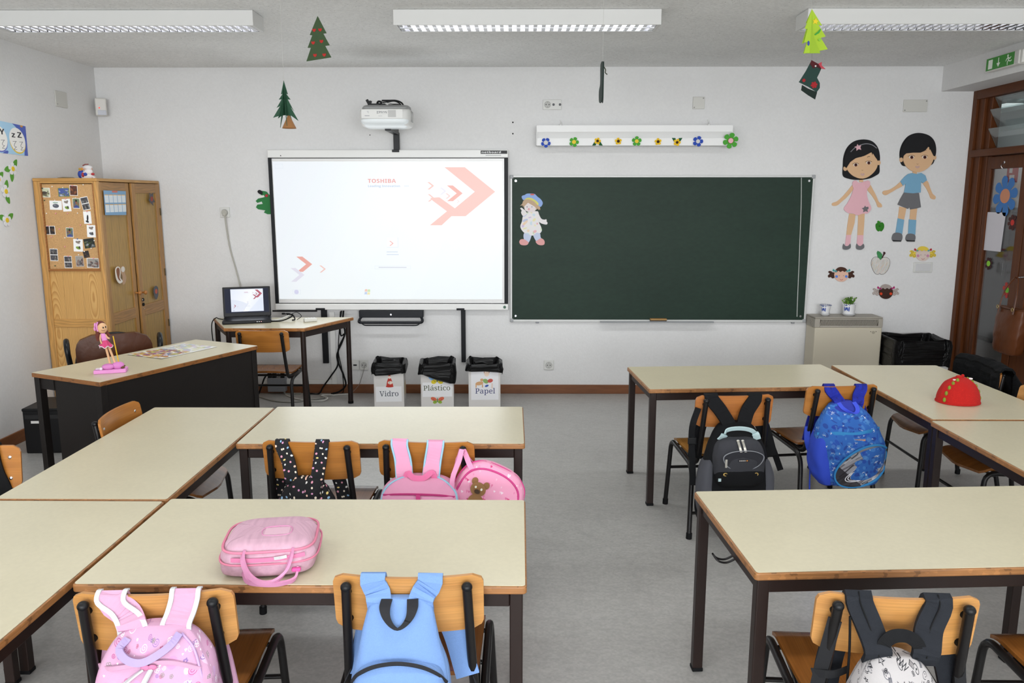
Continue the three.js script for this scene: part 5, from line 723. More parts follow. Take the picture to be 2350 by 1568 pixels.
{ const W = (a, b, dz) => { const p = atZ(a, b, ZW + dz); return [p.x, p.y, p.z]; };
  const base = W(516, 488, 0.02), t = thing('power_cable', 'grey power cable hanging from the wall socket to the laptop table', 'cable', base), R = (q) => q.map((v, i) => v - base[i]), gm = M('#b5b3aa', 0.6); part(t, 'plug', [disc(0.022, 0.02, 0, 0, 0.006), rb(0.026, 0.03, 0.03, 0.006, 0, -0.012, 0.015)], gm); part(t, 'cord', cord([R(W(516, 492, 0.04)), R(W(518, 512, 0.03)), R(W(528, 570, 0.012)), R(W(542, 620, 0.012)), R(W(553, 668, 0.03)), R(W(562, 735, 0.05)), R(W(570, 800, 0.03)), R(W(590, 880, 0.02))], 0.006, 60), gm);
  const holes = [[1177, 281], [1177, 307]]; for (const [a, b] of holes) { const p = W(a, b, 0); one('wall_plug', disc(0.006, 0.004, 0, 0, 0), BlackMatt, (b < 300 ? 'upper' : 'lower') + ' of two small dark screw holes between whiteboard and board lamp', 'screw hole', 'screw holes in the front wall', [p[0], p[1], p[2] + 0.002]); } }

// ---------------------------------------------------------------- wooden cupboard with cork side
const pineC = new THREE.Color(0.70, 0.43, 0.16), pine = M(pineC, 0.36, { map: pineT }), pineV = M(new THREE.Color(0.67, 0.38, 0.125), 0.36, { map: turned(pineRail) }), pineH = M(new THREE.Color(0.65, 0.37, 0.12), 0.36, { map: pineRail });
const doorPanel = M(new THREE.Color(0.50, 0.315, 0.085), 0.36, { map: turned(pineRail) }), doorRail = M(new THREE.Color(0.44, 0.235, 0.075), 0.36, { map: pineRail }), doorStile = M(new THREE.Color(0.48, 0.26, 0.085), 0.36, { map: turned(pineRail) });
const CX0 = -3.44, CX1 = -2.985, CZ0 = -6.685, CZ1 = -5.70, CH2 = 1.80, sideP = (px, py) => { const p = atZ(px, py, CZ1); return [p.x - CX0, p.y, p.z]; };
const CC = cropped(60, 360, 360 / 1882);
{
  const t = thing('wooden_cupboard', 'tall pine cupboard with a cork board on its side and one door ajar', 'cupboard', [CX0, 0, CZ1], 0), W = CX1 - CX0, D = CZ1 - CZ0;
  part(t, 'carcass', [span(0.004, W - 0.02, 0.06, CH2 - 0.02, -D + 0.002, -D + 0.012), span(0.004, W - 0.004, 0.06, 0.08, -D, -0.03), span(0.003, 0.018, 0, CH2 - 0.02, -D, -0.03), span(0.004, W - 0.006, 0.004, CH2 - 0.024, -D, -D + 0.022), span(0.02, W - 0.03, 1.2, 1.218, -D + 0.02, -0.035)], M(new THREE.Color(0.2, 0.11, 0.04), 0.7));
  part(t, 'top_board', rspan(0, W, CH2 - 0.022, CH2, -D, 0.004, 0.004), pineH);
  // side facing the class: stiles, rails, two panels, cork
  const [, corkTop] = sideP(...CC([460, 318])), [, corkBot] = sideP(...CC([590, 1350])), lx = 0.047, rx = W - 0.030, [, railT] = sideP(170, 733), [, railB] = sideP(170, 752);
  part(t, 'stile', rspan(0, lx, 0, CH2 - 0.022, -0.03, 0.0, 0.003), pineV); part(t, 'stile', rspan(rx, W, 0, CH2 - 0.022, -0.03, 0.0, 0.003), pineV);
  part(t, 'rail', rspan(lx, rx, corkTop, CH2 - 0.022, -0.03, 0.0, 0.003), pineH); part(t, 'rail', rspan(lx, rx, railB, railT, -0.03, -0.004, 0.003), pineH); part(t, 'rail', rspan(lx, rx, 0.0, 0.12, -0.03, 0, 0.003), pineH);
  part(t, 'side_panel', span(lx, rx, railT, corkBot - 0.012, -0.03, -0.010), pine); part(t, 'side_panel', span(lx, rx, 0.12, railB, -0.03, -0.010), pine);
  part(t, 'cork_board', span(lx + 0.006, rx - 0.006, corkBot, corkTop - 0.004, -0.03, -0.012), M(new THREE.Color(0.74, 0.47, 0.23), 0.95, { map: corkT, bumpMap: corkT, bumpScale: 0.0006 }), 'cork pin board');
  part(t, 'cork_trim', [rspan(lx, rx, corkBot - 0.014, corkBot + 0.002, -0.02, 0.002, 0.003), rspan(lx, lx + 0.008, corkBot, corkTop, -0.02, 0.001, 0.002), rspan(rx - 0.008, rx, corkBot, corkTop, -0.02, 0.001, 0.002)], M(new THREE.Color(0.40, 0.165, 0.04), 0.4, { map: pineRail }), 'darker cork trim');
  // doors on the aisle side; local u runs away from the class
  const door = (u0, u1, swing, hingeAt) => {
    const g = new THREE.Group(); g.name = 'door'; t.add(g); g.position.set(W, 0, -hingeAt); g.rotation.y = Math.PI / 2 + swing; const a = u0 - hingeAt, b = u1 - hingeAt, s = 0.055, y0 = 0.075, y1 = CH2 - 0.026, mid = 0.74;
    part(g, 'stile', rspan(a, a + s, y0, y1, -0.020, 0, 0.003), doorStile); part(g, 'stile', rspan(b - s, b, y0, y1, -0.020, 0, 0.003), doorStile);
    for (const [q, r] of [[y1 - 0.075, y1], [mid, mid + 0.085], [y0, y0 + 0.1]]) part(g, 'rail', rspan(a + s, b - s, q, r, -0.020, -0.001, 0.003), doorRail);
    part(g, 'panel', span(a + s, b - s, mid + 0.085, y1 - 0.075, -0.018, -0.009), doorPanel); part(g, 'panel', span(a + s, b - s, y0 + 0.1, mid, -0.018, -0.009), doorPanel);
    return g;
  };
  const half = D / 2, d1 = door(0.022, half - 0.004, 0.03, 0.022), d2 = door(half + 0.012, D - 0.022, 0, D - 0.022);
  const knobM = M(new THREE.Color(0.42, 0.17, 0.04), 0.3), knob = () => [rod([0, 0, 0], [0, 0, 0.022], 0.007), ball(0.017, 0, 0, 0.03, 1, 1, 0.8)];
  const kn1 = part(d1, 'knob', knob(), knobM); kn1.position.set(half - 0.05, atX(318, 672, CX1).y, 0); const kn2 = part(d2, 'knob', knob(), knobM); kn2.position.set(-(half - 0.012 - 0.022) + 0.028, atX(335, 669, CX1).y, 0);
  for (const py of [684, 695]) { const q = part(d2, 'lock', [disc(0.013, 0.008, 0, 0, 0.004)], BlackMatt, 'round black lock'); q.position.set(-(half - 0.012 - 0.022) + 0.030, atX(342, py, CX1).y, 0); }
  part(d2, 'key', [disc(0.006, 0.01, -(half - 0.034) + 0.008, atX(336, 685, CX1).y, 0.006), disc(0.004, 0.008, -(half - 0.034) + 0.035, atX(345, 704, CX1).y, 0.004)], Chrome);
  for (const y of [1.55, 1.05, 0.62]) part(t, 'hinge', rspan(W - 0.002, W + 0.005, y - 0.03, y + 0.03, -D + 0.010, -D + 0.024, 0.002), M('#5a4a2c', 0.4, { metalness: 0.6 }), 'dark brass hinge');
  part(t, 'end_stile', rspan(W - 0.02, W, 0, CH2 - 0.022, -D, -D + 0.02, 0.002), doorStile);
}
// photographs pinned to the cork, drawn as small blurred scenes on white-edged paper
{
  const scenes = { field: ['#c9cdb0', '#8a8f58', '#4a4038'], blue: ['#4a5a9a', '#e6e6ec', '#6f7a3a'], warm: ['#5a2f1e', '#a06038', '#2a1a14'], seal: ['#eeeef0', '#5b5f6a', '#8a8f98'], leaf: ['#e8ecd8', '#7c9a3a', '#2f3a2a'], man: ['#6a7a5a', '#3f4a8a', '#8a5a40'], rock: ['#4a4a52', '#8f8a86', '#2a2622'], dark: ['#1c1a20', '#3a2c24', '#6a4a2c'], lynx: ['#1c2420', '#a9adb2', '#5a6a2c'], port: ['#9a9690', '#2c2a30', '#6a4038'] };
  const photo = (k, two, rim) => paint(128, 128, (g, w, h) => {
    g.fillStyle = rim || '#f1f0ee'; g.fillRect(0, 0, w, h); const areas = two === 'v' ? [[8, 8, 112, 52], [8, 68, 112, 52]] : two === 'h' ? [[8, 8, 52, 112], [68, 8, 52, 112]] : [[8, 8, 112, 112]];
    for (const [x, y, ww, hh] of areas) { const c = scenes[k]; g.save(); g.beginPath(); g.rect(x, y, ww, hh); g.clip(); g.fillStyle = c[0]; g.fillRect(x, y, ww, hh); for (let i = 0; i < 16; i++) { g.fillStyle = c[1 + i % 2]; g.globalAlpha = 0.5; g.beginPath(); g.ellipse(x + rnd() * ww, y + hh * rr(0.3, 1), rr(6, 26), rr(4, 16), rnd() * 3, 0, 7); g.fill(); } g.globalAlpha = 1; if (k === 'man') { g.fillStyle = '#8a5a42'; g.beginPath(); g.ellipse(x + ww * 0.5, y + hh * 0.4, 17, 24, 0, 0, 7); g.fill(); g.fillStyle = '#241a16'; g.beginPath(); g.ellipse(x + ww * 0.5, y + hh * 0.22, 18, 13, 0, 0, 7); g.fill(); g.fillStyle = c[1]; g.beginPath(); g.ellipse(x + ww * 0.5, y + hh * 0.98, 44, 32, 0, 0, 7); g.fill(); } if (k === 'field') { g.fillStyle = '#463d36'; g.beginPath(); g.ellipse(64, 66, 30, 18, 0, 0, 7); g.fill(); g.fillRect(40, 70, 9, 30); g.fillRect(56, 74, 8, 26); g.fillRect(78, 70, 9, 30); g.lineWidth = 7; g.strokeStyle = '#463d36'; g.beginPath(); g.moveTo(90, 62); g.quadraticCurveTo(112, 58, 104, 38); g.stroke(); } g.restore(); }
    if (k === 'seal' || k === 'leaf') { g.fillStyle = '#f3f3f2'; g.fillRect(4, 4, 120, 120); const c = scenes[k]; const blob = (x, y, rx, ry, q) => { g.fillStyle = q; g.beginPath(); g.ellipse(x, y, rx, ry, 0.2, 0, 7); g.fill(); }; if (two === 'v') { blob(60, 34, 30, 12, '#8a7f74'); blob(84, 24, 14, 6, '#6a5f56'); blob(64, 90, 32, 14, c[1]); blob(80, 84, 12, 12, '#3a3a30'); } else if (two === 'b') { blob(66, 70, 14, 34, '#1c1c20'); blob(56, 104, 26, 10, '#26262a'); } else { blob(64, 72, 32, 28, c[1]); blob(54, 62, 12, 8, c[2]); g.fillStyle = '#3f8a5a'; g.fillRect(38, 26, 50, 8); } }
  });
  const L = [[137, 370, 295, 488, 0.02, 'field', 0, 0, 'elephant photograph at the corner of the cork board'], [378, 372, 525, 480, -0.02, 'blue', 0, '#6f8a3a', 'blue bird photograph on the cork board top row'], [515, 340, 625, 468, 0.06, 'warm', 0, 0, 'dark reddish photograph at the top of the cork board'], [275, 525, 437, 638, 0.03, 'seal', 0, 0, 'white card with one round grey animal'], [428, 503, 545, 658, -0.06, 'leaf', 'v', 0, 'white card with two green pictures'], [552, 495, 652, 622, 0.04, 'man', 0, 0, 'photograph of a dark-haired head above a blue shirt'], [655, 478, 765, 642, -0.24, 'rock', 'v', 0, 'tilted card with two rocky pictures'], [682, 652, 790, 806, -0.02, 'seal', 'b', 0, 'white card with a black seal'], [207, 828, 357, 935, 0.0, 'dark', 'h', 0, 'card with two dark pictures side by side'], [473, 848, 574, 968, 0.03, 'man', 0, 0, 'photograph of a dark-haired head above a grey shirt'], [722, 817, 842, 968, 0.05, 'seal', 'v', 0, 'white card with a dark bird wing at its bottom'], [560, 985, 690, 1140, 0.06, 'leaf', 'v', 0, 'white card with a grey animal above a yellow-green one'], [688, 978, 830, 1095, -0.17, 'lynx', 0, '#1c2420', 'black photograph of a grey animal with green edge'], [278, 1100, 390, 1252, 0.03, 'rock', 'v', 0, 'card with two brown pictures near the cork board foot'], [450, 1188, 560, 1338, 0.02, 'rock', 'v', 0, 'card with two grey pictures at the cork board foot'], [588, 1187, 698, 1320, -0.03, 'port', 0, '#b9b4b0', 'grey portrait photograph at the cork board foot'], [683, 1128, 762, 1212, -0.2, 'dark', 0, '#2a2420', 'small black picture with an orange ring'], [722, 1215, 885, 1335, 0.04, 'port', 0, 0, 'white card with a red strip and a small blue picture']];
  for (const [a, b, c, d, rot, k, two, rim, label] of L) { const [p0, q0] = CC([a, b]), [p1, q1] = CC([c, d]), A = atZ(p0, q0, CZ1 - 0.012), B = atZ(p1, q1, CZ1 - 0.012), w = Math.abs(B.x - A.x), h = Math.abs(A.y - B.y), g = new THREE.BoxGeometry(w * 0.97, h * 0.97, 0.0012); const o = one('photo_card', uvFit(g, -w / 2, -h / 2, w / 2, h / 2), M('#ffffff', 0.55, { map: photo(k, two, rim) }), label, 'photo', 'photo cards on the cork board', [(A.x + B.x) / 2, (A.y + B.y) / 2, CZ1 - 0.0112]); o.rotation.z = -rot * 0.8; }
  const P = [[317, 357, 'w'], [445, 370, 'w'], [558, 346, 'p'], [690, 335, 'w'], [225, 523, 'g'], [350, 523, 'w'], [475, 505, 'p'], [600, 496, 'w'], [250, 680, 'w'], [361, 680, 'p'], [503, 679, 'p'], [622, 676, 'w'], [658, 817, 'p'], [404, 868, 'p'], [309, 961, 'p'], [471, 972, 'w'], [471, 1078, 'p'], [635, 1175, 'w'], [703, 1135, 'w'], [785, 1098, 'w'], [353, 1307, 'g'], [620, 985, 'b'], [530, 845, 'p'], [765, 815, 'p'], [265, 830, 'p'], [200, 378, 'g'], [735, 655, 'p'], [822, 1005, 'w'], [333, 1103, 'w'], [510, 1192, 'p'], [812, 1216, 'p']];
  const pin = [rod([0, 0, 0], [0, 0, 0.004], 0.0015, 6), ball(0.0048, 0, 0, 0.006, 1, 1, 0.7, 8)], gp = join(pin.map((g) => g.index ? g.toNonIndexed() : g)), cs = { w: ['white', M('#efe9dd', 0.4)], p: ['pink', M('#eb9aa2', 0.4)], g: ['dark green', M('#2c4a2c', 0.4)], b: ['blue', M('#4a6aa8', 0.4)] };
  for (const [a, b, c] of P) { const p = atZ(...CC([a, b]), CZ1 - 0.011); one('push_pin', gp, cs[c][1], cs[c][0] + ' push pin stuck in the cork board', 'pin', cs[c][0] + ' push pins on the cork board', [p.x, p.y, CZ1 - 0.0105]); }
}
const faceX = (name, label, cat, px, py, X, group) => { const p = atX(px, py, X); return [thing(name, label, cat, [X, p.y, p.z], Math.PI / 2, group), (q) => { const r = atX(q[0], q[1], X); return [p.z - r.z, r.y - p.y]; }]; };   // flat thing on a face looking towards +x
{
  const X = CX1 + 0.003, cal = paint(256, 320, (g, w, h) => { g.fillStyle = '#7ea6c9'; g.fillRect(0, 0, w, h); g.fillStyle = '#d2705c'; g.fillRect(96, 4, 62, 20); for (let j = 0; j < 2; j++) for (let i = 0; i < 5; i++) { const x = 10 + i * 48, y = 52 + j * 122; g.fillStyle = '#e9eef2'; g.fillRect(x, y + 10, 42, 92); g.fillStyle = '#e3b46a'; g.fillRect(x, y, 42, 10); g.fillStyle = '#b9c6d0'; for (let k = 0; k < 8; k++) g.fillRect(x + 3, y + 18 + k * 10, 36, 2); } });
  const mk = (name, label, cat, pts, z0, t, m, smooth) => { const [o, f] = faceX(name, label, cat, ...pts[0], X); const q = pts.map(f), g = plate(q, z0, t, smooth), xs = q.map((e) => e[0]), ys = q.map((e) => e[1]); part(o, 'sheet', uvFit(g, Math.min(...xs), Math.min(...ys), Math.max(...xs), Math.max(...ys)), m); return [o, f]; };
  const C = CC; mk('times_table_poster', 'blue and white times table poster on the cupboard door', 'poster', [[920, 403], [1187, 412], [1195, 698], [942, 700]].map(C), 0.004, 0.001, M('#ffffff', 0.55, { map: cal }));
  { const [o, f] = mk('squirrel_cutout', 'brown and white squirrel cutout on the cupboard door', 'cutout', [[1062, 1350], [1085, 1318], [1115, 1330], [1125, 1390], [1122, 1450], [1150, 1495], [1110, 1520], [1075, 1470]].map(C), 0.004, 0.002, M('#e9e2d8', 0.8), true); part(o, 'tail', plate([[1072, 1355], [1090, 1330], [1108, 1345], [1112, 1400], [1108, 1450], [1125, 1490], [1098, 1470], [1080, 1420]].map(C).map(f), 0.0062, 0.001, true), M('#8a5a40', 0.8), 'brown tail'); part(o, 'body', plate([[1130, 1330], [1150, 1310], [1170, 1330], [1172, 1390], [1192, 1450], [1180, 1510], [1155, 1535], [1148, 1490], [1150, 1440], [1130, 1390]].map(C).map(f), 0.005, 0.002, true), M('#b9977a', 0.8)); part(o, 'head', plate(ell(1150, 1350, 22, 34).map(C).map(f), 0.0072, 0.001), M('#ddd6cc', 0.8)); }
  { const [o, f] = mk('star_cutout', 'grey star shaped cutout with red centre on the cupboard door', 'cutout', [[1470, 430], [1492, 455], [1515, 430], [1515, 490], [1538, 545], [1512, 548], [1518, 588], [1490, 555], [1462, 520], [1480, 490]].map(C), 0.004, 0.002, M('#5e5a60', 0.8)); part(o, 'centre', plate(ell(1497, 505, 16, 30).map(C).map(f), 0.0062, 0.001), M('#9a4a3c', 0.8)); }
  { const D = cropped(220, 660, 200 / 1568), [o, f] = mk('turtle_cutout', 'grey turtle shaped cutout with red shell near the door knobs', 'cutout', [[1070, -30], [1105, 0], [1110, 60], [1108, 150], [1075, 215], [1045, 150], [1028, 60], [1040, 0]].map(D), 0.004, 0.002, M('#5e5f66', 0.8), true); part(o, 'shell', plate(ell(1072, 70, 22, 44).map(D).map(f), 0.0062, 0.001), M('#c0604c', 0.8)); }
}
// bearded figurine and a leaf-shaped card on top of the cupboard
{
  const z = -6.02, p = atZ(201, 404, z), t = thing('winter_figurine', 'white bearded winter figurine with a blue sack on top of the cupboard', 'figurine', [p.x, CH2, z], 0.2), sc = t.scale.setScalar(0.76), wh = M('#ece8e8', 0.6), bl = M('#2f4aa8', 0.5), rd = M('#b23036', 0.5);
  part(t, 'body', puff([[0, 0.05, -0.04, 0.04], [0.03, 0.055, -0.045, 0.045], [0.06, 0.045, -0.04, 0.04], [0.075, 0.03, -0.03, 0.03]], { wob: 0 }), wh); part(t, 'head', ball(0.040, 0.01, 0.093, 0, 1.05, 0.95, 0.9), M('#e3bfae', 0.6)); part(t, 'beard', ball(0.038, 0.018, 0.068, 0.02, 1.05, 0.9, 0.8), wh); part(t, 'hat', [ball(0.043, 0.006, 0.108, -0.006, 1.05, 0.65, 0.95), cord([[-0.03, 0.118, 0.0], [0.0, 0.105, 0.04], [0.045, 0.102, 0.02]], 0.008, 16)], wh); part(t, 'hat_band', cord([[-0.034, 0.128, 0.004], [-0.01, 0.140, 0.01], [0.02, 0.142, 0.01]], 0.006, 14), M('#8a4a48', 0.6)); part(t, 'sack', ball(0.040, -0.055, 0.045, 0, 0.8, 1.05, 0.8), bl, 'blue sack'); part(t, 'presents', [rb(0.028, 0.028, 0.03, 0.004, -0.058, 0.092, 0), rb(0.02, 0.02, 0.02, 0.003, -0.038, 0.098, 0.005)], M('#d98a2c', 0.5), 'orange and green presents'); part(t, 'ribbon', rb(0.03, 0.008, 0.031, 0.002, -0.058, 0.094, 0), M('#3f8a3c', 0.5)); part(t, 'sleeve', [ball(0.018, -0.028, 0.04, 0.04, 0.8, 1.3, 0.8), ball(0.014, 0.058, 0.048, 0.03, 1.2, 0.9, 0.8)], rd); part(t, 'mitten', ball(0.017, -0.005, 0.045, 0.045), bl); part(t, 'leg', rod([0.045, 0.03, 0.02], [0.078, 0.006, 0.035], 0.012, 10, 0.015), wh);
  const q = atZ(150, 403, -5.95); one('dry_leaf', plate([[-0.06, 0], [-0.03, 0.022], [0.05, 0.012], [0.07, -0.004], [0.0, -0.012]], 0, 0.003).rotateX(-Math.PI / 2 + 0.25), M('#8a7a5c', 0.8), 'dry brown leaf shaped card on top of the cupboard', 'card', undefined, [q.x, CH2 + 0.006, -5.95]);
}
// ---------------------------------------------------------------- side wall decorations
{
  const strip = paint(512, 384, (g, w, h) => { g.fillStyle = '#4a5fb8'; g.fillRect(0, 0, w, h); g.fillStyle = '#a9d2ee'; g.beginPath(); g.moveTo(60, 0); g.lineTo(330, 0); g.bezierCurveTo(420, 40, 500, 160, 470, 384); g.lineTo(300, 384); g.bezierCurveTo(330, 340, 300, 320, 250, 384); g.lineTo(90, 384); g.fill(); const egg = (x, c) => { g.fillStyle = c; g.beginPath(); g.ellipse(x, 236, 78, 132, -0.08, 0, 7); g.fill(); g.fillStyle = '#f4f3ef'; g.beginPath(); g.ellipse(x, 212, 78, 140, -0.08, 0, 7); g.fill(); }; egg(236, '#6a74c2'); egg(414, '#ecc83a'); g.fillStyle = '#26262a'; g.font = 'bold 88px sans-serif'; g.fillText('Y', 244, 168); g.fillText('y', 184, 168); g.fillText('z', 358, 186); g.fillText('Z', 416, 182); g.strokeStyle = '#55565c'; g.lineWidth = 4; for (const x of [380, 445, 265, 205]) { g.beginPath(); g.moveTo(x - 14, 232); g.lineTo(x + 20, 228); g.quadraticCurveTo(x - 24, 290, x + 16, 292); g.quadraticCurveTo(x - 30, 340, x + 22, 318); g.stroke(); } g.fillStyle = '#c88a3c'; g.beginPath(); g.arc(470, 44, 15, 0, 7); g.fill(); });
  const [o, f] = faceX('alphabet_strip', 'blue alphabet strip with the letters Y and Z on the side wall', 'poster', 60, 290, XL + 0.001), pts = [[-62, 264], [58, 290], [64, 358], [-60, 344]].map(f), xs = pts.map((e) => e[0]), ys = pts.map((e) => e[1]); part(o, 'sheet', uvFit(plate(pts, 0, 0.0015), Math.min(...xs), Math.min(...ys), Math.max(...xs), Math.max(...ys)), M('#ffffff', 0.5, { map: strip }));
  const K = cropped(0, 260, 120 / 672), wf = felt('#e9e8ea'), yc = felt('#e6c42c'), lf = felt('#5a9a34');
  for (const [a, b, lv, label] of [[157, 715, [[192, 650], [100, 718], [153, 810]], 'white felt flower with three leaves under the alphabet strip'], [68, 1005, [[82, 925], [97, 1098]], 'white felt flower with one leaf above and one below'], [82, 1375, [[28, 1342], [132, 1330]], 'white felt flower with two leaves above it, lowest on the side wall'], [-28, 850, [[8, 805]], 'white felt flower cut off by the picture edge, green leaf showing']]) {
    const [px, py] = K([a, b]), [t, g] = faceX('felt_flower', label, 'flower', px, py, XL + 0.001, 'white felt flowers on the side wall'), c = ([u, v]) => g(K([u, v]));
    for (const [u, v] of lv) { const [lx, ly] = c([u, v]), an = Math.atan2(ly, lx), Ls = 0.034; part(t, 'leaf', plate([[-Ls, 0], [0, 0.020], [Ls * 1.1, 0.004], [0, -0.020]].map(([x, y]) => [lx + x * Math.cos(an) - y * Math.sin(an), ly + x * Math.sin(an) + y * Math.cos(an)]), 0, 0.002, true), lf, 'green leaf'); }
    part(t, 'petals', plate(petals(5, 0.044, 0, 1, 0.3), 0.002, 0.003, true), wf); part(t, 'centre', plate(ell(0, 0, 0.016, 0.016), 0.005, 0.003), yc);
  }
}
// ---------------------------------------------------------------- teacher's desk and what stands on it
{
  const th = 65.3 * D2R, H = 0.70, w = 1.18, d = 0.557, t = thing('teacher_desk', 'teacher desk with cream top and dark brown panels', 'desk', [-2.232, 0, -4.746], th), dk = MS(new THREE.Color(0.011, 0.0085, 0.0075), 0.5, 0.5, { bumpMap: wallB, bumpScale: 0.0003 });
  part(t, 'desktop', slabTop(rrect(w, d, 0.004), H - 0.001, 0.024), M(new THREE.Color(0.36, 0.15, 0.04), 0.4, { map: edgeT }), 'brown wooden edge'); part(t, 'laminate', laminate(rrect(w - 0.005, d - 0.005, 0.004), H), cream, 'cream laminate surface');
  for (const [a, b] of [[-1, -1], [-1, 1], [1, -1], [1, 1]]) part(t, 'leg', rb(0.042, H - 0.025, 0.042, 0.003, a * (w / 2 - 0.028), (H - 0.025) / 2, b * (d / 2 - 0.028)), dk);
  part(t, 'modesty_panel', span(-w / 2 + 0.05, w / 2 - 0.05, 0.12, H - 0.026, d / 2 - 0.03, d / 2 - 0.012), dk); part(t, 'end_panel', span(-w / 2 + 0.02, -w / 2 + 0.036, 0.12, H - 0.026, -d / 2 + 0.16, d / 2 - 0.05), dk); part(t, 'end_rail', span(-w / 2 + 0.016, -w / 2 + 0.036, H - 0.09, H - 0.026, -d / 2 + 0.05, -d / 2 + 0.16), dk); part(t, 'end_panel', span(w / 2 - 0.036, w / 2 - 0.02, 0.12, H - 0.026, -d / 2 + 0.05, d / 2 - 0.05), dk); part(t, 'back_rail', span(-w / 2 + 0.05, w / 2 - 0.05, H - 0.09, H - 0.026, -d / 2 + 0.02, -d / 2 + 0.036), dk);
  part(t, 'drawer_box', span(-w / 2 + 0.05, -w / 2 + 0.40, 0.16, H - 0.03, -d / 2 + 0.165, d / 2 - 0.04), dk);
  // colourful sheet
  const pts = [[293, 814], [366, 825], [495, 797], [430, 789]].map(([a, b]) => atY(a, b, H)), c = pts.reduce((s, p) => s.add(p), V(0, 0, 0)).multiplyScalar(0.25), ux = V().subVectors(pts[2], pts[1]), L = ux.length(), Wd = V().subVectors(pts[0], pts[1]).length(), an = Math.atan2(-ux.z, ux.x);
  const mapT = paint(512, 320, (g, W, Hh) => { g.fillStyle = '#e9e9e4'; g.fillRect(0, 0, W, Hh); for (let i = 0; i < 260; i++) { const x = rnd() * W, y = rnd() * (Hh - 60) + 22, left = x < W * 0.55; g.fillStyle = left ? ['#c98a2c', '#8a5a8a', '#b4b24a', '#a04a3c', '#5a6a9a', '#d2a84a'][i % 6] : ['#c9cc8a', '#b4bcd0', '#c8b4cc', '#dcdcae', '#a9b9c9', '#e2e2d8'][i % 6]; g.globalAlpha = 0.75; g.beginPath(); g.ellipse(x, y, rr(8, 36), rr(5, 20), rnd() * 3, 0, 7); g.fill(); } g.globalAlpha = 1; g.strokeStyle = '#9a9aa0'; for (let i = 0; i < 12; i++) { g.beginPath(); g.moveTo(rnd() * W, 20); g.lineTo(rnd() * W, Hh - 40); g.stroke(); } g.fillStyle = '#8a94b0'; g.fillRect(60, Hh - 22, 180, 6); });
  const m = one('printed_map', uvFit(new THREE.PlaneGeometry(L, Wd, 20, 10), -L / 2, -Wd / 2, L / 2, Wd / 2).rotateX(-Math.PI / 2), M('#ffffff', 0.35, { map: mapT, side: THREE.DoubleSide }), 'colourful printed sheet lying on the teacher desk', 'sheet', undefined, [c.x, H + 0.0012, c.z], an);
  { const p = m.geometry.attributes.position; for (let i = 0; i < p.count; i++) { const x = p.getX(i), z = p.getZ(i); p.setY(i, 0.010 * Math.max(0, -x / L - 0.36) * 4 * Math.abs(z) / Wd + 0.0005); } m.geometry.computeVertexNormals(); }
}
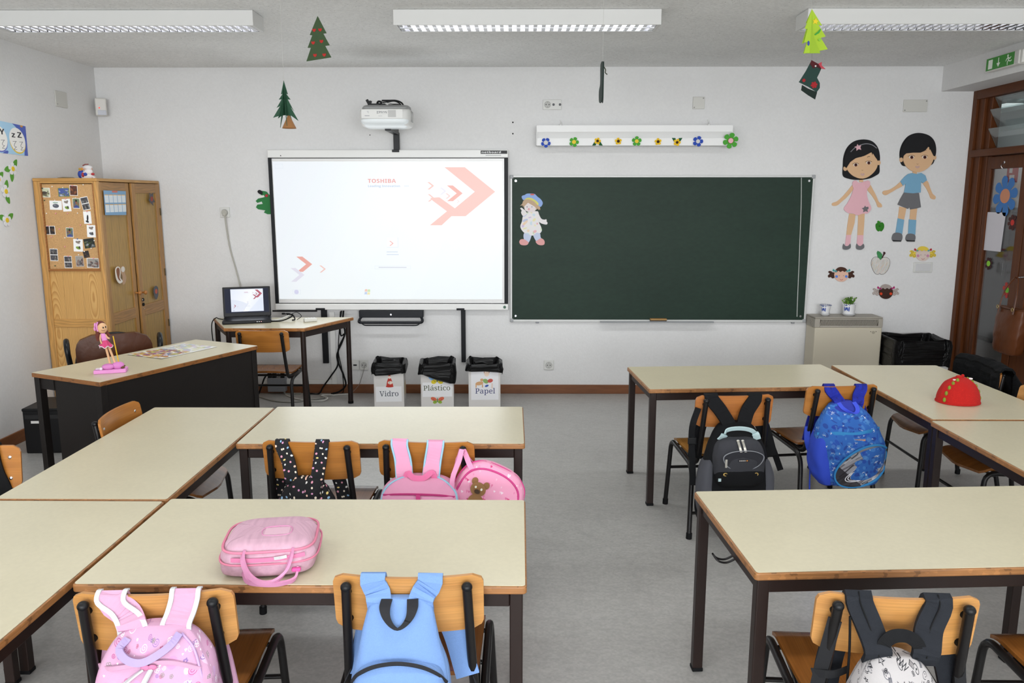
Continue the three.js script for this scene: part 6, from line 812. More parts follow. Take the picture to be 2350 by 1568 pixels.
{ // foam doll on a pink base
  const H = 0.70, p = atY(253, 855, H), t = thing('foam_doll', 'long legged foam doll with brown hair on a pink base', 'doll', [p.x, H, p.z - 0.01], 18 * D2R), skin = M('#e3b58a', 0.8), pink = M('#e596d2', 0.8), hair = M('#6a3428', 0.9), rose = M('#d2487a', 0.8), cr = M('#eadfe6', 0.8);
  part(t, 'base', rb(0.165, 0.020, 0.085, 0.004, 0, 0.010, 0), pink, 'pink foam base'); const lean = (y) => -0.012 - 0.21 * (y - 0.03) * 0.30;
  const X = (y) => 0.012 - (y - 0.03) * 0.20;
  part(t, 'leg', rod([X(0.03) - 0.014, 0.02, 0], [X(0.15) - 0.008, 0.158, 0], 0.0085), skin); part(t, 'leg', rod([X(0.03) + 0.026, 0.02, 0.0], [X(0.15) + 0.010, 0.158, 0], 0.0085), skin);
  part(t, 'shoe', [ball(0.022, -0.01, 0.034, 0.012, 1.5, 0.8, 1), ball(0.024, 0.038, 0.036, 0.0, 1.4, 0.9, 1)], M('#d986c6', 0.8), 'mauve slippers');
  const sk = new THREE.CylinderGeometry(0.016, 0.046, 0.036, 28, 3, true), q = sk.attributes.position; for (let i = 0; i < q.count; i++) { const a = Math.atan2(q.getZ(i), q.getX(i)), k = (0.018 - q.getY(i)) / 0.036; q.setXYZ(i, q.getX(i) * (1 + 0.12 * k * Math.sin(a * 6)), q.getY(i) + 0.006 * k * Math.sin(a * 6 + 1), q.getZ(i) * (1 + 0.12 * k * Math.sin(a * 6))); } sk.computeVertexNormals(); part(t, 'skirt', sk.translate(X(0.17), 0.165, 0), M('#d2487a', 0.8, { side: THREE.DoubleSide }), 'ruffled rose skirt');
  part(t, 'skirt_hem', cord(Array.from({ length: 36 }, (_, i) => { const a = i / 36 * 6.283, r = 0.046 * (1 + 0.12 * Math.sin(a * 6)); return [X(0.17) + r * Math.cos(a), 0.147 + 0.006 * Math.sin(a * 6 + 1), r * Math.sin(a)]; }), 0.0025, 90, 5, true), cr, 'white hem');
  part(t, 'torso', puff([[0.172, 0.019, -0.014, 0.014, X(0.18)], [0.20, 0.020, -0.014, 0.014, X(0.2)], [0.222, 0.015, -0.011, 0.011, X(0.22)]], { wob: 0 }), pink); part(t, 'arm', [cord([[X(0.21) - 0.016, 0.216, 0.006], [X(0.21) - 0.021, 0.19, 0.014], [X(0.21) - 0.014, 0.165, 0.024]], 0.006, 14), cord([[X(0.21) + 0.016, 0.214, 0], [X(0.21) + 0.028, 0.197, 0.006], [X(0.21) + 0.042, 0.192, 0.012]], 0.006, 14)], skin);
  part(t, 'head', ball(0.036, X(0.25) + 0.008, 0.255, 0.006, 1, 1.05, 0.95, 20), skin); part(t, 'eye', [ball(0.0045, X(0.25) + 0.022, 0.262, 0.038, 1, 1.5, 0.6), ball(0.0045, X(0.25) + 0.036, 0.264, 0.027, 1, 1.5, 0.6)], Black); part(t, 'mouth', cord([[X(0.25) + 0.008, 0.246, 0.040], [X(0.25) + 0.018, 0.240, 0.038], [X(0.25) + 0.03, 0.243, 0.032]], 0.0012, 12, 5), M('#8a3a30', 0.7));
  part(t, 'hair', [ball(0.040, X(0.25) - 0.004, 0.263, -0.008, 1.0, 1.02, 0.92, 18), ball(0.02, X(0.25) - 0.026, 0.222, 0.0, 0.8, 1.8, 0.9), cord([[X(0.25) - 0.026, 0.235, 0], [X(0.25) - 0.034, 0.195, 0.004], [X(0.25) - 0.028, 0.165, 0.006]], 0.012, 16), cord([[X(0.25) + 0.028, 0.235, -0.012], [X(0.25) + 0.04, 0.205, -0.014], [X(0.25) + 0.05, 0.195, -0.014]], 0.011, 16)], hair); part(t, 'hair_bow', [ball(0.012, X(0.25) - 0.036, 0.276, 0.004, 0.8, 1.4, 1), ball(0.012, X(0.25) - 0.04, 0.252, 0.004, 0.8, 1.4, 1), cord([[X(0.25) - 0.018, 0.297, 0.012], [X(0.25) - 0.024, 0.27, 0.026], [X(0.25) - 0.02, 0.235, 0.026]], 0.006, 14)], pink, 'pink hair bow');
  for (const o of t.children) { if (['base', 'shoe'].includes(o.name)) continue; const q = o.geometry.attributes.position; for (let i = 0; i < q.count; i++) { const y = q.getY(i), ax = X(Math.min(y, 0.25)) + 0.004, hd = ['head', 'hair', 'eye', 'mouth', 'hair_bow'].includes(o.name); q.setXYZ(i, ax + (q.getX(i) - ax) * 0.74, hd ? 0.252 + (y - 0.255) * 0.80 : y, q.getZ(i) * 0.74); } o.geometry.computeVertexNormals(); }
  part(t, 'pencil', rod([0.046, 0.02, 0.0], [0.028, 0.205, 0.01], 0.003), M('#e6b820', 0.5), 'yellow pencil'); part(t, 'scraps', [ball(0.012, 0.062, 0.026, 0.01, 1, 0.6, 1), rod([0.05, 0.026, 0.0], [0.075, 0.034, 0.005], 0.004)], M('#6a4a2c', 0.8)); part(t, 'paper_bits', [rb(0.03, 0.004, 0.03, 0.001, -0.06, 0.023, 0), ball(0.009, -0.045, 0.026, 0.025)], cr);
}
{ // brown leather chair behind the desk
  const t = thing('office_chair', 'brown leather office chair with black armrests behind the teacher desk', 'chair', [-2.60, 0, -5.005], 28 * D2R), le = MS(new THREE.Color(0.075, 0.022, 0.007), 0.36, 0.5, { bumpMap: foldB, bumpScale: 0.003 }), bk = MS(lin('#0e1012'), 0.35, 0.6);
  const g = slab(20, 14, roundRow(0.46, 0.40, 0.10), (x, y) => -0.25 * x * x + 0.02 * Math.cos(y * 5), 0.055).translate(0, 0.575, -0.22); part(t, 'backrest', g, le); part(t, 'back_piping', cord([...ell(0, 0.575, 0.225, 0.195, 28)].map(([x, y]) => V(x, y, -0.22 - 0.25 * x * x)), 0.016, 80, 8, true), bk, 'black edge');
  part(t, 'seat', rb(0.46, 0.09, 0.44, 0.04, 0, 0.42, 0.02), le); for (const s of [-1, 1]) part(t, 'armrest', pipe([[s * 0.235, 0.42, -0.16], [s * 0.275, 0.62, -0.22], [s * 0.275, 0.775, -0.16], [s * 0.275, 0.735, -0.045], [s * 0.24, 0.42, -0.10]], 0.016, 0.06, 40), bk, 'black looped armrest');
  part(t, 'column', rod([0, 0.07, 0.02], [0, 0.38, 0.02], 0.028), bk); for (let i = 0; i < 5; i++) { const a = i * 1.2566; const ba = part(t, 'base_arm', rod([0, 0.085, 0.02], [0.26 * Math.cos(a), 0.06, 0.02 + 0.26 * Math.sin(a)], 0.018, 8, 0.013), bk); part(ba, 'caster', ball(0.026, 0.26 * Math.cos(a), 0.026, 0.02 + 0.26 * Math.sin(a), 0.7, 1, 1), bk); }
}
{ const t = thing('paper_shredder', 'black box with a white label against the wall behind the desk leg', 'box', [-3.14, 0, -5.18], 4 * D2R), bk = MS(lin('#0b0b0d'), 0.45, 0.5); part(t, 'case', rb(0.25, 0.29, 0.32, 0.008, 0, 0.145, 0), bk); part(t, 'slot', span(-0.11, 0.11, 0.235, 0.262, 0.155, 0.1615), M('#050506', 0.6)); part(t, 'label', span(-0.075, -0.005, 0.205, 0.222, 0.160, 0.1612), M('#d8d6d2', 0.6), 'white label'); part(t, 'lid', rb(0.255, 0.02, 0.325, 0.006, 0, 0.295, 0), bk); }
// ---------------------------------------------------------------- laptop table
{
  const H = 0.71, P = [[-2.20, -5.82], [-1.60, -5.82], [-1.35, -6.385], [-2.47, -6.33]], cx = -1.9, cz = -6.1, t = thing('trapezoid_table', 'trapezoid table with cream top carrying the laptop', 'table', [cx, 0, cz]);
  const sh = (k) => { const c = P.map(([x, z]) => [(x - cx) * k, -(z - cz) * k]); return new THREE.Shape(c.map(([x, y]) => new THREE.Vector2(x, y))); };
  part(t, 'tabletop', slabTop(sh(1), H - 0.001, 0.024), M(new THREE.Color(0.46, 0.20, 0.055), 0.38, { map: edgeT }), 'brown wooden edge'); part(t, 'laminate', laminate(sh(0.985), H), cream, 'cream laminate surface');
  const q = P.map(([x, z]) => [(x - cx) * 0.93, (z - cz) * 0.87]); q.forEach(([x, z], i) => { const lg = part(t, 'leg', rod([x, 0.012, z], [x, H - 0.024, z], 0.020, 14), brownSteel); part(lg, 'foot_cap', rod([x, 0, z], [x, 0.02, z], 0.022, 14), BlackMatt); const [x2, z2] = q[(i + 1) % 4], L = Math.hypot(x2 - x, z2 - z); part(t, 'apron', rb(L, 0.05, 0.022, 0.003).rotateY(-Math.atan2(z2 - z, x2 - x)).translate((x + x2) / 2, H - 0.05, (z + z2) / 2), brownSteel); });
  // laptop
  const l = thing('laptop', 'open black laptop showing the same desktop with red arrows', 'laptop', [-2.128, H, -6.135], 17 * D2R), bk = MS(lin('#08090d'), 0.4, 0.5);
  part(l, 'base', rb(0.36, 0.024, 0.235, 0.006, 0, 0.014, 0), bk); part(l, 'keyboard', rb(0.31, 0.003, 0.10, 0.001, 0, 0.026, -0.035), MS(lin('#0d0f15'), 0.6, 0.5)); part(l, 'touchpad', rb(0.08, 0.002, 0.05, 0.001, -0.01, 0.0262, 0.06), MS(lin('#0d0f15'), 0.4, 0.5)); for (const x of [0.075, 0.09, 0.105]) part(l, 'status_light', bx(0.006, 0.003, 0.002, x, 0.014, 0.1185), new THREE.MeshStandardMaterial({ color: 0xffffff, emissive: x > 0.1 ? 0xff4030 : 0xffffff, emissiveIntensity: 0.8 }));
  const lid = part(l, 'screen_lid', rb(0.36, 0.235, 0.012, 0.006, 0, 0.1175, 0), bk); lid.position.set(0, 0.026, -0.115); lid.rotation.x = -0.16;
  part(lid, 'display_bars', span(-0.165, 0.165, 0.03, 0.222, 0.006, 0.0065), new THREE.MeshStandardMaterial({ color: 0x060a16, roughness: 0.7, emissive: 0x0a1430, emissiveIntensity: 0.5 }), 'dark blue bars beside the picture'); const sm3 = new THREE.MeshStandardMaterial({ color: 0x111111, roughness: 0.3, emissive: 0xffffff, emissiveMap: paint(768, 576, desktop(768, 576, false)), emissiveIntensity: 0.62 });
  part(lid, 'display', new THREE.PlaneGeometry(0.245, 0.178).translate(0.002, 0.128, 0.0068), sm3, 'glowing desktop picture'); const ll = new THREE.RectAreaLight(new THREE.Color(0.9, 0.95, 1), 0.5, 0.245, 0.178); ll.position.set(0.002, 0.128, 0.008); ll.rotation.y = Math.PI; ll.castShadow = true; lid.add(ll);
  const d = thing('mouse_box', 'small white remote control box on the laptop table', 'box', [-1.64, H, -6.15], 30 * D2R); part(d, 'case', rb(0.10, 0.026, 0.055, 0.008, 0, 0.013, 0), M('#d6d6d0', 0.5)); for (let i = 0; i < 4; i++) part(d, 'button', rb(0.014, 0.004, 0.02, 0.001, -0.034 + i * 0.022, 0.027, 0), M('#eeeeea', 0.5));
  const cb = thing('cable_bundle', 'tangle of black and grey cables beside the laptop', 'cable', [-1.86, H, -6.24]), B = BlackMatt; part(cb, 'cord', cord([[-0.09, 0.008, 0.10], [-0.03, 0.012, 0.08], [0.02, 0.03, 0.03], [0.05, 0.045, 0.01]], 0.007, 30), M('#c9c9c4', 0.5), 'grey cable'); part(cb, 'cord', cord([[-0.08, 0.006, 0.12], [0.0, 0.008, 0.10], [0.06, 0.035, 0.02], [0.02, 0.05, 0.0], [0.0, 0.045, 0.0]], 0.005, 30), B); part(cb, 'cord', cord([[0.03, 0.04, 0.02], [0.06, 0.045, 0.02], [0.085, 0.008, 0.04], [0.07, 0.006, 0.06]], 0.005, 30), B); part(cb, 'cord', cord([[0.04, 0.04, 0.0], [0.09, 0.06, 0.0], [0.13, 0.03, 0.01], [0.10, 0.005, 0.03]], 0.0025, 30), B); part(cb, 'plug', [rb(0.03, 0.016, 0.014, 0.003, 0.03, 0.045, 0.01), rb(0.025, 0.014, 0.014, 0.003, -0.015, 0.048, 0.0)], B);
}
{ // cables and boxes under the laptop table
  const W = (a, b, dz) => { const p = atZ(a, b, ZW + dz); return [p.x, Math.max(0.006, p.y), p.z]; }, K = cropped(460, 420, 400 / 1206), rel = (base, pts) => pts.map((q) => q.map((v, i) => v - base[i]));
  const mk = (label, zs, pts, r, m, group) => { const w = pts.map((q, i) => W(...K(q), typeof zs === 'number' ? zs : zs[i])), low = w.reduce((s, q) => (q[1] < s[1] ? q : s), w[0]); one('cable', cord(rel(low, w), r, 60), m, label, 'cable', group, low); };
  const B = BlackMatt, G = M('#8f8d86', 0.6), wh = M('#c9c8c2', 0.6);
  mk('thick black cable looping down behind the laptop table to the floor', 0.06, [[975, 885], [965, 960], [975, 1060], [1000, 1040], [985, 1090], [945, 1190], [950, 1260], [900, 1340], [850, 1410], [820, 1475], [760, 1500]], 0.007, B);
  mk('second black cable curling beside the table leg', 0.09, [[990, 885], [985, 960], [1000, 1040], [955, 1150], [955, 1240], [990, 1330], [1005, 1400], [960, 1445], [905, 1460]], 0.008, B);
  mk('thin black cable hanging straight behind the laptop table', 0.03, [[968, 890], [962, 1000], [955, 1170], [980, 1300], [990, 1440], [985, 1470]], 0.004, B);
  one('cable', cord([[0.14, 0.008, 0.12], [0.03, 0.006, 0.05], [-0.01, 0.008, 0.01], [-0.05, -0.03, -0.01], [-0.06, -0.15, -0.02], [-0.045, -0.26, -0.02], [-0.02, -0.33, -0.01]], 0.004, 50), B, 'thin dark cable hanging off the laptop table corner', 'cable', undefined, [-2.42, 0.71, -6.29]);
  mk('grey cable lying in loops on the floor under the laptop table', [0.1, 0.2, 0.3, 0.3, 0.25, 0.15, 0.1, 0.06], [[590, 1480], [640, 1520], [740, 1530], [850, 1520], [880, 1490], [840, 1470], [940, 1495], [1050, 1480]], 0.006, wh);
  mk('grey floor cable near the chair legs under the laptop table', [0.15, 0.3, 0.35, 0.3, 0.2], [[400, 1520], [500, 1545], [620, 1530], [720, 1540], [860, 1535]], 0.006, G);
  mk('thin grey cable plugged beside the glass bin', 0.012, [[1138, 1265], [1120, 1330], [1095, 1400], [1060, 1440], [1050, 1450]], 0.003, G);
  mk('black cable arching from the grey power box', 0.08, [[490, 1310], [450, 1340], [425, 1400], [400, 1470], [390, 1520]], 0.007, B); mk('grey cable running along the wall from the power box', 0.05, [[540, 1320], [555, 1400], [590, 1470], [640, 1510], [700, 1520]], 0.006, G);
  const a = W(...K([470, 1345]), 0.03), b = W(...K([597, 1440]), 0.03), t = thing('power_box', 'grey power box on the wall under the laptop table', 'box', [(a[0] + b[0]) / 2, b[1], ZW]); part(t, 'case', rspan(-(b[0] - a[0]) / 2, (b[0] - a[0]) / 2, 0, a[1] - b[1], 0.0, 0.07, 0.006), M('#7f8187', 0.5)); for (const x of [-0.06, -0.02, 0.05]) part(t, 'plug', rb(0.03, 0.05, 0.03, 0.005, x, a[1] - b[1] + 0.02, 0.04), B);
  const c = W(758, 716, 0.01), d = W(772, 898, 0.01), tr = thing('cable_trunking', 'white vertical cable trunking on the wall under the whiteboard', 'trunking', [(c[0] + d[0]) / 2, 0.08, ZW]); part(tr, 'channel', rspan(-0.022, 0.022, 0, 0.63, 0, 0.018, 0.003), White); part(tr, 'channel', rspan(-0.62, -0.022, 0.0, 0.04, 0, 0.018, 0.003), White);
}
// ---------------------------------------------------------------- recycling bins and the big bin
const bagM = new THREE.MeshPhysicalMaterial({ color: 0x060607, roughness: 0.34, specularIntensity: 0.55, bumpMap: crinkB, bumpScale: 0.014 });
function linerGeo(w, d, H, out, inn, sd, low = 0) {       // plastic liner turned over a rectangular rim
  const N = 180, prof = [[0.016, -out], [0.022, -out * 0.6], [0.018, -out * 0.2], [0.014, 0.006], [0.004, 0.016], [-0.012, 0.004], [-0.024, -inn * 0.4], [-0.028, -inn], [-0.06, -inn - 0.01], [-w * 0.49, -inn - 0.015]], pos = [], uv = [], idx = [], per = 2 * (w + d);
  for (let j = 0; j < prof.length; j++) for (let i = 0; i <= N; i++) {
    const a = (i % N) / N * 2 * Math.PI, c = Math.cos(a), s = Math.sin(a), k = 18, ex = Math.sign(c) * Math.abs(c) ** (2 / k), ez = Math.sign(s) * Math.abs(s) ** (2 / k), o = prof[j][0], nz = n3(ex * 3 + sd, ez * 3, j * 0.9), n2 = n3(ex * 9 + sd, ez * 9, j * 2.1), flap = j === 0 ? out * 0.5 * (low * ex + 0.35 * nz) : 0;
    const q = Math.max(-0.98, o / (w / 2)); pos.push(ex * (w / 2) * (1 + q) + 0.007 * nz * (o > -0.02 ? 1 : 0.3), H + prof[j][1] + 0.010 * nz * (j > 2 && j < 6 ? 1.6 : 0.6) + 0.005 * n2 + flap, ez * (d / 2) * (1 + Math.max(-0.98, o / (d / 2))) + 0.007 * n2 * (o > -0.02 ? 1 : 0.3)); uv.push(i / N * per, prof[j][1]);
    if (j && i) { const A = (j - 1) * (N + 1) + i - 1, B = A + 1, C = A + N + 1, D = C + 1; idx.push(A, C, B, B, C, D); }
  }
  const g = new THREE.BufferGeometry(); g.setAttribute('position', new THREE.Float32BufferAttribute(pos, 3)); g.setAttribute('uv', new THREE.Float32BufferAttribute(uv, 2)); g.setIndex(idx); g.computeVertexNormals(); return g;
}
bagM.side = THREE.DoubleSide;
{
  const boxM = M('#d9d6d3', 0.75, { map: wallT });
  const drawFig = { child: (g, w) => { g.fillStyle = '#c33a2c'; g.beginPath(); g.moveTo(w * 0.5, 6); g.quadraticCurveTo(w * 0.62, 10, w * 0.60, 40); g.quadraticCurveTo(w * 0.78, 90, w * 0.80, 138); g.lineTo(w * 0.2, 138); g.quadraticCurveTo(w * 0.28, 70, w * 0.40, 40); g.quadraticCurveTo(w * 0.38, 10, w * 0.5, 6); g.fill(); g.fillStyle = '#f2ded0'; g.beginPath(); g.ellipse(w * 0.5, 34, 13, 15, 0, 0, 7); g.fill(); g.fillStyle = '#eee2d4'; g.beginPath(); g.ellipse(w * 0.55, 92, 22, 18, 0, 0, 7); g.fill(); g.fillStyle = '#3f7a4a'; g.fillRect(w * 0.18, 136, w * 0.66, 8); g.strokeStyle = '#4a2420'; g.lineWidth = 2; g.beginPath(); g.moveTo(w * 0.5, 50); g.lineTo(w * 0.44, 136); g.stroke(); } };
  const fly = (g, x, y, s, c1, c2) => { g.fillStyle = c1; for (const q of [-1, 1]) { g.beginPath(); g.ellipse(x + q * s * 0.62, y - s * 0.2, s * 0.55, s * 0.34, q * -0.5, 0, 7); g.fill(); } g.fillStyle = c2; for (const q of [-1, 1]) { g.beginPath(); g.ellipse(x + q * s * 0.42, y + s * 0.36, s * 0.36, s * 0.30, q * 0.5, 0, 7); g.fill(); } g.fillStyle = '#3a6a3a'; g.beginPath(); g.ellipse(x, y, s * 0.08, s * 0.42, 0, 0, 7); g.fill(); g.fillStyle = '#2c2c30'; for (let i = 0; i < 8; i++) { g.beginPath(); g.arc(x + (i % 2 ? 1 : -1) * s * (0.3 + 0.12 * i / 2), y + s * (0.35 - 0.16 * (i >> 1)), s * 0.045, 0, 7); g.fill(); } };
  const prints = [
    (g, w, h) => { g.fillStyle = '#d9d6d3'; g.fillRect(0, 0, w, h); g.save(); g.translate(w * 0.33, h * 0.17); g.scale(0.92, 0.80); drawFig.child(g, 110); g.restore(); g.fillStyle = '#eeeef0'; g.fillRect(w * 0.06, h * 0.46, w * 0.86, h * 0.36); g.fillStyle = '#c33a2c'; g.beginPath(); g.ellipse(w * 0.525, h * 0.46, 33, 8, 0, 0, 7); g.fill(); vtext(g, 'Vidro', w * 0.18, h * 0.69, '62px serif', '#26303f', 1.0); },
    (g, w, h) => { g.fillStyle = '#d9d6d3'; g.fillRect(0, 0, w, h); g.fillStyle = '#eeeef0'; g.fillRect(w * 0.05, h * 0.36, w * 0.9, h * 0.34); fly(g, w * 0.5, h * 0.285, 60, '#7fb4e6', '#e6d02c'); vtext(g, 'Plástico', w * 0.07, h * 0.55, '58px serif', '#3f4a22', 1.0); fly(g, w * 0.5, h * 0.78, 46, '#d8674a', '#8fae3a'); },
    (g, w, h) => { g.fillStyle = '#d9d6d3'; g.fillRect(0, 0, w, h); g.fillStyle = '#eeeef1'; g.fillRect(w * 0.08, h * 0.03, w * 0.86, h * 0.74); g.fillStyle = '#d8a878'; g.beginPath(); g.ellipse(w * 0.34, h * 0.38, 32, 16, -0.2, 0, 7); g.fill(); g.beginPath(); g.ellipse(w * 0.42, h * 0.30, 14, 12, 0, 0, 7); g.fill(); g.fillRect(w * 0.22, h * 0.40, 8, 30); g.fillRect(w * 0.42, h * 0.40, 8, 28); g.fillStyle = '#8fb46a'; g.beginPath(); g.ellipse(w * 0.54, h * 0.33, 24, 18, 0.6, 0, 7); g.fill(); g.fillStyle = '#c9564a'; g.beginPath(); g.ellipse(w * 0.68, h * 0.32, 22, 16, -0.3, 0, 7); g.fill(); g.fillStyle = '#3f62b4'; g.beginPath(); g.ellipse(w * 0.57, h * 0.44, 16, 9, -0.4, 0, 7); g.fill(); g.fillStyle = '#f1d9c6'; g.beginPath(); g.ellipse(w * 0.57, h * 0.16, 20, 22, 0, 0, 7); g.fill(); g.strokeStyle = '#b06a4a'; g.lineWidth = 5; g.beginPath(); g.arc(w * 0.57, h * 0.13, 20, 3, 6.4); g.stroke(); g.fillStyle = '#e9cfc0'; g.fillRect(w * 0.72, h * 0.38, 9, 44); vtext(g, 'Papel', w * 0.20, h * 0.62, '62px serif', '#222c66', 1.0); },
  ];
  const S = [[849, 920, 'glass recycling bin lettered Vidro with a child in red on it', 5, 0.075, 0.1], [957, 1035, 'plastic recycling bin lettered Plástico with butterflies on it', 4, 0.105, -0.6], [1067, 1143, 'paper recycling bin lettered Papel with a dog on it', 3, 0.05, -0.7]];
  S.forEach(([a, b, label, deg, drop, low], i) => {
    const Zf = -6.16, x0 = atZ(a + 3, 900, Zf).x, x1 = atZ(b, 900, Zf).x, w = x1 - x0, d = 0.27, H = 0.355, t = thing('recycling_bin', label, 'bin', [(x0 + x1) / 2 + 0.012, 0, Zf - d / 2], deg * D2R, 'recycling bins under the whiteboard');
    part(t, 'box', [span(-w / 2, w / 2, 0, H, d / 2 - 0.004, d / 2), span(-w / 2, w / 2, 0, H, -d / 2, -d / 2 + 0.004), span(-w / 2, -w / 2 + 0.004, 0, H, -d / 2 + 0.004, d / 2 - 0.004), span(w / 2 - 0.004, w / 2, 0, H, -d / 2 + 0.004, d / 2 - 0.004), span(-w / 2, w / 2, 0, 0.004, -d / 2, d / 2)], boxM, 'white cardboard box');
    part(t, 'front_print', uvFit(new THREE.PlaneGeometry(w - 0.004, H - 0.015).translate(0, H / 2 - 0.005, d / 2 + 0.0012), -w / 2, 0.0, w / 2, H - 0.01), M('#ffffff', 0.7, { map: paint(256, 366, prints[i]) }), 'printed front');
    part(t, 'side_drawing', uvFit(new THREE.PlaneGeometry(d - 0.06, H - 0.16), -d / 2 + 0.03, -0.1, d / 2 - 0.03, 0.1).rotateY(Math.PI / 2).translate(w / 2 + 0.0012, H / 2 - 0.02, 0), M('#ffffff', 0.7, { map: paint(64, 64, (g) => { g.fillStyle = '#d9d6d3'; g.fillRect(0, 0, 64, 64); g.fillStyle = ['#c9a24a', '#b86a5a', '#8a78b4'][i]; g.beginPath(); g.ellipse(30, 36, 16, 20, 0.2, 0, 7); g.fill(); g.strokeStyle = '#55504c'; g.stroke(); }) }));
    part(t, 'bin_liner', linerGeo(w, d, H, drop, 0.10, i * 5 + 1, low), bagM, 'black plastic liner');
  });
  const t = thing('waste_bin', 'large white waste bin with a black plastic liner beside the heater', 'bin', [3.217, 0, -6.44], 0), H = 0.53, w = 0.42, d = 0.34;
  const bw = M('#cfcfcd', 0.5); part(t, 'body', [span(-w / 2, w / 2, 0, H, d / 2 - 0.006, d / 2), span(-w / 2, w / 2, 0, H, -d / 2, -d / 2 + 0.006), span(-w / 2, -w / 2 + 0.006, 0, H, -d / 2 + 0.006, d / 2 - 0.006), span(w / 2 - 0.006, w / 2, 0, H, -d / 2 + 0.006, d / 2 - 0.006), span(-w / 2, w / 2, 0, 0.006, -d / 2, d / 2)], bw); part(t, 'bin_liner', linerGeo(w, d, H, 0.20, 0.12, 31, 0), bagM, 'black plastic liner');
}
// ---------------------------------------------------------------- heater and flower pots
{
  const zf = -6.48, x0 = 2.435, x1 = 2.975, H = 0.70, t = thing('storage_heater', 'beige storage heater with a grey slotted top strip', 'heater', [(x0 + x1) / 2, 0, ZW], 0), w = x1 - x0, D = zf - ZW, be = M(new THREE.Color(0.56, 0.51, 0.40), 0.5), gr = M(new THREE.Color(0.36, 0.33, 0.28), 0.5);
  part(t, 'casing', rspan(-w / 2 - 0.012, w / 2, 0.06, H - 0.085, 0.015, D, 0.012), be); part(t, 'top_cover', [rspan(-w / 2 - 0.014, w / 2 + 0.002, H - 0.012, H, 0.012, D - 0.004, 0.006), rspan(-w / 2 - 0.014, -w / 2 + 0.03, H - 0.086, H - 0.012, 0.012, D - 0.002, 0.004), rspan(w / 2 - 0.035, w / 2 + 0.002, H - 0.086, H - 0.012, 0.012, D - 0.002, 0.004), rspan(-w / 2 + 0.03, w / 2 - 0.035, H - 0.086, H - 0.070, 0.012, D - 0.002, 0.003), rspan(-w / 2 + 0.03, w / 2 - 0.035, H - 0.022, H - 0.012, 0.012, D - 0.002, 0.003), ], gr, 'grey top strip');
  part(t, 'back_plate', span(-w / 2 + 0.03, w / 2 - 0.035, H - 0.07, H - 0.02, 0.012, 0.02), gr);
  const sl = []; for (let i = 0; i < 46; i++) sl.push(bx(0.0045, 0.054, 0.012).rotateZ(-0.28).translate(-w / 2 + 0.038 + i * (w - 0.082) / 45, H - 0.046, D - 0.012)); const s = part(t, 'grille_slats', sl, gr, 'slanting grille slats'); s.userData.kind = 'stuff';
  for (let i = 0; i < 3; i++) part(t, 'side_louvre', rb(0.006, 0.006, 0.06, 0.002).rotateX(0.5).translate(-w / 2 - 0.015, H - 0.035 - i * 0.02, D - 0.08), gr);
  part(t, 'thermostat_knob', disc(0.012, 0.006, w / 2 - 0.072, H - 0.125, D + 0.002), M('#a9a290', 0.4)); for (const q of [-0.022, 0.022]) part(t, 'dial_mark', disc(0.003, 0.003, w / 2 - 0.072 + q, H - 0.118, D + 0.001), Black); for (const q of [-1, 1]) part(t, 'foot', rspan(q * 0.2 - 0.03, q * 0.2 + 0.03, 0, 0.062, 0.03, D - 0.03, 0.004), gr);
  const pat = (seedN) => paint(512, 256, (g, W, Hh) => { g.fillStyle = '#e9e9ea'; g.fillRect(0, 0, W, Hh); g.fillStyle = g.strokeStyle = '#3a55a4'; for (const cx of [130, 400]) { g.beginPath(); g.ellipse(cx, 70, 38, 18, 0, Math.PI, 0); g.fill(); g.fillRect(cx - 24, 70, 48, 22); g.fillRect(cx - 5, 90, 10, 70); for (let i = 0; i < 12; i++) { g.beginPath(); g.ellipse(cx + (i % 4 - 1.5) * 22, 120 + (i >> 2) * 28, 13, 8, i, 0, 7); g.fill(); } } g.lineWidth = 5; g.beginPath(); for (let i = 0; i < 30; i++) g.arc(i * 18 + 6, 12, 7, 0, 7); g.stroke(); g.fillRect(0, 232, W, 12); });
  const pot = (px, r0, r1, h, label, plant) => { const z = -6.585, x = atZ(px, 727, z).x, o = thing('flower_pot', label, 'plant pot', [x, H, z], 0.6), m = MP('#ffffff', 0.2, { map: pat(), clearcoat: 0.6, clearcoatRoughness: 0.15 }), wm = MP('#e4e5e8', 0.2, { clearcoat: 0.6 }); part(o, 'saucer', lathe([[0, 0], [r0 * 1.0, 0], [r0 * 1.32, 0.018], [r0 * 1.27, 0.02], [r0 * 1.0, 0.006], [0, 0.006]], 28), wm); part(o, 'pot', lathe([[r0 * 0.98, 0.006], [r0, 0.012], [r1, h], [r1 * 1.02, h + 0.002], [r1 * 0.93, h], [r0 * 0.9, 0.02]], 32), m); const rim = Array.from({ length: 20 }, (_, i) => ball(r1 * 0.13, r1 * Math.cos(i * 0.314), h + 0.002, r1 * Math.sin(i * 0.314), 1, 0.7, 1, 8)); part(o, 'scalloped_rim', rim, MP(plant ? '#e4e5e8' : '#8088a8', 0.25, { clearcoat: 0.5 })); part(o, 'soil', disc(r1 * 0.9, 0.01, 0, 0, 0).rotateX(Math.PI / 2).translate(0, h - 0.014, 0), M('#2a2018', 0.95)); return [o, h]; };
  pot(1893, 0.030, 0.043, 0.085, 'small empty white and blue pot on the heater');
  const [o, h] = pot(1947, 0.044, 0.052, 0.095, 'white and blue pot with a small green plant on the heater', true), leaf = new THREE.SphereGeometry(0.0075, 6, 4).scale(1, 0.45, 0.8), gm = [M('#5c8a2c', 0.6), M('#43701f', 0.6), M('#7aa33c', 0.6)];
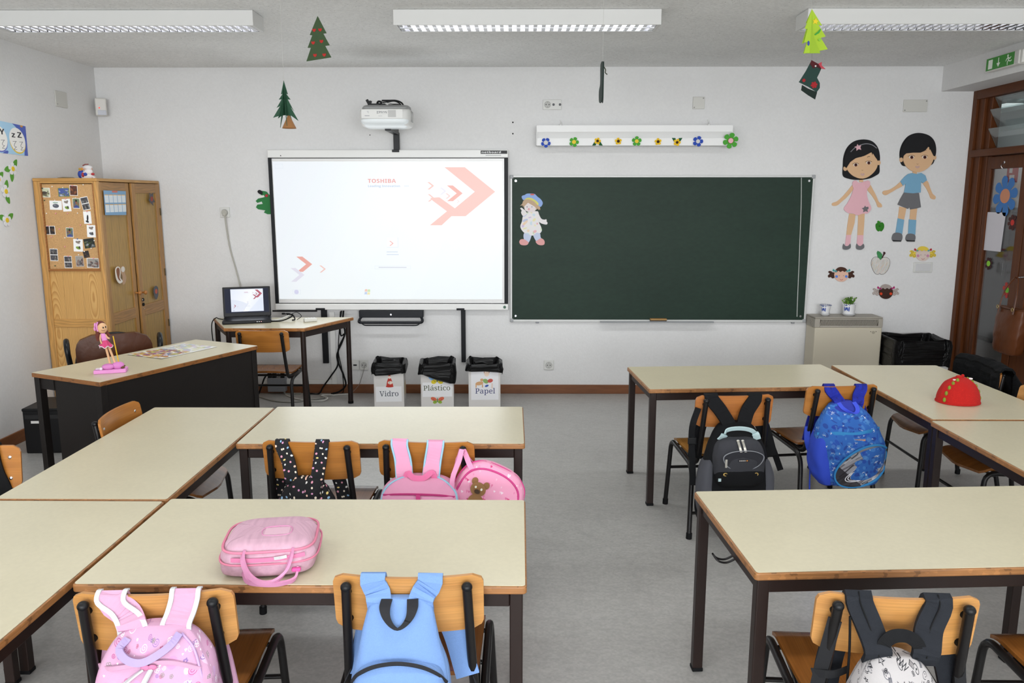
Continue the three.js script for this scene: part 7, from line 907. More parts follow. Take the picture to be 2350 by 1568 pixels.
  for (let i = 0; i < 26; i++) { const a = rnd() * 6.283, r = rr(0.01, 0.042), l = rr(0.025, 0.06), o2 = rr(0.5, 1.5), b = [r * Math.cos(a) * 0.6, h - 0.01, r * Math.sin(a) * 0.6], e = [r * Math.cos(a) * o2, h + l, r * Math.sin(a) * o2]; const st = part(o, 'stem', rod(b, e, 0.0012, 5), gm[1]); const lv = []; for (let k = 0; k < 7; k++) { const u = 0.35 + 0.65 * k / 6; lv.push(leaf.clone().rotateY(k * 2.1).rotateZ(rr(-0.5, 0.5)).translate(b[0] + (e[0] - b[0]) * u + rr(-0.007, 0.007), b[1] + (e[1] - b[1]) * u, b[2] + (e[2] - b[2]) * u + rr(-0.007, 0.007))); } part(st, 'leaves', lv, gm[i % 3]).userData.kind = 'stuff'; }
}

// ---------------------------------------------------------------- paper children and faces on the front wall
const wallFlat = (name, label, cat, K, at, dz = 0, group) => { const [px, py] = K(at), [x, y] = onW(px, py, dz), t = thing(name, label, cat, [x, y, ZW + dz], 0, group); return [t, (pts) => pts.map((q) => { const [a, b] = onW(...K(q), dz); return [a - x, b - y]; })]; };
const card = (c) => M(c, 0.85), inkM = card('#3a2a22');
function layer(t, f, name, pts, z, th, m, smooth = true, label) { return part(t, name, plate(f(pts), z, th, smooth), m, label); }
const lineOn = (t, f, name, pts, z, r, m = inkM, label) => part(t, name, cord(f(pts).map(([x, y]) => [x, y, z]), r, pts.length * 6, 5), m, label);
{
  const K = cropped(1880, 280, 320 / 1195), skin = card('#dcb48c'), black = card('#121215'), pink = card('#e6b4bd'), grey = card('#6d6d70'), blue = card('#79a9c6'), white = card('#e9e4de'), iris = card('#5a2416'), lips = card('#c9a49a');
  const eye = (t, f, x, y, s = 1, a = 0) => { layer(t, f, 'eye_white', ell(x, y, 20 * s, 13 * s, 16, a), 0.0125, 0.001, white); layer(t, f, 'iris', ell(x + 1, y + 1, 13 * s, 13 * s), 0.0136, 0.001, iris, true, 'brown iris'); layer(t, f, 'pupil', ell(x + 1, y, 6 * s, 6 * s), 0.0147, 0.0006, black); lineOn(t, f, 'eyelash', [[x - 30 * s, y - 6 * s], [x - 10 * s, y - 16 * s], [x + 10 * s, y - 16 * s], [x + 28 * s, y - 8 * s]], 0.0140, 0.0012, black); };
  { // girl
    const [t, f] = wallFlat('paper_girl', 'paper cutout girl with bobbed black hair and pink dress', 'cutout', K, [330, 1090]);
    layer(t, f, 'hair_back', [[203, 465], [200, 380], [208, 290], [240, 215], [300, 165], [380, 150], [450, 165], [498, 215], [518, 290], [515, 370], [512, 438], [480, 462], [430, 485], [330, 497], [250, 487]], 0.002, 0.004, black);
    for (const [x, y] of [[220, 400], [506, 350]]) layer(t, f, 'ear', ell(x, y, 17, 20), 0.006, 0.003, skin);
    layer(t, f, 'face', [[232, 392], [248, 350], [300, 315], [380, 292], [425, 270], [446, 262], [472, 298], [495, 335], [490, 390], [455, 440], [400, 478], [350, 486], [290, 465], [250, 430]], 0.006, 0.006, skin);
    layer(t, f, 'fringe', [[208, 380], [212, 300], [245, 220], [300, 172], [380, 158], [448, 172], [492, 220], [508, 290], [500, 335], [478, 300], [455, 262], [450, 285], [440, 245], [425, 268], [375, 290], [350, 302], [345, 292], [305, 312], [260, 345], [240, 375], [228, 395]], 0.012, 0.003, black, false);
    lineOn(t, f, 'hair_band', [[262, 258], [300, 222], [350, 198], [400, 188], [450, 200], [486, 226]], 0.0155, 0.0035, card('#8f8f94'), 'grey hair band');
    layer(t, f, 'star', [[320, 190], [332, 208], [352, 200], [345, 220], [352, 240], [330, 234], [312, 248], [312, 226], [294, 214], [314, 208]], 0.0155, 0.003, pink, false, 'pink star on the hair band');
    eye(t, f, 307, 368, 1, -0.1); eye(t, f, 418, 351, 1, 0.1); lineOn(t, f, 'eyebrow', [[405, 303], [418, 296], [428, 298]], 0.013, 0.0018, black);
    lineOn(t, f, 'nose', [[358, 412], [365, 416], [371, 412]], 0.0125, 0.0008); layer(t, f, 'mouth', [[347, 448], [358, 440], [366, 446], [374, 438], [384, 448], [368, 464]], 0.0122, 0.001, lips);
    layer(t, f, 'neck', [[343, 480], [374, 480], [376, 515], [341, 515]], 0.002, 0.004, skin, false);
    for (const a of [[[288, 538], [240, 592], [195, 642], [150, 680], [108, 698], [110, 716], [150, 716], [192, 682], [240, 640], [292, 570]], [[430, 535], [460, 582], [490, 642], [507, 682], [532, 706], [535, 728], [502, 730], [485, 690], [450, 632], [408, 572]]]) layer(t, f, 'arm', a, 0.002, 0.004, skin);
    for (const a of [[[255, 785], [310, 788], [300, 870], [270, 972], [230, 972], [240, 880]], [[332, 788], [388, 785], [383, 880], [376, 974], [325, 974], [330, 870]]]) layer(t, f, 'leg', a, 0.002, 0.004, skin, false);
    for (const a of [[[230, 968], [270, 968], [262, 1062], [218, 1062]], [[325, 970], [376, 970], [372, 1062], [318, 1062]]]) layer(t, f, 'sock', a, 0.003, 0.005, pink, false, 'pink sock');
    for (const a of [[[197, 1080], [205, 1043], [218, 1060], [240, 1064], [262, 1043], [266, 1075], [242, 1093], [205, 1092]], [[312, 1080], [318, 1042], [332, 1058], [352, 1062], [375, 1044], [382, 1075], [357, 1094], [325, 1092]]]) layer(t, f, 'shoe', a, 0.006, 0.004, grey, true, 'grey shoe');
    layer(t, f, 'dress', [[300, 507], [345, 522], [400, 507], [409, 560], [405, 620], [420, 680], [442, 740], [412, 783], [370, 786], [322, 800], [280, 783], [247, 782], [207, 745], [240, 692], [275, 622], [290, 565]], 0.006, 0.004, pink, true, 'pink dress');
    for (const a of [[[280, 542], [284, 512], [305, 502], [326, 515], [312, 558], [291, 568]], [[391, 545], [392, 512], [410, 502], [431, 515], [428, 550], [405, 572]]]) layer(t, f, 'sleeve', a, 0.009, 0.003, pink);
    layer(t, f, 'dress_flower', [[388, 718], [397, 730], [415, 726], [418, 742], [407, 752], [412, 772], [393, 764], [372, 774], [375, 752], [360, 740], [378, 734]], 0.010, 0.003, grey, false, 'grey flower patch');
  }
  { // boy
    const [t, f] = wallFlat('paper_boy', 'paper cutout boy with blue shirt and grey shorts', 'cutout', K, [735, 1024]);
    layer(t, f, 'hair_back', [[687, 305], [690, 240], [715, 175], [760, 122], [820, 97], [880, 97], [945, 120], [985, 165], [1000, 232], [992, 300], [968, 362], [900, 380], [780, 380], [708, 372]], 0.002, 0.004, black);
    for (const [x, y] of [[699, 325], [985, 305]]) layer(t, f, 'ear', ell(x, y, 15, 20), 0.006, 0.003, skin);
    layer(t, f, 'face', [[716, 310], [735, 265], [800, 255], [870, 255], [930, 215], [955, 250], [972, 290], [972, 325], [950, 370], [910, 407], [850, 430], [790, 421], [740, 382], [720, 345]], 0.006, 0.006, skin);
    layer(t, f, 'fringe', [[690, 300], [692, 235], [720, 178], [765, 128], [820, 103], [880, 103], [940, 126], [978, 170], [994, 232], [986, 296], [972, 290], [955, 255], [945, 235], [938, 240], [935, 190], [920, 225], [895, 250], [860, 264], [800, 264], [740, 270], [722, 285], [705, 305]], 0.012, 0.003, black, false);
    eye(t, f, 785, 303, 1.05); eye(t, f, 897, 302, 1.05); lineOn(t, f, 'eyebrow', [[888, 250], [900, 242], [912, 243]], 0.013, 0.0018, black); lineOn(t, f, 'nose', [[828, 358], [836, 363], [844, 358]], 0.0125, 0.0008); layer(t, f, 'mouth', [[815, 384], [826, 377], [836, 382], [846, 376], [856, 386], [836, 399]], 0.0122, 0.001, lips);
    layer(t, f, 'neck', [[800, 420], [834, 420], [834, 450], [798, 450]], 0.002, 0.004, skin, false);
    for (const a of [[[702, 512], [650, 550], [600, 580], [545, 594], [540, 612], [565, 628], [610, 606], [660, 576], [714, 544]], [[888, 525], [922, 505], [950, 570], [970, 616], [995, 640], [990, 662], [955, 656], [938, 616], [915, 570]]]) layer(t, f, 'arm', a, 0.002, 0.004, skin);
    for (const a of [[[685, 725], [745, 738], [725, 838], [672, 828]], [[780, 742], [838, 735], [826, 842], [772, 838]]]) layer(t, f, 'leg', a, 0.002, 0.004, skin, false);
    for (const a of [[[670, 825], [725, 838], [708, 962], [650, 957]], [[765, 835], [828, 840], [820, 967], [758, 967]]]) layer(t, f, 'sock', a, 0.004, 0.004, blue, false, 'blue knee sock');
    for (const a of [[[620, 1008], [628, 962], [655, 948], [705, 962], [702, 1016], [660, 1020]], [[737, 1010], [745, 967], [775, 956], [817, 970], [815, 1014], [780, 1022]]]) { layer(t, f, 'shoe', a, 0.006, 0.004, grey, true, 'grey shoe'); const x = a[0][0]; layer(t, f, 'sole', [[x, 1012], [x + 80, 1016], [x + 76, 1025], [x + 12, 1024]], 0.0065, 0.005, black, false, 'black sole'); }
    layer(t, f, 'shorts', [[722, 605], [850, 608], [868, 730], [830, 742], [775, 750], [770, 728], [757, 746], [667, 708], [690, 660]], 0.006, 0.004, grey, false, 'grey shorts');
    layer(t, f, 'shirt', [[755, 447], [790, 438], [830, 446], [870, 437], [905, 460], [918, 500], [882, 525], [868, 512], [865, 604], [800, 612], [722, 605], [736, 530], [712, 546], [690, 510], [725, 470]], 0.008, 0.004, blue, false, 'blue shirt');
  }
  const A = cropped(1860, 470, 320 / 2007);
  { const [t, f] = wallFlat('paper_apple', 'small green paper apple between the paper children', 'cutout', A, [995, 380]); layer(t, f, 'apple', [[935, 320], [940, 275], [970, 258], [995, 265], [1025, 252], [1052, 275], [1056, 325], [1035, 368], [1015, 384], [995, 376], [975, 385], [950, 365]], 0.001, 0.004, card('#2c7a1a')); layer(t, f, 'leaf', [[958, 240], [975, 230], [1000, 250], [985, 268], [965, 262]], 0.003, 0.003, card('#358a20')); lineOn(t, f, 'stem', [[998, 262], [1006, 248], [1012, 234]], 0.004, 0.0016); layer(t, f, 'core', ell(990, 308, 14, 9), 0.005, 0.001, card('#1c4a14')); }
  { const art = paint(128, 128, (g) => { g.fillStyle = '#d3cfca'; g.fillRect(0, 0, 128, 128); for (let i = 0; i < 70; i++) { g.strokeStyle = ['#c9b9a0', '#b9c0c9', '#d8c0b4', '#c4c8b8'][i % 4]; g.lineWidth = 3; g.beginPath(); const x = rnd() * 128, y = rnd() * 128; g.moveTo(x, y); g.lineTo(x + 12, y - 34); g.stroke(); } }, 0.12), m = M('#ffffff', 0.8, { map: art }); const [t, f] = wallFlat('paper_apple', 'large pale paper apple with a green leaf below the paper children', 'cutout', A, [1000, 1000]), o = [[868, 850], [885, 780], [935, 748], [985, 770], [1002, 792], [1030, 765], [1090, 758], [1132, 790], [1138, 850], [1110, 930], [1060, 990], [1010, 1002], [990, 985], [970, 1002], [930, 990], [890, 930]]; layer(t, f, 'apple', o, 0.001, 0.005, m); part(t, 'outline', cord(f(o).map(([x, y]) => [x, y, 0.006]), 0.0012, 80, 5, true), inkM); layer(t, f, 'leaf', [[948, 690], [962, 663], [1000, 680], [1028, 715], [1025, 760], [1002, 792], [965, 755]], 0.005, 0.003, card('#3f8a52'), false, 'green leaf'); layer(t, f, 'stem', [[1018, 765], [1042, 715], [1045, 675], [1070, 680], [1075, 700], [1055, 725], [1030, 770]], 0.005, 0.003, card('#3a1418'), false, 'dark red stem'); }
  const face = (label, cx, cy, skinC, hairC, bowC, bow2, cheek, dark) => {
    const [t, f] = wallFlat('paper_portrait', label, 'cutout', A, [cx, cy + 95], 0, 'paper faces below the paper children'), hm = card(hairC), P = (pts) => pts.map(([x, y]) => [cx + x, cy + y]);
    for (const s of [-1, 1]) { layer(t, f, 'pigtail', P([[s * 85, -28], [s * 130, -40], [s * 165, -58], [s * 188, -40], [s * 165, -18], [s * 192, 12], [s * 180, 38], [s * 150, 32], [s * 128, 50], [s * 100, 40], [s * 88, 15]]), 0.001, 0.004, hm); for (const [x, y] of [[150, -35], [165, 10], [120, 20]]) part(t, 'curl', new THREE.TorusGeometry(0.009, 0.0016, 5, 14).translate(...f(P([[s * x, y]]))[0], 0.006), dark ? card('#d8d2cc') : card(hairC).clone().color.multiplyScalar(0.55) && M(lin(hairC).multiplyScalar(0.5), 0.85)); }
    layer(t, f, 'face', ell(cx, cy, 102, 98, 28), 0.003, 0.004, card(skinC)); layer(t, f, 'fringe', P([[-92, -40], [-70, -88], [-30, -112], [20, -112], [65, -92], [95, -45], [70, -62], [45, -45], [15, -60], [-15, -44], [-45, -62], [-70, -42]]), 0.007, 0.004, hm);
    for (const s of [-1, 1]) { layer(t, f, 'cheek', ell(cx + s * 70, cy + 22, 19, 19), 0.0071, 0.002, card(cheek)); layer(t, f, 'bow', P([[s * 92, -62], [s * 118, -88], [s * 128, -60], [s * 112, -48]]), 0.009, 0.003, card(bowC), false); layer(t, f, 'bow', P([[s * 92, -62], [s * 66, -66], [s * 72, -38], [s * 96, -48]]), 0.009, 0.003, card(bow2), false); if (!dark) lineOn(t, f, 'eye', P([[s * 30 - 6, 14], [s * 30, 8], [s * 30 + 6, 14]]), 0.0076, 0.0011); }
    lineOn(t, f, 'mouth', P([[-22, 62], [0, 74], [22, 62]]), 0.0076, 0.0016, dark ? card('#1a0e0a') : card('#b0444c'));
  };
  face('paper face with brown pigtails and blue cheeks', 440, 1010, '#e2b9a4', '#4a2a1c', '#3aa29c', '#55a8b0', '#5a86d8'); face('paper face with blond pigtails and red bows', 1612, 712, '#d9c6bc', '#e3c84a', '#b8202c', '#5aa8a0', '#c98aa8'); face('dark brown paper face with grey pigtails and magenta bows', 1080, 1258, '#3a2016', '#a79a94', '#b01a6c', '#9a1460', '#d8431c', true);
}
{ // hand-coloured paper doll on the chalkboard
  const K = cropped(1180, 430, 90 / 941), dz = 0.019, [t, f] = wallFlat('paper_clown', 'hand coloured paper doll with a blue hat stuck on the chalkboard', 'cutout', K, [425, 1390], dz);
  const crayon = paint(256, 256, (g, w, h) => { g.fillStyle = '#e9e6e6'; g.fillRect(0, 0, w, h); const cs = ['#e79aa0', '#ecc9a0', '#a9b8e6', '#e6e08a', '#b9d8e8', '#c7a9d8', '#b9d8a9']; for (let i = 0; i < 46; i++) { g.fillStyle = cs[i % 7]; g.globalAlpha = 0.6; g.beginPath(); g.ellipse(rnd() * w, rnd() * h, rr(6, 24), rr(5, 16), rnd() * 3, 0, 7); g.fill(); } g.globalAlpha = 1; }, 0.26), pap = M('#e8e4e4', 0.85), cray = M('#ffffff', 0.85, { map: crayon });
  for (const a of [[[240, 1100], [410, 1120], [395, 1230], [340, 1330], [300, 1320], [235, 1250]], [[455, 1120], [610, 1090], [640, 1210], [690, 1250], [640, 1300], [540, 1300], [500, 1250]]]) layer(t, f, 'leg', a, 0.0005, 0.0015, card('#c4cee6'), true, 'pale blue trouser leg');
  for (const a of [[[122, 1310], [150, 1255], [230, 1245], [310, 1290], [345, 1330], [310, 1380], [220, 1392], [150, 1370]], [[515, 1300], [560, 1270], [640, 1225], [700, 1250], [732, 1310], [715, 1375], [630, 1390], [560, 1365]]]) layer(t, f, 'shoe', a, 0.002, 0.001, card('#e0a4a2'), true, 'reddish shoe');
  layer(t, f, 'smock', [[210, 690], [260, 620], [400, 590], [530, 575], [590, 650], [600, 760], [600, 850], [650, 960], [665, 1040], [620, 1100], [540, 1090], [455, 1155], [385, 1150], [300, 1110], [240, 1090], [165, 1000], [148, 930], [185, 820]], 0.002, 0.001, cray, true, 'scribbled smock');
  layer(t, f, 'arm', [[145, 505], [175, 490], [230, 530], [270, 560], [300, 640], [215, 690], [165, 600], [180, 560]], 0.0032, 0.001, pap); layer(t, f, 'arm', [[520, 580], [570, 580], [600, 660], [660, 760], [740, 775], [765, 765], [780, 790], [775, 815], [800, 850], [785, 890], [690, 880], [610, 840], [540, 730]], 0.0032, 0.001, pap);
  layer(t, f, 'face', ell(390, 480, 150, 120), 0.0032, 0.001, card('#e6dcdc')); layer(t, f, 'hair', [[215, 330], [290, 270], [420, 290], [560, 380], [620, 480], [625, 550], [600, 520], [595, 555], [565, 510], [540, 540], [500, 470], [420, 420], [330, 370], [280, 420], [215, 490], [225, 440], [185, 470], [210, 430], [140, 445], [190, 400]], 0.0044, 0.001, card('#c3a78c'), false, 'straw hair'); layer(t, f, 'hat', [[178, 230], [200, 200], [250, 185], [300, 155], [400, 150], [490, 160], [560, 225], [640, 290], [685, 370], [670, 430], [630, 470], [570, 430], [480, 350], [380, 285], [290, 270], [225, 310]], 0.0044, 0.0015, card('#93aee0'), true, 'blue hat'); layer(t, f, 'hat_band', [[245, 300], [320, 250], [420, 260], [520, 320], [585, 390], [570, 430], [480, 345], [390, 300], [310, 290]], 0.006, 0.0008, card('#d8d478')); layer(t, f, 'hat_patch', ell(435, 172, 52, 20), 0.006, 0.0008, card('#d2706c')); layer(t, f, 'nose', ell(352, 525, 24, 24), 0.0044, 0.0012, card('#e0a0a4')); for (const x of [310, 425]) layer(t, f, 'eye', ell(x, 470, 10, 14), 0.0044, 0.001, card('#6a7a92'));
}
{ // green leafy cut-out peeping out behind the whiteboard
  const K = cropped(460, 420, 400 / 1206), [t, f] = wallFlat('green_cutout', 'green wavy paper cutout peeping out behind the whiteboard', 'cutout', K, [440, 215]), gm = card('#2f7a42'); layer(t, f, 'body', [[520, 90], [470, 80], [440, 100], [400, 108], [383, 125], [395, 138], [425, 128], [432, 145], [395, 150], [385, 168], [400, 182], [450, 190], [440, 205], [465, 216], [520, 216]], 0.001, 0.004, gm, false); layer(t, f, 'head', [[405, 60], [430, 55], [460, 62], [475, 80], [520, 100], [450, 95], [420, 82]], 0.003, 0.004, gm); layer(t, f, 'cap', [[397, 58], [410, 48], [432, 62], [428, 80], [405, 72]], 0.007, 0.003, card('#17181c'), true, 'black tip'); layer(t, f, 'teeth', [[408, 92], [440, 84], [446, 96], [418, 104]], 0.007, 0.002, card('#e6e2da'), false, 'white patch'); layer(t, f, 'dot', ell(460, 88, 10, 10), 0.007, 0.003, card('#b0303a'), true, 'red dot');
}
// ---------------------------------------------------------------- paper ornaments hanging from the ceiling
function hang(name, label, px, py, z, group = 'paper ornaments hanging from the ceiling') { const p = atZ(px, py, z), t = thing(name, label, 'ornament', [p.x, p.y, z], 0, group); return [t, (K, pts) => pts.map((q) => { const r = atZ(...K(q), z); return [r.x - p.x, r.y - p.y]; }), (y0, x = 0) => part(t, 'thread', rod([x, y0, 0], [x * 0.9, CEIL - p.y, 0], 0.0007, 5), M('#b9b8b4', 0.6), 'thin thread'), p]; }
{
  const K = cropped(690, 20, 90 / 1008), [t, f, th] = hang('paper_tree', 'flat dark green paper tree with red hearts hanging by a thread', 729, 37, -4.0), gm = felt('#3c5034'); part(t, 'tree', plate(f(K, [[437, 185], [668, 632], [583, 640], [748, 940], [632, 955], [790, 1252], [148, 1355], [265, 1005], [180, 1005], [300, 685], [235, 675]]), -0.0015, 0.003), gm); for (const [a, b] of [[350, 555], [503, 545], [325, 880], [538, 842], [373, 1200], [610, 1190]]) part(t, 'heart', plate(f(K, [[a, b + 45], [a - 45, b], [a - 38, b - 38], [a - 8, b - 25], [a + 30, b - 40], [a + 44, b - 5]]), 0.0015, 0.002, true), felt('#b02a26'), 'red heart'); th(0);
}
{
  const K = cropped(600, 180, 400 / 2350), [t, f, th] = hang('folded_tree', 'folded dark green paper tree with a brown trunk hanging by a thread', 651, 185, -4.0), gm = M('#1f4a33', 0.7), hgt = f(K, [[300, 30], [300, 655]]), H = hgt[0][1] - hgt[1][1], s = f(K, [[100, 0], [200, 0]]), U = s[1][0] - s[0][0];
  const prof = [[0, 0], [0.42, 1.80], [0.22, 1.72], [0.72, 2.5], [0.38, 2.45], [1.05, 3.45], [0.62, 3.35], [1.55, 4.75], [0.72, 4.6], [0.0, 4.5]]; const wing = (k, drop, a, sx) => { const pts = prof.map(([x, y]) => [x * k * U, -(y + (x > 1 ? drop : 0)) * U]); return plate(pts, -0.0012, 0.0024).rotateY(a); };
  [[1.25, 0.55, -0.25], [1.05, 0.15, Math.PI + 0.35], [1.0, 1.3, -1.2], [0.9, 1.5, Math.PI + 1.3], [0.95, 0.3, -2.0], [0.9, 0.3, 1.2]].forEach(([k, d, a], i) => part(t, 'folded_wing', wing(k, d, a), gm));
  const tr = new THREE.CylinderGeometry(0.10 * U, 0.95 * U, 1.75 * U, 20, 1, true).translate(0.45 * U, -5.35 * U, 0); part(t, 'trunk', tr, M('#9a6a3c', 0.75, { side: THREE.DoubleSide }), 'brown paper trunk'); th(0);
}
{
  const [t, f, th] = hang('felt_stocking', 'dark felt ornament seen edge on, hanging in front of the board lamp', 1383, 146, -4.0), gm = felt('#1f2f2a'); const sh = [[-0.035, 0], [0.035, 0], [0.035, -0.09], [0.07, -0.12], [0.06, -0.17], [-0.03, -0.172], [-0.04, -0.1]]; for (const [a, o] of [[1.52, 0.004], [1.62, -0.004]]) part(t, 'felt_sheet', plate(sh, -0.0015, 0.003, true).rotateY(a).translate(o, 0, 0), gm); part(t, 'loop', cord([[0.004, -0.02, 0.03], [0.012, -0.035, 0.03], [0.010, -0.045, 0.03], [0.020, -0.055, 0.03]], 0.0025, 16), felt('#3c3f2c')); th(0);
}
{
  const K = cropped(1700, 0, 650 / 2350), [t, f, th, p] = hang('paper_tree', 'lime green paper tree with a yellow star hanging above the stocking', 1862, 21, -4.0), gm = card('#a6c634'), g2 = card('#97b82e');
  part(t, 'tree', plate(f(K, [[590, 75], [680, 210], [648, 205], [712, 300], [668, 312], [730, 405], [580, 437], [520, 445], [548, 350], [522, 355], [552, 240], [528, 240]]), -0.001, 0.002).rotateY(0.12), gm); part(t, 'tree', plate(f(K, [[590, 75], [540, 190], [560, 185], [510, 360], [548, 345], [520, 440], [655, 447], [600, 300]]), -0.003, 0.002).rotateY(-0.35), g2);
  part(t, 'star', plate(f(K, [[622, 150], [630, 168], [645, 175], [630, 186], [632, 203], [616, 192], [598, 200], [606, 180], [596, 168], [612, 168]]), 0.001, 0.0015), card('#e6cc2c'), 'yellow star'); part(t, 'streak', plate(f(K, [[610, 285], [640, 262], [660, 238], [664, 250], [648, 276], [615, 294]]), 0.001, 0.0015), card('#3f9a3a'), 'green streak'); part(t, 'streak', plate(f(K, ell(655, 330, 14, 12)), 0.001, 0.0015), card('#8ac03c')); part(t, 'bauble', plate(f(K, ell(560, 360, 10, 20)), 0.002, 0.0015), card('#3a4a9a'), 'blue bauble'); th(0);
  const [s, h, th2, q] = hang('felt_stocking', 'dark green felt stocking with red stars under the lime tree', 1863, 138, -4.0), st = felt('#1f3a34'), rd = felt('#9a1e24');
  part(s, 'stocking', plate(h(K, [[588, 500], [675, 552], [650, 610], [632, 645], [655, 690], [655, 730], [630, 765], [560, 720], [482, 682], [540, 590]]), -0.002, 0.004), st); part(s, 'cuff', plate(h(K, [[585, 500], [675, 550], [662, 575], [630, 555], [600, 570], [572, 530]]), 0.002, 0.002), felt('#4a141a'), 'dark red cuff'); part(s, 'toe', plate(h(K, [[510, 705], [560, 735], [635, 765], [618, 825], [560, 790], [502, 748]]), -0.004, 0.003), felt('#16241f')); for (const [a, b, r] of [[522, 668, 15], [606, 706, 28]]) part(s, 'red_star', plate(petals(6, r * U4(K, -4.0), 0, 1, 0.2).map(([x, y]) => { const [c] = h(K, [[a, b]]); return [x + c[0], y + c[1]]; }), 0.002, 0.002, true), rd, 'red star patch'); part(s, 'bow', plate(h(K, [[640, 530], [668, 515], [668, 545], [700, 575], [665, 570]]), 0.003, 0.003), felt('#b0404c'), 'red bow'); part(s, 'bead', ball(0.004, ...h(K, [[617, 550]])[0], 0.006), White); part(s, 'thread', rod([0.0, 0, 0], [-0.002, 0.038, 0], 0.0007, 5), M('#77736c', 0.6), 'thin thread');
}
function U4(K, z) { const a = atZ(...K([0, 0]), z), b = atZ(...K([100, 0]), z); return (b.x - a.x) / 100; }

// ---------------------------------------------------------------- exit sign, door decorations, handbag, corridor
{
  const X = BEAMX, z0 = atX(2264, 150, X - 0.05).z, p0 = atX(2264, 136, X - 0.05), p1 = atX(2264, 166, X - 0.05), t = thing('exit_sign', 'green exit sign with running figure and arrow on the beam', 'sign', [X, (p0.y + p1.y) / 2, z0 + 0.19], -Math.PI / 2), w = 0.40, h = p0.y - p1.y + 0.004;
  part(t, 'housing', rb(w, h, 0.055, 0.012, 0, 0, 0.028), M('#d9d8d2', 0.4)); part(t, 'end_cap', rb(0.03, h * 0.9, 0.05, 0.008, w / 2 + 0.012, 0, 0.025), M('#dcdbd6', 0.4)); part(t, 'diffuser', rb(0.035, h * 0.86, 0.004, 0.002, w / 2 - 0.022, 0, 0.056), M('#c9c8c4', 0.25));
  const tex = paint(512, 128, (g, W, H) => { g.fillStyle = '#2f8a24'; g.fillRect(0, 0, W, H); g.fillStyle = g.strokeStyle = '#eef4ea'; g.fillRect(40, 18, 80, 96); g.lineWidth = 14; g.beginPath(); g.moveTo(230, 16); g.lineTo(230, 80); g.stroke(); g.beginPath(); g.moveTo(196, 70); g.lineTo(264, 70); g.lineTo(230, 114); g.fill(); g.beginPath(); g.arc(395, 24, 13, 0, 7); g.fill(); g.lineCap = 'round'; g.lineWidth = 17; g.beginPath(); g.moveTo(398, 42); g.lineTo(412, 72); g.stroke(); g.lineWidth = 11; g.beginPath(); g.moveTo(400, 44); g.lineTo(376, 56); g.lineTo(366, 74); g.moveTo(404, 44); g.lineTo(432, 58); g.lineTo(450, 44); g.moveTo(410, 74); g.lineTo(392, 92); g.lineTo(396, 116); g.moveTo(412, 74); g.lineTo(440, 86); g.lineTo(466, 80); g.stroke(); });
  part(t, 'pictogram', uvFit(new THREE.PlaneGeometry(w - 0.07, h * 0.86).translate(-0.018, 0, 0.0562), -0.018 - (w - 0.07) / 2, -h * 0.43, -0.018 + (w - 0.07) / 2, h * 0.43), M('#ffffff', 0.35, { map: tex }), 'green pictogram');
}
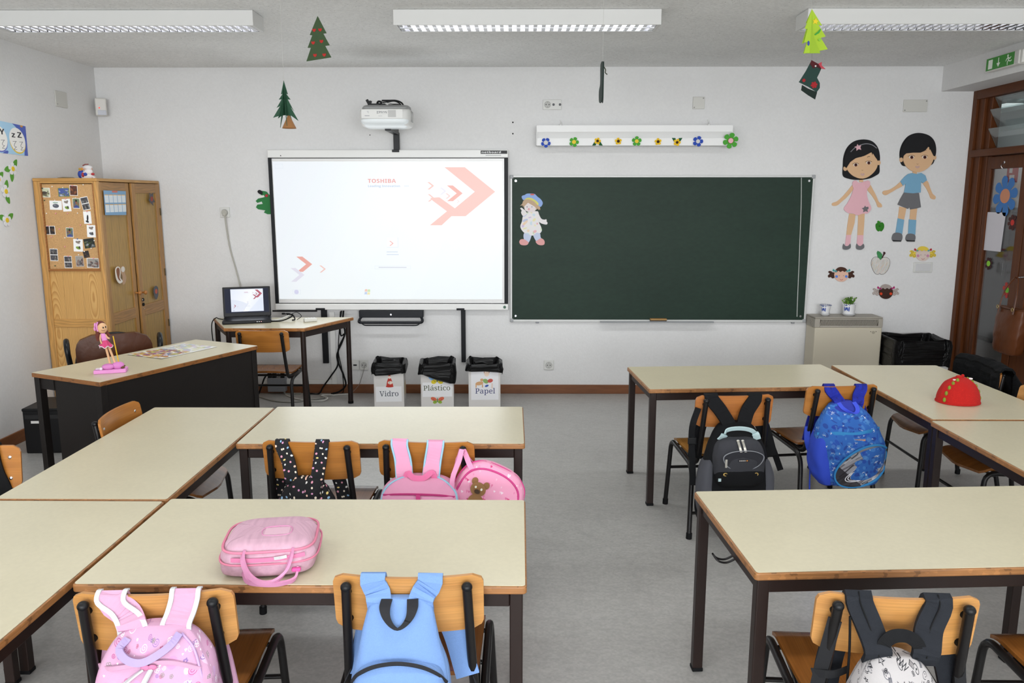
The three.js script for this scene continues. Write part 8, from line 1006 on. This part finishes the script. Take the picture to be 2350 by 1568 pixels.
{
  const X = XR + 0.0655, fx = (name, label, cat, px, py, group) => { const p = atX(px, py, X); return thing(name, label, cat, [X, p.y, p.z], -Math.PI / 2, group); };
  let t = fx('glass_flower', 'blue paper flower with orange centre on the door glass', 'flower', 2307, 450, 'paper flowers on the door glass'); part(t, 'petals', plate(petals(8, 0.155, 0, 1, 0.2), 0.001, 0.001, true), card('#3f74b4')); part(t, 'centre', plate(ell(0, 0, 0.062, 0.055), 0.002, 0.001), card('#c98a6a'));
  t = fx('glass_flower', 'red paper flower with green centre on the door glass', 'flower', 2312, 666, 'paper flowers on the door glass'); part(t, 'petals', plate(petals(7, 0.062, 0, 1, 0.2), 0.001, 0.001, true), card('#a83a34')); part(t, 'centre', plate(ell(0, 0, 0.024, 0.022), 0.002, 0.001), card('#6ab43a'));
  t = fx('glass_flower', 'dark red paper flower with bright red centre on the door glass', 'flower', 2324, 511, 'paper flowers on the door glass'); part(t, 'petals', plate(petals(8, 0.060, 0, 1, 0.2), 0.001, 0.001, true), card('#4a2420')); part(t, 'centre', plate(ell(0, 0, 0.022, 0.022), 0.002, 0.001), card('#c0342c'));
  t = fx('glass_flower', 'dark paper flower with lime green centre on the door glass', 'flower', 2269, 605, 'paper flowers on the door glass'); part(t, 'petals', plate(petals(7, 0.050, 0, 1, 0.2), 0.001, 0.001, true), card('#3a1a1a')); part(t, 'centre', plate(ell(0, 0, 0.024, 0.022), 0.002, 0.001), card('#86c43a'));
  const a = atX(2266, 490, X), b = atX(2297, 575, X); one('paper_sheet', plate([[-0.13, -0.15], [0.115, -0.15], [0.13, 0.15], [-0.11, 0.15]], 0.001, 0.001), M('#cfccd2', 0.7), 'white sheet of paper taped to the door glass', 'paper', undefined, [X, (a.y + b.y) / 2, (a.z + b.z) / 2], -Math.PI / 2);
  { const Xb = XR - 0.06, q = atX(2322, 758, Xb), bag = thing('leather_bag', 'brown leather handbag hanging against the door', 'bag', [Xb, q.y - 0.17, q.z + 0.02], -Math.PI / 2), lm = MS(new THREE.Color(0.10, 0.030, 0.009), 0.36, 0.5, { bumpMap: foldB, bumpScale: 0.004 }); part(bag, 'body', puff([[0, 0.09, -0.02, 0.06], [0.02, 0.125, -0.035, 0.085], [0.14, 0.145, -0.035, 0.09], [0.26, 0.148, -0.03, 0.075], [0.33, 0.143, -0.02, 0.06], [0.335, 0.12, 0.0, 0.04]], { n: 3, wob: 0.004 }), lm); part(bag, 'rim', cord(ell(0, 0, 0.146, 0.046, 24).map(([x, z]) => [x, 0.333, z + 0.02]), 0.006, 50, 6, true), lm); part(bag, 'carry_handle', ribbon([[-0.09, 0.30, 0.075], [-0.07, 0.46, 0.05], [0.0, 0.56, 0.02], [0.07, 0.46, 0.05], [0.09, 0.30, 0.075]], 0.022, 0.006, [0.9, 0.1, 0.3], 30), lm); part(bag, 'handle_ring', [new THREE.TorusGeometry(0.012, 0.003, 6, 16).translate(-0.088, 0.335, 0.08), new THREE.TorusGeometry(0.012, 0.003, 6, 16).translate(0.088, 0.335, 0.08)], M('#b9a06a', 0.3, { metalness: 0.8 })); part(bag, 'door_hook', rod([0, 0.555, 0.02], [0, 0.565, -0.10], 0.006), Chrome); }
  const CXW = XR + 2.3; { const s = one('fire_sign', uvFit(new THREE.BoxGeometry(0.004, 0.26, 0.22), -1, -1, 1, 1), M('#b83a34', 0.5), 'red fire notice on the corridor wall behind the door glass', 'sign', undefined, [CXW - 0.003, 1.98, -9.85 + 1.1]); const f = atX(2324, 393, CXW - 0.003); s.position.set(CXW - 0.003, f.y, f.z); const w2 = part(s, 'symbol', bx(0.002, 0.10, 0.06, -0.003, 0.03, -0.03), M('#e9e2dc', 0.5)); part(s, 'symbol', bx(0.002, 0.05, 0.10, -0.003, -0.07, 0.0), M('#e9e2dc', 0.5)); }
  { const c = thing('corridor_cupboard', 'dark grey cupboard in the corridor behind the door glass', 'cupboard', [CXW - 0.25, 0, -9.0]), dg = M('#34363c', 0.6); part(c, 'case', rspan(-0.22, 0.24, 0.05, 1.55, -1.6, 1.6, 0.01), dg); part(c, 'plinth', span(-0.2, 0.24, 0, 0.05, -1.58, 1.58), BlackMatt); for (let i = 0; i < 4; i++) { const d = part(c, 'door', rspan(-0.238, -0.221, 0.08, 1.52, -1.58 + i * 0.8, -0.80 + i * 0.8 - 0.02, 0.004), dg); part(d, 'handle', rspan(-0.255, -0.238, 0.8, 0.95, -0.86 + i * 0.8, -0.845 + i * 0.8, 0.003), Chrome); } }
  { const c = thing('corridor_lamp', 'ceiling lamp in the corridor behind the door', 'lamp', [XR + 1.6, CEIL - 0.06, -9.4]); part(c, 'housing', rspan(-0.1, 0.1, 0.012, 0.059, -0.6, 0.6, 0.004), White); part(c, 'diffuser', rspan(-0.09, 0.09, 0.0, 0.012, -0.59, 0.59, 0.004), new THREE.MeshStandardMaterial({ color: 0xffffff, emissive: 0xffffff, emissiveIntensity: 0.6 })); const l = new THREE.RectAreaLight(0xffffff, 4, 0.18, 1.18); l.rotation.x = -Math.PI / 2; l.position.set(0, -0.004, 0); l.castShadow = true; c.add(l); }
}

renderer.render(scene, camera);
